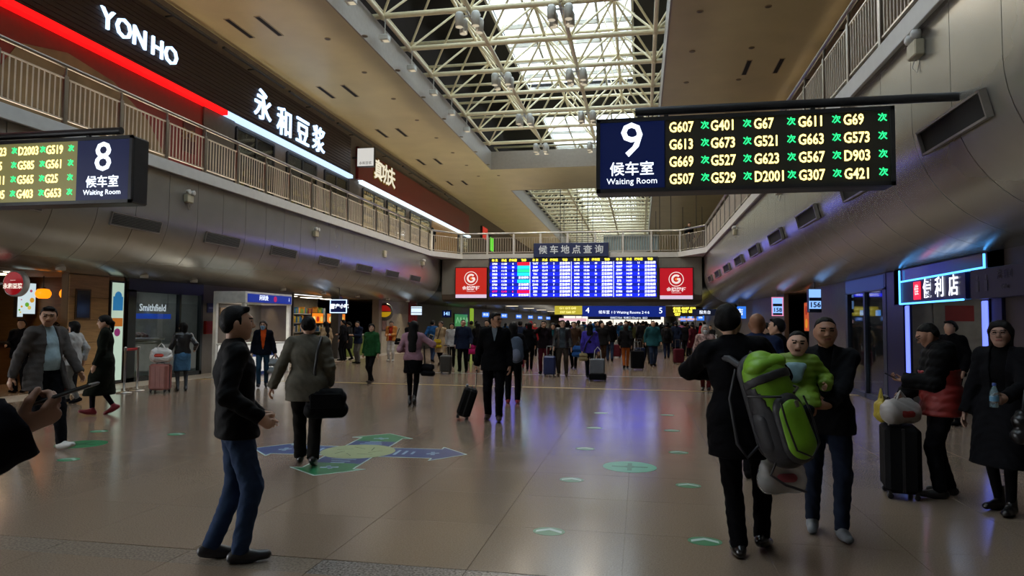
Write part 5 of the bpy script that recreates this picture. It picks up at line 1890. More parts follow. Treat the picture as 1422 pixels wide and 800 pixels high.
def make_bottom(J, P, T, lod):
    _, _, v = LOD[lod]
    e = T.get('bulk', .01)
    lo, hi = bounds(J, .2)
    hi[2] = J['waist'][2] + .1
    lo[2] = -.03
    g = Grid(lo, hi, v)
    b = P.get('build', 1.0)
    pel, up, F = J['pel'], J['up'], J['F']
    hem = T.get('hem')
    if T.get('skirt'):
        mid = (J['knee'][0] + J['knee'][1]) / 2
        k = min(1, (pel[2] - hem) / .45)
        c = pel * (1 - k) + mid * k
        c[2] = hem - .05
        g.cone(J['waist'] - up * .02, pel - up * .05, .125 * b + e, .16 * b + e, .04, (F, 1.25), ((J['waist'], up),))
        g.cone(pel - up * .04, c, .158 * b + e, T.get('flare', .17), .04, (F, 1.2), (((0, 0, hem), (0, 0, -1)),))
        for i in (0, 1):
            tt = min(1, (J['hip'][i][2] - hem + .05) / (J['hip'][i][2] - J['knee'][i][2]))
            g.cone(J['hip'][i], J['hip'][i] + (J['knee'][i] - J['hip'][i]) * tt, .1 * b, .09 * b, .08, None, (((0, 0, hem), (0, 0, -1)),))
    else:
        g.cone(J['waist'] - up * .03, pel - up * .02, .116 * b + e, .133 * b + e, .04, (F, 1.3), ((J['waist'], up),))
        for i in (0, 1):
            kn, an = J['knee'][i], J['ank'][i]
            d = nv(an - kn)
            g.cone(J['hip'][i], kn, T.get('thigh', .086) * b + e, T.get('knee', .062) + e * .6, .035)
            g.cone(kn, an - d * T.get('crop', .0), T.get('knee', .062) + e * .6, T.get('cuff', .05) + e * .5, .025, None, ((an + d * (.025 - T.get('crop', .0)), d),))
    if T.get('fold', 1):
        g.folds(.0045 if lod != 'far' else .002, 2.0)
    return g.mesh()


def make_shoe(J, i, T, lod):
    v = {'hero': .0085, 'mid': .013, 'far': .02}[lod]
    an = J['ank'][i]
    fd, fu = J['foot'][i]
    fr = np.cross(fd, fu)
    toe = an - fu * .045 + fd * .165
    heel = an - fu * .035 - fd * .045
    lo, hi = np.minimum(toe, heel) - .12, np.maximum(toe, heel) + .12
    hi[2] += .1
    g = Grid(lo, hi, v)
    sole = ((an - fu * .082, -fu),)
    g.cone(heel - fu * .01, an - fu * .045 + fd * .06, .04, .042, .03, (fr, 1.12), sole)
    g.cone(an - fu * .045 + fd * .05, toe, .044, .036, .03, (fu, 1.15), sole)
    g.cone(an - fu * .03 - fd * .005, an + fu * T.get('boot', .005), .045, .043, .03, None, sole + ((an + fu * (T.get('boot', .005) + .01), fu),))
    return g.mesh()


def make_hair(J, P, style, lod):
    v = {'hero': .0085, 'mid': .012, 'far': .02}[lod]
    hR, hF, hU = J['H']
    hc = J['hc']
    q = lambda x, y, z: hc + hR * x + hF * y + hU * z
    L = {'long': .52, 'tail': .3, 'bob': .2}.get(style, .16)
    g = Grid(hc - np.array([.2, .22, L]), hc + np.array([.2, .2, .17]), v)
    n = nv(-hU + hF * (.86 if style not in ('crew', 'short', 'bald') else .95))
    hl = q(0, .09, .112 if style in ('short', 'crew') else .074)
    vol = {'crew': .003, 'short': .008, 'bald': .003}.get(style, .014)
    g.ell(q(0, -.012, .03), hR, hF, hU, (.078 + vol, .097 + vol, .086 + vol * 1.1), .01, ((hl, n),))
    if style in ('short',):
        g.cone(q(-.045, .062, .094), q(.05, .058, .096), .018, .02, .02)
        for sx in (-1, 1):
            g.cone(q(sx * .078, .012, .03), q(sx * .078, .012, -.005), .012, .008, .012)
    if style in ('short', 'crew'):
        d_ = 1 if style == 'short' else .7
        g.cone(q(-.042, -.062, -.005), q(.042, -.062, -.005), .04 * d_ + .008, .04 * d_ + .008, .03)
        g.cone(q(-.03, -.07, -.045 * d_), q(.03, -.07, -.045 * d_), .024, .024, .02)
    if style in ('bob', 'long', 'tail'):
        for sx in (-1, 1):
            g.cone(q(sx * .05, .05, .085), q(sx * .075, .035, .02), .024, .02, .03)
            if style != 'tail':
                g.cone(q(sx * .075, .0, .03), q(sx * .078, .0, -.1), .022, .018, .03)
        if style == 'bob':
            g.cone(q(0, -.05, .0), q(0, -.06, -.09), .085, .07, .04, (hF, 1.3))
        elif style == 'long':
            dn = np.array([0, 0, -1.])
            g.cone(q(0, -.06, .0), hc - hF * .1 + dn * .2, .085, .095, .04, (hF, 1.7))
            g.cone(hc - hF * .1 + dn * .2, hc - hF * .12 + dn * .45, .1, .085, .04, (hF, 2.0))
        else:
            g.cone(q(0, -.08, .02), q(0, -.125, -.02), .03, .035, .03)
            g.cone(q(0, -.125, -.02), q(0, -.12, -.17), .035, .018, .02)
    if style == 'hoodup':
        g.D[:] = .3
        g.ell(q(0, -.02, .02), hR, hF, hU, (.105, .12, .125), .02)
        g.cone(q(0, -.02, -.02), J['neckb'] - J['F'] * .02, .1, .09, .04)
        g.cone(q(0, .06, -.01), q(0, .2, -.01), .068, .075, .01, (hU, .82), (), 's')
    if lod != 'far':
        X, Y, Z = g.ax[0][:, None, None], g.ax[1][None, :, None], g.ax[2][None, None, :]
        g.D = g.D + (.0022 * np.sin(95 * X + 20 * Z) * np.sin(80 * Y + 25 * Z)).astype(np.float32)
    V, Q = g.mesh()
    return big_head(V, J, P), Q


M_eye = mat('eye_dark', '1c1412', .25, noise=0)
M_hairb = mat('hair_black', '0b0909', .6, noise=.3, nscale=60, bump=.3, bscale=120, spec=.15)
M_hairbr = mat('hair_brown', '33241a', .5, noise=.3, nscale=60, bump=.4, bscale=120, spec=.4)
M_lip = mat('lips', '8a4f48', .5, noise=.05)


def asm(m):
    return cloth(m) if isinstance(m, str) else m


def person(label, loc, face, H, P, group=None, lod='hero'):
    """a person: Empty at the feet > body, hair, garments, shoes"""
    s = H / 1.72
    t = thing('person', label, 'person', (loc[0], loc[1], 0.0015 if len(loc) < 3 else loc[2]), math.radians(face), group)
    J = skeleton(P)
    sk = skin(P.get('skin', 'c29a82'))

    def put(name, V, Q, mats, mi=None):
        if len(Q) == 0:
            return None
        return link(name, np_mesh(name, V * s, Q, mats, mi), t)
    V, Q, mi = make_body(J, P, lod)
    hm = P.get('hairm', M_hairb)
    put('body', V, Q, [sk, M_eye, hm, M_lip], mi)
    if P.get('hair'):
        V, Q = make_hair(J, P, P['hair'], lod)
        put('hood' if P['hair'] == 'hoodup' else 'hair', V, Q, [hm])
    for nm in ('shirt', 'top', 'vest'):
        T = P.get(nm)
        if T:
            V, Q = make_top(J, P, T, lod)
            put(T.get('name', 'shirt' if nm == 'shirt' else 'jacket'), V, Q, [asm(T['m'])])
    for nm in ('bottom', 'tights'):
        T = P.get(nm)
        if T:
            V, Q = make_bottom(J, P, T, lod)
            put(T.get('name', 'trousers'), V, Q, [asm(T['m'])])
    T = P.get('shoes', {'m': '1a1818'})
    for i in (0, 1):
        V, Q = make_shoe(J, i, T, lod)
        put('shoe', V, Q, [asm(T['m'])])
    hR, hF, hU = J['H']
    q = lambda x, y, z: tuple((J['hc'] + hR * x + hF * y + hU * z) * s)
    if P.get('glasses'):
        m = MB()
        for sx in (-1, 1):
            m.tube([q(sx * .033 + .021 * math.cos(a * PI / 6), .108, .01 + .017 * math.sin(a * PI / 6)) for a in range(12)], .0022, 4, closed=True)
            m.tube([q(sx * .054, .106, .014), q(sx * .082, .0, .012)], .002, 4)
        m.tube([q(-.012, .11, .014), q(.012, .11, .014)], .002, 4)
        m.build('glasses', M_black, t)
    if P.get('mask'):
        g = Grid(J['hc'] - .14, J['hc'] + .14, .009)
        qq = lambda x, y, z: J['hc'] + hR * x + hF * y + hU * z
        g.cone(qq(0, .04, -.03), qq(0, .058, -.07), .074, .05, .02, None, ((qq(0, .0, -.012), hU), (qq(0, .03, 0), -hF)))
        g.cone(qq(0, .085, -.015), qq(0, .1, -.03), .02, .03, .02, None, ((qq(0, .0, -.008), hU),))
        V, Q = g.mesh()
        put('face_mask', V, Q, [mat('mask_' + P['mask'], P['mask'], .7)])
    t['_s'] = s
    J['s'] = s
    return t, J


def wpos(t, J, p):
    """local body point to world"""
    a = t.rotation_euler[2]
    p = np.array(p, float) * J['s']
    return Vector((p[0] * math.cos(a) - p[1] * math.sin(a) + t.location[0], p[0] * math.sin(a) + p[1] * math.cos(a) + t.location[1], p[2] + t.location[2]))


def walk(st=.2, lift=1, fwd='L', w=.085, yaw=4):
    """ankle tuples of a walking stride; fwd leg lands on its heel, the other pushes off its toes"""
    a = (-w, st, .1, yaw, 10) if fwd == 'L' else (-w, -st, .085 + .055 * lift, yaw, -28 * lift)
    b = (w, -st, .085 + .055 * lift, -yaw, -28 * lift) if fwd == 'L' else (w, st, .1, -yaw, 10)
    return (a, b)


TIGHTS = dict(m='17171a', name='tights', bulk=.004, knee=.054, cuff=.036, thigh=.082, fold=0)
STAND = ((-.1, .02, .085, 8, 0), (.1, -.01, .085, -8, 0))

# ================================================================== luggage and bags
def vol(name, prims, m, parent, v=.012, fold=0, cuts=()):
    """soft shape from blended tapered capsules (a, b, ra, rb, flat or None)"""
    P = np.array([p for q in prims for p in q[:2]], float)
    r = max(max(q[2], q[3]) for q in prims) + .05
    g = Grid(P.min(0) - r, P.max(0) + r, v)
    for q in prims:
        g.cone(q[0], q[1], q[2], q[3], q[5] if len(q) > 5 else .03, q[4] if len(q) > 4 else None)
    if fold:
        g.folds(fold, 1.0)
    for (p, n) in cuts:
        g.cut(p, n)
    V, Q = g.mesh()
    return link(name, np_mesh(name, V, Q, [m]), parent)


def suitcase(label, loc, rz, w, d, h, m, handle=.4, tilt=0.0, group=None, ribs=4, detail=True):
    """trolley case: w across, d deep, h tall; the pull handle rises on the +Y face"""
    t = thing('suitcase', label, 'suitcase', (loc[0], loc[1], .002 if len(loc) < 3 else loc[2]), rz, group)
    t.rotation_euler = (tilt, 0, rz)
    z0 = .055
    b = MB().box((0, 0, z0 + h / 2), (w, d, h), bev=.04).build('body', m, t)
    if detail:
        for k in range(ribs):
            x = -w * .36 + k * w * .72 / max(1, ribs - 1)
            MB().bb(x - .012, x + .012, -d / 2 - .006, -d / 2 + .01, z0 + .05, z0 + h - .05, bev=.004).build('rib', m, b)
        MB().bb(-w / 2 - .004, w / 2 + .004, -.012, .012, z0 + .02, z0 + h - .02).build('zip_band', M_black, b)
        MB().tube([(-.09, 0, z0 + h), (-.08, 0, z0 + h + .03), (.08, 0, z0 + h + .03), (.09, 0, z0 + h)], .011, 6).build('carry_handle', M_black, t)
    if handle:
        y = d / 2 - .045
        for s in (-1, 1):
            MB().tube([(s * w * .25, y, z0 + h - .02), (s * w * .25, y, z0 + h + handle)], .009, 6).build('handle_rod', M_rail, t)
        MB().tube([(-w * .27, y, z0 + h + handle), (w * .27, y, z0 + h + handle)], .017, 8).build('handle_grip', M_black, t)
    wm = MB().lathe([(.012, -.013), (.028, -.013), (.028, .013), (.012, .013)], n=12, axis='X').mesh('wheel', M_black)
    for sx in (-1, 1):
        for sy in (-1, 1):
            link('wheel', wm, t, (sx * (w / 2 - .05), sy * (d / 2 - .04), .028))
            MB().bb(sx * (w / 2 - .05) - .02, sx * (w / 2 - .05) + .02, sy * (d / 2 - .04) - .015, sy * (d / 2 - .04) + .015, .035, z0 + .02).build('caster', M_black, t)
    return t


def hand_bag(label, loc, rz, w, d, h, m, strap, group=None, name='handbag', sm=None, fold=.004, straps=None):
    """soft bag hanging from its strap points (strap = list of local points)"""
    t = thing(name, label, 'bag', loc, rz, group)
    vol('body', [((-w * .38, 0, -h * .85), (w * .38, 0, -h * .85), d * .55, d * .55, ((0, 1, 0), 1.0)), ((-w * .36, 0, -h * .35), (w * .36, 0, -h * .35), d * .5, d * .5, None),
                 ((-w * .34, 0, -h * .12), (w * .34, 0, -h * .12), d * .3, d * .3, None)], m, t, .014, fold)
    for st in (straps or [strap]):
        if st:
            MB().tube(st, .017, 6).build('strap', sm or M_black, t)
    return t


def carrier_bag(label, loc, rz, w, d, h, mats, group=None, cat='bag', printm=None):
    """plastic carrier bag standing or hanging; loc is the middle of its bottom"""
    t = thing('carrier_bag', label, cat, loc, rz, group)
    b = vol('body', [((-w * .34, 0, d * .5), (w * .34, 0, d * .5), d * .5, d * .5, None), ((-w * .34, 0, h * .55), (w * .34, 0, h * .55), d * .42, d * .42, None),
                     ((-w * .3, 0, h * .8), (w * .3, 0, h * .8), d * .14, d * .14, None)], mats[0], t, .013, .006)
    for s in (-1, 1):
        MB().tube([(-w * .2, s * d * .1, h * .82), (-w * .12, s * d * .05, h), (0, 0, h + .05), (w * .12, s * d * .05, h), (w * .2, s * d * .1, h * .82)], .009, 5).build('handle', mats[0], t)
    if len(mats) > 1:
        vol('printed_panel', [((-w * .16, -d * .3, h * .4), (w * .16, -d * .3, h * .4), d * .24, d * .24, None)], mats[1], t, .013, .004)
    return t


def phone(label, p, rz, tilt=0.9):
    t = thing('mobile_phone', label, 'phone', p, rz)
    t.rotation_euler = (tilt, 0, rz)
    MB().box((0, 0, 0), (.075, .15, .009), bev=.004).build('body', M_black, t)
    MB().box((0, 0, .005), (.066, .135, .001)).build('screen', mat('phone_screen', '20242c', .15), t)
    return t

# ================================================================== the people one can tell apart
def gp(u, v):
    p = at(u, v, z=0)
    return (p.x, p.y)


M_denim = cloth('2c3c58', bump=.4)
M_denimd = cloth('1c2434', bump=.4)
M_leather = mat('black_leather', '1c1b1d', .35, noise=.2, nscale=8, bump=.5, bscale=10)
M_nylon = mat('black_nylon', '0b0b0d', .72, spec=.1, noise=.15, bump=.4, bscale=12)
DARK = '16161a'

# man in bomber jacket and jeans, walking to the right
person('man in black bomber jacket and blue jeans walking across the hall, seen in profile', gp(316, 779), -54, 1.72,
       dict(feet=((-.085, -.1, .095, 4, -8), (.085, .07, .086, -4, 0)), py=.03, lean=-3, hair='short', head=(0, -2, 0),
            top=dict(m=M_nylon, hem=.83, bulk=.022, collar_h=.05, amp=.005), bottom=dict(m=M_denim, bulk=.014), shoes=dict(m=mat('shoe_dark', '1d1c20', .4)),
            hands=((-.2, .2, .95), (.24, .16, .98)), hand=(None, dict(curl=.8)), poles=(None, (.3, -1, 0))))

# man in grey jacket walking away
t, J = person('man in grey jacket and dark trousers walking away with a black shoulder bag', gp(424, 646), 24, 1.68,
              dict(feet=((-.07, .17, .09, 4, 4), (.09, -.15, .12, -4, -22)), hair='crew', lean=2, build=1.06,
                   top=dict(m=cloth('5a564c'), hem=.74, bulk=.028, flare=.03, amp=.005), bottom=dict(m=cloth('24221f'), bulk=.02, cuff=.06), shoes=dict(m=mat('shoe_black', '121212', .35)),
                   hands=((-.4, .02, .86), (.25, .12, .92)), hand=(dict(curl=.5), None)))
b = wpos(t, J, (.22, -.09, .87))
tr = math.radians(24)
hand_bag('black shoulder bag hanging at the right hip of the man in grey', b, tr, .4, .17, .27, M_nylon, [(-.12, .0, -.02), (-.13, -.04, .2), (-.1, -.06, .45), (-.07, .02, .585), (-.06, .14, .56), (-.08, .22, .4)], name='shoulder_bag')
MB().bb(-.17, .17, -.115, -.1, -.2, -.04, bev=.005).build('flap', M_nylon, bpy.data.objects['shoulder_bag'])

# man in grey suit jacket, light shirt
person('man in open grey suit jacket over pale blue shirt striding past the restaurant', gp(58, 625), -100, 1.78,
       dict(feet=((-.08, .22, .095, 2, 8), (.09, -.2, .15, -4, -32)), belly=.008, build=1.06, hair='short', head=(-36, -6, 4), skin='b08468',
            top=dict(m=cloth('4e4a48'), hem=.72, bulk=.022, open=(.14, .06, .7), flare=.03, collar_h=.03), shirt=dict(name='shirt', m=cloth('9db4bd'), hem=.95, bulk=.002, sleeve=0, collar_h=.04, fold=0),
            bottom=dict(m=cloth('1b1b20'), bulk=.018), shoes=dict(m=mat('white_shoe', 'b8b8b4', .5)), hands=((-.27, .25, .9), (.32, -.1, .88))))

# woman in long dark green coat
person('woman in long dark green coat and red shoes walking towards the restaurant', gp(143, 576), 126, 1.69,
       dict(feet=((-.06, .16, .1, 2, 8), (.06, -.15, .14, -2, -30)), build=.9, sw=.158, hair='tail', head=(0, -3, 0),
            top=dict(m=cloth('20241c'), hem=.34, bulk=.03, flare=.045), tights=dict(TIGHTS, m='1d1620'), shoes=dict(m=mat('red_shoe', '7a1624', .4), boot=.03),
            hands=((-.2, .12, .86), (.2, .05, .82))), lod='mid')

# woman in leather jacket with the pink case
t, J = person('woman in black leather jacket and blue denim skirt standing by the dark glass shop', gp(252, 543), 44, 1.56,
              dict(feet=((-.09, .0, .085, 6, 0), (.1, .03, .085, -6, 0)), build=.95, sw=.16, hair='bob', head=(30, 0, 0),
                   top=dict(m=M_leather, hem=.93, bulk=.02), bottom=dict(skirt=1, hem=.52, flare=.19, m=cloth('4a7396'), name='skirt'), tights=dict(TIGHTS, m='4a4e52'), shoes=dict(m=M_black, boot=.02),
                   hands=((-.34, .12, .8), (.3, .1, 1.05))), lod='mid')
sp = gp(222, 545)
suitcase('rose pink hard shell suitcase beside the woman in leather jacket', sp, .15, .42, .27, .58, mat('rose_case', 'a0655a', .35), .0)
carrier_bag('white and red plastic carrier bag lying on the rose pink suitcase', (sp[0], sp[1], .668), .2, .42, .22, .38, [mat('bag_white', 'd8d4d0', .4), mat('bag_red', 'c0301c', .4)])

# woman with face mask, navy and orange jacket
t, J = person('woman with blue face mask in navy and orange jacket walking past the help booth', gp(364, 538), 208, 1.62,
              dict(feet=walk(.17, .6, 'R'), build=.92, sw=.16, hair='bob', hairm=M_hairbr, mask='7aa0c0', head=(-12, -2, 0),
                   top=dict(m=cloth('191c28'), hem=.84, bulk=.03, open=(.012, .07, .98), collar_h=.05), shirt=dict(name='orange_lining', m=cloth('c04a18'), hem=1.0, bulk=.018, sleeve=0, collar_h=.06),
                   bottom=dict(m=cloth('223a4e'), bulk=.006), shoes=dict(m=M_black), hands=((-.3, .02, .86), (.26, .06, .88))), lod='mid')
b = wpos(t, J, (-.3, .03, .74))
hand_bag('pale grey tote bag carried by the woman with the blue mask', b, math.radians(16), .36, .14, .34, cloth('8a9094'), None, name='tote_bag', straps=[[(-.1, 0, -.04), (-.02, 0, .09), (.02, 0, .09), (.1, 0, -.04)]])

# woman in green jacket
person('woman in green zip jacket and dark trousers walking in front of the snack shop', gp(515, 533), 168, 1.55,
       dict(feet=walk(.13, .5, 'L', .06), build=1.0, sw=.165, hair='bob', head=(30, 8, 0),
            top=dict(m=cloth('1f4a26'), hem=.8, bulk=.035), bottom=dict(m=cloth('1c1a1c'), bulk=.008), shoes=dict(m=mat('shoe_brown', '2e2220', .5)), hands=((-.3, .1, .86), (.3, -.05, .84))), lod='mid')

# man in orange jacket at the pale wall
t, J = person('man in orange jacket, red shirt and white trousers reading his phone', gp(543, 502), 180, 1.66,
              dict(feet=STAND, hair='short', hairm=M_hairbr, head=(10, -22, 0), top=dict(m=cloth('b4763c'), hem=.86, bulk=.03, open=(.07, .09, .84)), shirt=dict(name='shirt', m=cloth('a02c1a'), hem=.87, bulk=.005, sleeve=0),
                   bottom=dict(m=cloth('b8b4b0'), bulk=.012), shoes=dict(m=mat('white_shoe', 'b8b8b4', .5)), hands=((-.08, .28, 1.12), (.14, .24, 1.1))), lod='mid')
b = wpos(t, J, (-.26, 0, .98))
hand_bag('dark shoulder bag at the side of the man in orange', b, .3, .26, .1, .24, M_nylon, [(-.06, 0, 0), (.08, 0, .4)], name='shoulder_bag')

# woman in pink sweater photographing
t, J = person('woman in dusty pink sweater with waist long black hair raising her phone', gp(573, 563), 14, 1.63,
              dict(feet=((-.06, .06, .085, 2, 0), (.04, -.12, .13, 0, -32)), build=.9, sw=.158, hair='long', head=(-8, 4, 0),
                   top=dict(m=cloth('94707c'), hem=.92, bulk=.03, collar_h=.02), bottom=dict(skirt=1, hem=.67, flare=.2, m=cloth('121216'), name='skirt'), tights=TIGHTS, shoes=dict(m=mat('boot_black', '141212', .35), boot=.1),
                   hands=((-.22, .22, 1.12), (.34, .26, 1.24)), poles=(None, (1, -.3, -.6))), lod='mid')
b = wpos(t, J, (.3, -.02, .85))
hand_bag('small black handbag hanging beside the skirt of the woman in pink', b, 0, .24, .1, .22, M_nylon, [(-.06, 0, 0), (-.08, 0, .35)])
b = wpos(t, J, (.33, .3, 1.36))
t2 = thing('mobile_phone', 'phone in a yellow case held up by the woman in pink', 'phone', b)
t2.rotation_euler = (1.2, .3, .2)
MB().box((0, 0, 0), (.08, .16, .012), bev=.004).build('case', mat('yellow_case', 'b8a020', .4), t2)
MB().box((0, 0, .007), (.07, .14, .002)).build('screen', mat('phone_screen', '20242c', .15), t2)

# man with the small black trolley
t, J = person('man in black jacket pulling a small black trolley case, looking aside', gp(686, 584), 190, 1.78,
              dict(feet=((-.08, .1, .09, 3, 4), (.1, -.12, .1, -10, -10)), hair='short', glasses=1, head=(55, 0, 0), skin='a87c62',
                   top=dict(m=cloth('131316'), hem=.8, bulk=.028, open=(.0, .045, 1.25)), shirt=dict(name='shirt', m=cloth('7a8088'), hem=1.1, bulk=.0, sleeve=0, collar_h=.03), bottom=dict(m=cloth('121217'), bulk=.016), shoes=dict(m=mat('shoe_brown2', '33241d', .4)),
                   hands=((-.24, .05, .87), (.3, -.06, .82)), hand=(None, dict(curl=.9))))
w_ = wpos(t, J, J['wri'][1])
cp = gp(640, 582)
tc = suitcase('small black trolley case tilted behind the man in black jacket', (cp[0] + .02, cp[1] - .02, .01), math.radians(-70), .36, .23, .48, M_nylon, 0, math.radians(-14))
tc.rotation_euler = (math.radians(-18), math.radians(0), math.radians(-78))
M_ = Matrix.Rotation(tc.rotation_euler[2], 4, 'Z') @ Matrix.Rotation(tc.rotation_euler[0], 4, 'X')
loc_top = [Vector((sx * .09, .07, .52)) for sx in (-1, 1)]
inv = M_.inverted()
hw = inv @ (w_ + Vector((0, 0, -.09)) - Vector(tc.location))
for q in loc_top:
    MB().tube([q, (hw.x + q.x * .6, hw.y, hw.z)], .008, 6).build('handle_rod', M_rail, tc)
MB().tube([(hw.x - .075, hw.y, hw.z), (hw.x + .075, hw.y, hw.z)], .015, 8).build('handle_grip', M_black, tc)
MB().box((-.02, -.09, .545), (.18, .05, .05), bev=.015).build('grey_strap', mat('strap_grey', '6a6e70', .5), tc)

# person in striped track trousers behind him
t, J = person('person in black track trousers with white side stripe and red shoes', gp(712, 560), 8, 1.62,
              dict(feet=STAND, hair='bob', build=.95, top=dict(m=cloth('17161a'), hem=.82, bulk=.03), bottom=dict(m=cloth('141418'), bulk=.018), shoes=dict(m=mat('red_trainer', '8a1c28', .5)), hands=((-.25, .1, .9), (.26, .1, .95))), lod='mid')
for i in (0, 1):
    s_ = -1 if i == 0 else 1
    a_, k_, n_ = [np.array(x) * J['s'] for x in (J['hip'][i], J['knee'][i], J['ank'][i])]
    o = np.array([s_ * .075, 0, 0])
    MB().tube([tuple(a_ + o * 1.2), tuple(k_ + o), tuple(n_ + o * .75)], .012, 5).build('side_stripe', mat('stripe_white', 'b8bcb8', .6), t)
b = wpos(t, J, (0.08, -.2, 1.02))
tb = thing('backpack', 'grey and blue backpack on the person in track trousers', 'bag', b, .1)
vol('body', [((0, 0, 0), (0, 0, .25), .15, .13, ((0, 1, 0), 1.5))], cloth('4a5464'), tb, .015, .004)
vol('pocket', [((0, -.08, -.02), (0, -.08, .06), .09, .08, ((0, 1, 0), 1.6))], cloth('6a6f80'), tb, .015)
MB().tube([(-.1, .05, .3), (-.1, .14, .38), (-.1, .3, .3)], .018, 6).build('strap', M_nylon, tb)

# man in black coat with the green backpack
t, J = person('man in long black jacket carrying a bright green backpack on his back', gp(1040, 770), -2, 1.77,
              dict(feet=((-.07, -.06, .085, 6, 0), (.1, .1, .11, -22, -14)), hair='short', lean=3, px=-.04, side=-6, head=(-14, 2, 4),
                   top=dict(m=cloth('111116', 'coat_black', .75), hem=.66, bulk=.026, flare=.015, collar_h=.05), bottom=dict(m=cloth('0e0e12'), bulk=.012), shoes=dict(m=mat('shoe_gloss', '141416', .25)),
                   hands=((-.16, .34, 1.2), (.14, .38, 1.2)), poles=((-1, -.1, -.12), (.9, -.3, -.6)), hand=(dict(curl=.7), dict(curl=.7))))
MB().box(tuple(np.array((-.1, .03, 1.455)) * J['s']), (.1, .035, .02), bev=.005, rz=.3).build('shoulder_tab', mat('tab_grey', '70757a', .6), t)
b = wpos(t, J, (.14, -.24, 1.05))
tb = thing('backpack', 'bright green and black hiking backpack on the man in black jacket', 'bag', b, math.radians(24))
tb.rotation_euler = (math.radians(-8), math.radians(-14), math.radians(28))
M_lime = mat('lime_nylon', '6fa01c', .5, noise=.12, bump=.35, bscale=14)
M_pkg = mat('pack_grey', '26262a', .55, noise=.1, bump=.3, bscale=14)
vol('main_body', [((0, 0, -.26), (0, .0, .2), .165, .15, ((0, 1, 0), 1.15), .05), ((0, .0, .18), (0, .02, .27), .13, .1, ((0, 1, 0), 1.2), .05)], M_lime, tb, .011, .004)
vol('back_panel', [((0, .1, -.24), (0, .1, .22), .15, .14, ((0, 1, 0), 2.2), .04)], M_pkg, tb, .012)
vol('side_pocket', [((-.13, -.0, -.24), (-.13, .0, -.08), .08, .075, ((1, 0, 0), 1.5), .03)], M_pkg, tb, .011)
vol('side_pocket', [((.13, -.0, -.24), (.13, .0, -.08), .08, .075, ((1, 0, 0), 1.5), .03)], M_pkg, tb, .011)
pk = vol('front_pocket', [((0, -.15, -.26), (0, -.14, -.06), .11, .1, ((0, 1, 0), 1.7), .03)], M_lime, tb, .01)
vol('pocket_edge', [((0, -.135, -.27), (0, -.125, -.04), .122, .113, ((0, 1, 0), 2.1), .03)], M_pkg, pk, .011)
vol('top_band', [((0, 0, -.26), (0, .0, .2), .171, .158, ((0, 1, 0), 1.12), .05), ((0, .0, .18), (0, .02, .27), .138, .108, ((0, 1, 0), 1.17), .05)], M_pkg, tb, .011, 0, (((0, 0, .2), (0, .25, 1)), ((0, 0, .14), (0, -.25, -1))))
vol('lid', [((-.06, -.03, .27), (.06, -.03, .27), .09, .09, ((0, 0, 1), 1.5), .03)], M_lime, tb, .011)
vol('side_panel', [((0, 0, -.26), (0, .0, .2), .17, .156, ((0, 1, 0), 1.13), .05)], M_pkg, tb, .011, 0, (((-.105, 0, 0), (1, 0, .25)),))
vol('base', [((0, 0, -.26), (0, .0, .2), .172, .158, ((0, 1, 0), 1.12), .05)], M_pkg, tb, .011, 0, (((0, 0, -.33), (0, 0, 1)),))
for sx in (-1, 1):
    MB().tube([(sx * .165, .02, .1), (sx * .12, -.13, .08), (sx * .05, -.17, .06)], .009, 5).build('compression_strap', M_black, tb)
MB().tube([(-.09, -.2, .03), (-.1, -.21, -.1), (-.09, -.215, -.28), (0, -.225, -.35), (.09, -.215, -.28), (.1, -.21, -.1), (.09, -.2, .03)], .007, 5).build('zip', M_black, pk)
MB().tube([(0.0, .04, .32), (.0, .08, .37), (.0, .12, .33)], .012, 6).build('grab_loop', M_pkg, tb)
MB().tube([(-.08, .1, .28), (-.1, .2, .36), (-.11, .34, .38), (-.1, .4, .24)], .026, 7).build('shoulder_strap', M_pkg, tb)
MB().tube([(-.13, .1, -.24), (-.24, .12, -.3), (-.26, .16, -.2), (-.2, .18, .1), (-.1, .16, .28)], .012, 6).build('shoulder_strap', M_pkg, tb)
MB().tube([(-.12, -.02, -.34), (-.2, -.02, -.42), (-.14, -.06, -.5), (-.02, -.08, -.58)], .009, 5).build('loose_strap', M_pkg, tb)
MB().box((.0, -.232, .0), (.03, .01, .045), bev=.004).build('logo_tab', M_rail, pk)
pb = at(1086, 686, y=5.02)
carrier_bag('clear plastic carrier bag with red contents hanging below the green backpack', (pb.x, pb.y, pb.z), .3, .26, .17, .3, [mat('bag_clear', 'a2a29e', .25, alpha=.6), mat('bag_pink', '8a3a44', .5)])

# father with the baby
t, J = person('man in dark grey jacket and jeans holding a baby on his arm', gp(1150, 743), 172, 1.68,
              dict(feet=((-.09, .06, .085, 10, 0), (.1, -.14, .1, -6, -8)), hair='crew', head=(4, -2, 0), skin='9a7058',
                   top=dict(m=cloth('26272b'), hem=.8, bulk=.022, open=(.0, .05, 1.2), collar_h=.045), shirt=dict(name='shirt', m=cloth('17171b'), hem=1.1, bulk=.0, sleeve=0), bottom=dict(m=M_denimd, bulk=.01), shoes=dict(m=mat('grey_trainer', '6c7074', .5)),
                   hands=((.02, .36, 1.06), (.2, .34, .96)), poles=((-.8, -.5, -.7), (1, -.3, -.7)), hand=(dict(curl=.6, palm=(.5, -.6, 0), dir=(1, .1, .0), thumb=(0, 0, 1)), dict(curl=.6, palm=(0, 0, 1), dir=(-.7, .7, .1), thumb=(0, 1, 0)))))
bp_ = wpos(t, J, (.23, .27, 0))
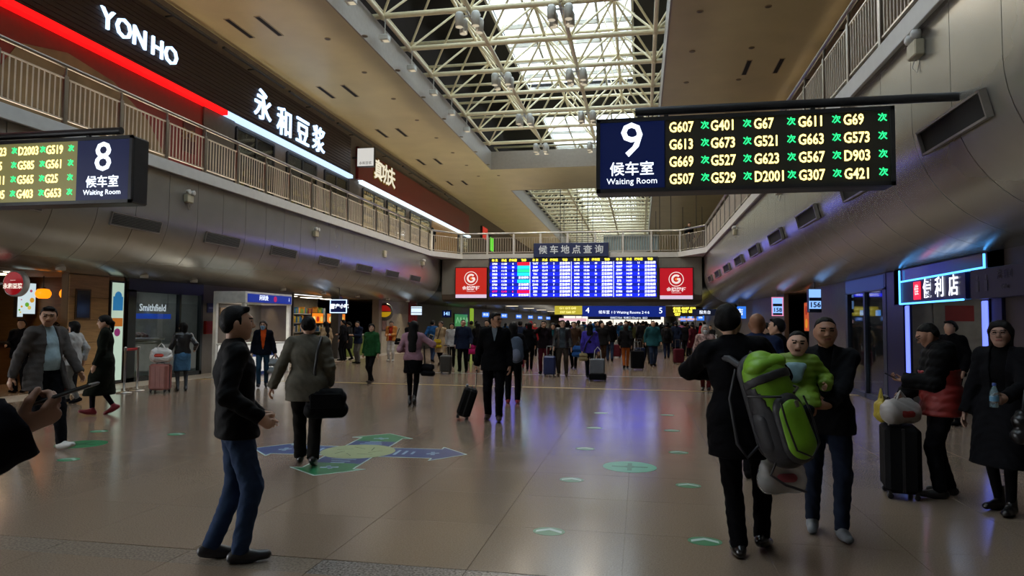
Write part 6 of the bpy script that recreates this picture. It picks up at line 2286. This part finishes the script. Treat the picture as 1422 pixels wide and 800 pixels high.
t, J = person('baby in lime green padded jacket and pale blue bib, carried by the man', (bp_.x, bp_.y, .56), 164, .95,
              dict(hs=1.5, feet=((-.09, .12, .52, 10, -20), (.1, .16, .5, -10, -20)), hw=.1, build=1.15, hair='crew', head=(8, -2, 4), skin='c49a84',
                   top=dict(m=mat('lime_padded', '6c8c20', .6, noise=.1, bump=.3, bscale=10), hem=.84, bulk=.06, quilt=1, v=.016, collar_h=.02), bottom=dict(m=cloth('20242c'), bulk=.02), shoes=dict(m=mat('baby_shoe', '4a6a80', .5)),
                   hands=((-.36, .18, 1.12), (.3, .16, 1.1))))
s_ = J['s']
bib = [((-.09, .17, 1.36), (.09, .17, 1.36), .05, .05, ((0, 1, 0), 1.8)), ((0, .2, 1.3), (0, .215, 1.22), .11, .09, ((0, 1, 0), 2.6))]
vol('bib', [(tuple(np.array(a) * s_), tuple(np.array(b_) * s_), r1 * s_, r2 * s_, f_, .02) for (a, b_, r1, r2, f_) in bib], cloth('8fb0b8'), t, .009)
vol('lime_sole', [(tuple(np.array(J['ank'][i] + J['foot'][i][0] * .05 - J['foot'][i][1] * .085) * s_ + np.array([0, 0, 0])), tuple(np.array(J['ank'][i] + J['foot'][i][0] * .12 - J['foot'][i][1] * .085) * s_), .02, .02, ((0, 0, 1), 1.6), .02) for i in (0,)], mat('lime_rubber', 'a8c040', .5), t, .008)

# man in red quilted waistcoat, looking at his phone
RV = gp(1312, 690)
t, J = person('man in red quilted waistcoat over black sleeves looking down at his phone', RV, 80, 1.66,
              dict(feet=((-.1, .06, .085, 8, 0), (.1, -.06, .085, -8, 0)), hair='crew', glasses=1, lean=4, build=1.1, belly=.03, head=(0, -26, 0), skin='8a6450',
                   top=dict(name='shirt', m=M_nylon, hem=.84, bulk=.045, quilt=1, hood=1), vest=dict(name='waistcoat', m=mat('red_quilt', '7c1c18', .55, noise=.1, bump=.3, bscale=12), hem=.8, bulk=.054, sleeve=0, quilt=1, topcut=.2, collar=0, v=.0125),
                   bottom=dict(m=cloth('26262c'), bulk=.022), shoes=dict(m=mat('shoe_dk2', '1c1a1a', .45)),
                   hands=((-.1, .34, 1.13), (.1, .32, .97)), hand=(dict(curl=.7, palm=(0, 0, 1), thumb=(0, 0, 1)), dict(curl=.9))))
p_ = wpos(t, J, J['wri'][0] + np.array([.02, .11, .03]))
phone('dark phone in the hand of the man in red waistcoat', p_, math.radians(80), .5)
cp = (RV[0] - .4, RV[1] - .05)
suitcase('large black soft suitcase standing before the man in red waistcoat', cp, math.radians(80), .42, .3, .62, M_nylon, .25)
carrier_bag('yellow carrier bag lying on the large black suitcase', (cp[0] - .14, cp[1] + .06, .69), 1.4, .26, .12, .26, [mat('bag_yellow', 'a08c20', .5)])
carrier_bag('crumpled white plastic bag with red print on the large black suitcase', (cp[0] - .02, cp[1] - .1, .69), .4, .3, .2, .26, [mat('bag_white2', '9a9490', .4), mat('bag_print', '8a2a28', .5)])

# woman in the long black coat
t, J = person('woman in long black coat and glasses standing near the toilet sign', gp(1398, 711), 134, 1.66,
              dict(feet=((-.07, .08, .085, 6, 0), (.08, -.06, .085, -14, 0)), build=.95, sw=.165, hair='bob', glasses=1, head=(10, 2, 0), skin='9a7868',
                   top=dict(m=cloth('1b1b1f'), hem=.42, bulk=.03, flare=.06, open=(.05, .07, 1.0), collar_h=.05), shirt=dict(name='sweater', m=cloth('0f0f12'), hem=.9, bulk=.004, sleeve=0, collar_h=.05), tights=TIGHTS, shoes=dict(m=mat('boot_black', '141212', .35), boot=.12),
                   hands=((-.16, .36, 1.06), (.3, .06, .84)), hand=(dict(curl=.7, palm=(1, 0, 0), thumb=(0, 0, 1)), None)))
b = wpos(t, J, J['wri'][0] + np.array([.05, .1, .0]))
t2 = thing('water_bottle', 'clear plastic bottle in the hand of the woman in black coat', 'bottle', (b.x, b.y, b.z - .08))
MB().lathe([(.03, 0), (.034, .01), (.034, .11), (.03, .13), (.013, .17), (.013, .18)], n=14).build('bottle_body', mat('pet', '8aa8b0', .15, alpha=.5), t2)
MB().lathe([(.015, .178), (.015, .2), (.005, .2)], n=10).build('cap', mat('cap_blue', '3050a0', .4), t2)
MB().lathe([(.035, .05), (.035, .09)], n=14).build('paper_band', mat('band_blue', '5a8aa8', .5), t2)
b = wpos(t, J, (-.26, .2, .95))
hand_bag('black leather handbag at the elbow of the woman in black coat', b, .6, .3, .13, .24, M_leather, [(-.08, 0, -.02), (-.03, 0, .16), (.06, 0, .16), (.1, 0, -.02)])

# the person at the edge of the picture holding out a phone
hp = at(34, 588, y=1.62)
tL, JL = person('person in dark sleeves close by, holding out a phone with one hand', (hp.x - .36, hp.y - .16), -66, 1.7,
                dict(feet=STAND, hair='short', head=(0, -10, 0), top=dict(m=cloth('15131a'), hem=.8, bulk=.045, cuff=.052), bottom=dict(m=cloth('1a1a20')),
                     hands=((-.2, .1, .85), (.1, .42, hp.z / 1.7 * 1.72)), poles=(None, (.7, -.4, -1)), hand=(None, dict(curl=.95, dir=(-.25, .85, .4), palm=(-.6, -.2, .8), thumb=(0, .2, 1))), skin='96705c'))
p_ = wpos(tL, JL, JL['wri'][1] + np.array([-.04, .1, .085]))
tp = phone('mobile phone gripped in the outstretched hand of the person close by', p_, math.radians(-66), .35)

# ================================================================== the crowd further back
ARCH = {}
APOSE = {
    'walk_m': dict(feet=walk(.17, .6, 'L'), hair='short', top=dict(m='333333', hem=.82, bulk=.025), bottom=dict(m='222222', bulk=.012), hands=((-.25, -.1, .9), (.25, .18, .93))),
    'walk_m2': dict(feet=walk(.13, .5, 'R'), hair='crew', build=1.08, lean=3, top=dict(m='333333', hem=.76, bulk=.035, flare=.02), bottom=dict(m='222222', bulk=.016), hands=((-.27, .16, .92), (.27, -.06, .9))),
    'walk_w': dict(feet=walk(.15, .6, 'R', .06), hair='bob', build=.92, sw=.16, top=dict(m='333333', hem=.8, bulk=.025), bottom=dict(m='222222', bulk=.004), hands=((-.22, .14, .9), (.22, -.08, .9))),
    'walk_w2': dict(feet=walk(.13, .5, 'L', .06), hair='tail', build=.9, sw=.158, top=dict(m='333333', hem=.5, bulk=.028, flare=.03), bottom=dict(m='222222', bulk=.004), hands=((-.22, -.06, .9), (.22, .14, .92))),
    'long_w': dict(feet=walk(.08, .3, 'L', .07), hair='long', build=.92, sw=.16, top=dict(m='333333', hem=.78, bulk=.03), bottom=dict(m='222222', bulk=.006), hands=((-.23, .08, .9), (.23, .1, .9))),
    'stand_m': dict(feet=STAND, hair='short', build=1.04, top=dict(m='333333', hem=.8, bulk=.03), bottom=dict(m='222222', bulk=.014), hands=((-.25, .06, .9), (.18, .28, 1.1))),
    'phone_m': dict(feet=STAND, hair='crew', head=(0, -22, 0), top=dict(m='333333', hem=.8, bulk=.025), bottom=dict(m='222222', bulk=.014), hands=((-.1, .3, 1.14), (.1, .3, 1.14))),
    'hood': dict(feet=walk(.14, .5, 'L'), hair='hoodup', top=dict(m='333333', hem=.78, bulk=.035), bottom=dict(m='222222', bulk=.012), hands=((-.24, .08, .9), (.24, .1, .92))),
    'sit': dict(pz=.5, feet=((-.1, .4, .085, 0, 0), (.1, .4, .085, 0, 0)), hair='bob', lean=8, top=dict(m='333333', hem=.42, bulk=.025, flare=0), bottom=dict(m='222222', bulk=.012), hands=((-.15, .36, .78), (.15, .36, .78))),
}


def arche(key, lod):
    k = (key, lod)
    if k not in ARCH:
        P = APOSE[key]
        J = skeleton(P)
        L = []
        V, Q, mi = make_body(J, P, lod)
        L.append(('body', np_mesh('body', V, Q, [skin(), M_eye, M_hairb, M_lip], mi)))
        V, Q = make_hair(J, P, P['hair'], lod)
        L.append(('hood' if P['hair'] == 'hoodup' else 'hair', np_mesh('hair', V, Q, [M_hairb])))
        V, Q = make_top(J, P, P['top'], lod)
        L.append(('jacket', np_mesh('jacket', V, Q, [M_black])))
        V, Q = make_bottom(J, P, P['bottom'], lod)
        L.append(('trousers', np_mesh('trousers', V, Q, [M_black])))
        for i in (0, 1):
            V, Q = make_shoe(J, i, {}, lod)
            L.append(('shoe', np_mesh('shoe', V, Q, [M_black])))
        ARCH[k] = L
    return ARCH[k]


CM = {'black': '141418', 'dark grey': '2a2a2c', 'grey': '5c5a56', 'navy': '182034', 'blue': '1f4a7a', 'maroon': '4a1620', 'red': '8a1c20', 'purple': '4a3c98', 'khaki': '7a6a48', 'brown': '3e2c20', 'beige': '9a8468',
      'white': 'a8a8a8', 'green': '2a4a2a', 'orange': '9a5020', 'pink': '9a5a78', 'teal': '1e4a50', 'olive': '43452a', 'camouflage': '5a5a44', 'denim': '25324a', 'yellow': 'a08a28'}
SEEN = {}


def crowd(loc, key, face, H, top, bot, lab, group=None, lod='far', shoe='black', hair=None, hairm=None):
    o = thing('person', lab, 'person', (loc[0], loc[1], .0015 if len(loc) < 3 else loc[2]), math.radians(face), group)
    s = H / 1.72
    for nm, me in arche(key, lod):
        c = link(nm, me, o)
        c.scale = (s, s, s)
        m = {'jacket': top, 'trousers': bot, 'shoe': shoe}.get(nm)
        if nm == 'hood':
            m = hair or top
        if m:
            c.material_slots[0].link = 'OBJECT'
            c.material_slots[0].material = cloth(CM.get(m, m))
        elif nm == 'hair' and hairm:
            c.material_slots[0].link = 'OBJECT'
            c.material_slots[0].material = hairm
    return o


def backpack(label, loc, rz, m, group=None):
    tb = thing('backpack', label, 'bag', loc, rz, group)
    vol('body', [((0, 0, 0), (0, 0, .25), .15, .13, ((0, 1, 0), 1.4))], m, tb, .022)
    vol('pocket', [((0, -.09, -.02), (0, -.09, .06), .09, .08, ((0, 1, 0), 1.6))], m, tb, .022)
    for sx in (-1, 1):
        MB().tube([(sx * .1, .06, .3), (sx * .1, .16, .38), (sx * .11, .28, .3)], .016, 5).build('strap', M_nylon, tb)
    return tb


# --- group on the side of the snack shops
crowd(gp(643, 517), 'walk_m2', 184, 1.7, 'navy', 'black', 'man in dark navy suit walking beside an upright grey trolley case', lod='mid')
suitcase('upright dark grey trolley case beside the man in navy suit', gp(619, 519), .1, .36, .24, .52, mat('case_grey', '3a3834', .5), .3)
crowd(gp(612, 507), 'walk_w2', 170, 1.64, 'beige', 'black', 'woman in beige coat walking near the dark wall', lod='mid', hairm=M_hairbr)
hand_bag('yellow shoulder bag of the woman in beige coat', (gp(612, 507)[0] - .06, gp(612, 507)[1] - .25, .98), 0, .26, .12, .32, cloth('a88c20'), [(0, 0, 0), (.1, 0, .4)])
crowd(gp(627, 510), 'walk_w', 190, 1.58, 'white', 'black', 'woman in white top and black trousers behind the trolley case', lod='mid')
crowd(gp(654, 503), 'walk_m2', 8, 1.68, 'olive', 'dark grey', 'man in olive jacket walking away past the green screen', lod='far')
crowd(gp(663, 506), 'long_w', 5, 1.6, 'black', 'black', 'woman in black with long hair beside the man in olive', lod='far')
hand_bag('bright pink handbag carried beside the woman in black with long hair', (gp(663, 506)[0] - .3, gp(663, 506)[1] - .02, .8), 0, .44, .2, .36, cloth('a82060'), [(-.1, 0, 0), (0, 0, .16), (.1, 0, 0)])
crowd(gp(676, 512), 'stand_m', 175, 1.7, 'black', 'black', 'man in black cap and jacket behind the man with small trolley', lod='far', hair='black')
crowd(gp(600, 503), 'walk_m', -8, 1.68, 'blue', 'denim', 'man in bright blue jacket and jeans walking away along the dark wall', lod='mid')
# --- middle group
crowd(gp(722, 508), 'stand_m', 0, 1.68, 'navy', 'denim', 'man in navy jacket beside the pink red suitcase', lod='far')
suitcase('pink red suitcase between the navy jacket man and the black coat person', gp(719, 513), .2, .46, .28, .62, mat('case_pink', '8a2038', .4), .2, detail=False)
crowd(gp(735, 514), 'walk_w', 6, 1.62, 'black', 'black', 'woman in short black jacket walking away near the pink red suitcase', lod='mid')
t, J = person('man in dark jacket and maroon trousers holding his hand to his face', gp(755, 519), 182, 1.68,
              dict(feet=STAND, hair='short', top=dict(m=cloth('2a2024'), hem=.82, bulk=.025), bottom=dict(m=cloth('4a1420'), bulk=.014), hands=((-.24, .08, .9), (.06, .22, 1.5)), poles=(None, (1, .1, -.8))), lod='mid')
suitcase('upright dark blue suitcase before the man in maroon trousers', gp(763, 523), .05, .36, .24, .56, mat('case_blue', '1c2a58', .45), .28)
crowd(gp(768, 512), 'walk_w', 178, 1.6, 'teal', 'black', 'woman in teal top half hidden behind the man in black leather jacket', lod='mid')
t, J = person('man in black leather jacket over grey shirt with brown trousers', gp(781, 522), 184, 1.7,
              dict(feet=((-.12, .03, .085, 8, 0), (.12, 0, .085, -8, 0)), hair='short', top=dict(m=M_leather, hem=.86, bulk=.025, open=(.08, .07, .84)), shirt=dict(name='shirt', m=cloth('3e464c'), hem=.86, bulk=.004, sleeve=0), bottom=dict(m=cloth('3a332c'), bulk=.016), shoes=dict(m=mat('shoe_tan', '4a3626', .5)), hands=((-.27, .05, .88), (.26, .06, .9))), lod='mid')
crowd(gp(797, 512), 'walk_m', 176, 1.66, 'brown', 'black', 'man in brown jacket behind the leather jacket man', lod='far')
hand_bag('blue shopping bag beside the man in brown jacket', (gp(800, 512)[0] + .1, gp(800, 512)[1] - .3, .82), 0, .36, .16, .36, cloth('28508c'), [(-.1, 0, 0), (0, 0, .16), (.1, 0, 0)])
t, J = person('woman in purple jacket walking away with shopping trolley bag', gp(819, 526), 4, 1.6,
              dict(feet=walk(.14, .5, 'L', .07), hair='long', build=.98, sw=.165, top=dict(m=cloth('43389a'), hem=.8, bulk=.035), bottom=dict(m=cloth('1c2230'), bulk=.01), shoes=dict(m=M_black), hands=((-.24, .05, .88), (.28, .02, .84))), lod='mid')
b = wpos(t, J, (-.2, -.14, .8))
hand_bag('pale strap bag slung across the back of the woman in purple', b, 0, .22, .1, .2, cloth('8a7a58'), [(0, 0, 0), (.1, .0, .3), (.34, .04, .62)], name='shoulder_bag')
cp = gp(829, 529)
t = thing('trolley_bag', 'grey shopping bag with white handles standing on a black trolley', 'bag', (cp[0] + .02, cp[1], 0))
MB().bb(-.24, .24, -.14, .14, .03, .2, bev=.02).build('base', M_nylon, t)
MB().bb(-.22, .2, -.13, .13, .2, .62, bev=.03).build('bag_body', mat('bag_slate', '5c6066', .5), t)
for s in (-1, 1):
    MB().tube([(-.1, s * .11, .6), (-.08, s * .05, .85), (0, 0, .95), (.08, s * .05, .85), (.1, s * .11, .6)], .011, 6).build('handle', mat('handle_white', 'b0b0a8', .5), t)
for s in (-1, 1):
    MB().lathe([(.03, -.015), (.03, .015)], (s * .2, 0, .03), 10, axis='X').build('wheel', M_black, t)
crowd(gp(869, 512), 'walk_w', 2, 1.6, 'dark grey', 'orange', 'woman in dark grey coat and orange trousers walking away', lod='mid', hairm=M_hairbr)
suitcase('tall black trolley case beside the woman in orange trousers', gp(885, 514), .05, .46, .28, .62, M_nylon, .3)
crowd(gp(847, 502), 'walk_m', 3, 1.72, 'black', 'denim', 'tall man in black jacket and jeans walking away with white soled shoes', lod='mid')
crowd(gp(893, 498), 'walk_m2', -4, 1.74, 'black', 'black', 'tall man in black coat walking away beside the khaki jacket person', lod='far')
crowd(gp(908, 500), 'walk_m', 2, 1.6, 'khaki', 'brown', 'person in khaki jacket with dark backpack walking away', lod='mid')
backpack('dark backpack on the person in khaki jacket', (gp(908, 500)[0], gp(908, 500)[1] - .2, .98), 0, cloth('2a241c'))
crowd(gp(926, 498), 'walk_m2', 0, 1.6, 'dark grey', 'navy', 'man in dark grey jacket with black backpack walking away', lod='far')
backpack('black backpack on the man in dark grey jacket', (gp(926, 498)[0], gp(926, 498)[1] - .2, .98), 0, M_nylon)
# --- side of the numbered signs
t, J = person('woman in white and red flowered jacket with white hood and face mask', gp(980, 543), 176, 1.58,
              dict(feet=walk(.12, .4, 'L', .07), hair='hoodup', hairm=cloth('a8a098'), mask='c8ccd0', build=.95, sw=.165,
                   top=dict(m=mat('flowered', 'a08078', .8, noise=.75, nscale=22), hem=.8, bulk=.04), bottom=dict(m=cloth('4a1418'), bulk=.01), shoes=dict(m=M_black), hands=((-.25, .06, .9), (.26, .05, .9))), lod='mid')
b = wpos(t, J, (.3, .06, .82))
hand_bag('red bag hanging from the hand of the woman in flowered jacket', b, 0, .3, .14, .4, cloth('a0181c'), [(-.06, 0, 0), (0, 0, .1), (.06, 0, 0)])
crowd(gp(962, 497), 'walk_w2', 30, 1.6, 'maroon', 'black', 'woman in maroon coat standing by the white information counter', lod='far')
crowd(gp(952, 495), 'stand_m', -30, 1.66, 'black', 'black', 'man in black standing next to the woman in maroon coat', lod='far')
q = at(1051, 460, y=7.6)
t, J = person('bald man in dark blue jacket behind the man with green backpack', (q.x, q.y), -20, 1.74,
              dict(feet=STAND, top=dict(m=cloth('1a2440'), hem=.8, bulk=.03, collar_h=.05), bottom=dict(m=cloth('16161a')), hands=((-.24, .1, .9), (.24, .1, .92)), skin='8a6048'), lod='mid')
q = at(1081, 470, y=9.6)
crowd((q.x, q.y), 'stand_m', 70, 1.7, 'black', 'black', 'man in black jacket standing behind the baby, facing aside', lod='mid')
q = at(1068, 470, y=13.5)
crowd((q.x, q.y), 'phone_m', 60, 1.66, 'dark grey', 'black', 'dark haired man in grey looking down near the lit posters', lod='far')
q = at(1290, 455, y=10.9)
crowd((q.x + .9, 12.4), 'stand_m', 120, 1.7, 'black', 'black', 'dark figure standing inside the convenience store doorway', lod='far')
# --- in and before the restaurant
for (u, y, key, f, H, c1, c2, lab) in ((30, 13.0, 'stand_m', 200, 1.62, 'black', 'black', 'person in black waiting at the restaurant menu board'), (84, 14.6, 'walk_w', 150, 1.5, 'white', 'grey', 'person in pale print jacket under the orange pendant lamps'),
                                       (98, 13.3, 'walk_m2', 30, 1.5, 'camouflage', 'dark grey', 'person in camouflage jacket standing before the framed mirror'), (76, 15.0, 'stand_m', 120, 1.56, 'black', 'black', 'dark haired person deeper inside the restaurant')):
    q = at(u, 470, y=y)
    crowd((max(q.x, -17.0), q.y), key, f, H, c1, c2, lab)
q = gp(100, 560)
crowd((q[0], q[1]), 'walk_w', 100, 1.58, 'white', 'grey', 'woman in white jacket half hidden behind the grey suit man', lod='mid')
hand_bag('bright red shopping bag of the woman in white jacket', (q[0] - .22, q[1] - .1, .72), 1.5, .4, .18, .46, cloth('a81c1c'), [(-.1, 0, 0), (0, 0, .14), (.1, 0, 0)])
# --- at the snack shops
for (u, v, key, f, H, c1, c2, lab) in ((476, 501, 'stand_m', 92, 1.68, 'black', 'black', 'man in black at the snack shop counter'), (484, 500, 'walk_w2', 85, 1.6, 'dark grey', 'black', 'woman in dark grey coat queuing at the snack shop'),
                                       (452, 509, 'long_w', 60, 1.6, 'beige', 'yellow', 'woman in beige jacket and yellow skirt at the snack shop'), (497, 505, 'phone_m', 150, 1.64, 'navy', 'grey', 'man in navy jacket in front of the green serving counter'),
                                       (568, 501, 'stand_m', 60, 1.6, 'black', 'black', 'person in black beside the pale wall notice')):
    crowd(gp(u, v), key, f, H, c1, c2, lab)
# --- upstairs
p_ = at(601, 322, x=GL - .5)
crowd((p_.x, p_.y, ZG1), 'phone_m', 60, 1.62, 'black', 'black', 'person in black leaning at the gallery balustrade near wooden panels')
p_ = at(957, 330, y=BR0 + .9)
crowd((p_.x, p_.y, ZG1), 'stand_m', 200, 1.74, 'black', 'black', 'dark figure standing on the footbridge beside its balustrade')

# --- the dense crowd beyond
rnd = random.Random(21)
placed = [tuple(o.location[:2]) for o in scn.objects if o.get('category') == 'person']
tops = ['black', 'black', 'dark grey', 'navy', 'black', 'brown', 'grey', 'maroon', 'red', 'blue', 'khaki', 'olive', 'purple', 'teal', 'white', 'pink']
keys = ['walk_m', 'walk_m2', 'walk_w', 'walk_w2', 'long_w', 'stand_m', 'phone_m', 'hood', 'walk_m', 'walk_m2']
KW = {'walk_m': 'man', 'walk_m2': 'stocky man', 'walk_w': 'bob haired woman', 'walk_w2': 'ponytailed woman', 'long_w': 'long haired woman', 'stand_m': 'man standing', 'phone_m': 'man at his phone', 'hood': 'hooded person'}
n = 0
tries = 0
while n < 105 and tries < 6000:
    tries += 1
    y = 26 + 52 * rnd.random() ** 1.25
    x = rnd.uniform(-5.2, 3.6) if rnd.random() < .8 else rnd.uniform(-9.5, -4)
    if x < -6.3 and y < 34:
        continue
    if x > .9 and y < 32:
        continue
    if 37 < y < 39 and x > 2.4:
        continue
    if any((x - a) ** 2 + (y - b) ** 2 < .62 for a, b in placed):
        continue
    placed.append((x, y))
    k, c1 = rnd.choice(keys), rnd.choice(tops)
    c2 = rnd.choice(['black', 'black', 'denim', 'dark grey', 'navy', 'brown'])
    away = rnd.random() < .68
    f = rnd.uniform(-25, 25) + (0 if away else 180)
    dist = 'beyond the footbridge' if y > BR1 else ('under the footbridge' if y > BR0 - 1 else 'before the footbridge')
    wd = '' if k == 'hood' else ''
    lab = '%s in %s top and %s trousers, %s %s' % (KW[k], c1, c2, ('seen from behind' if away else 'facing the camera'), dist)
    lab = lab.replace('seen from behind', 'from behind,').replace('facing the camera', 'face showing,')
    SEEN[lab] = SEEN.get(lab, 0) + 1
    crowd((x, y), k, f, rnd.uniform(1.56, 1.76), c1, c2, lab, 'people in the dense crowd of the far hall')
    n += 1
for i in range(7):
    x, y = rnd.uniform(-4, 2), rnd.uniform(27, 36)
    if any((x - a) ** 2 + (y - b) ** 2 < .35 for a, b in placed):
        continue
    placed.append((x, y))
    cn = rnd.choice(['black', 'navy', 'maroon', 'grey', 'teal'])
    suitcase('%s trolley case standing among the legs of the far crowd' % cn, (x, y), rnd.uniform(-.5, .5), .4, .26, .56, cloth(CM[cn]), .35, detail=False, group='trolley cases in the far crowd')
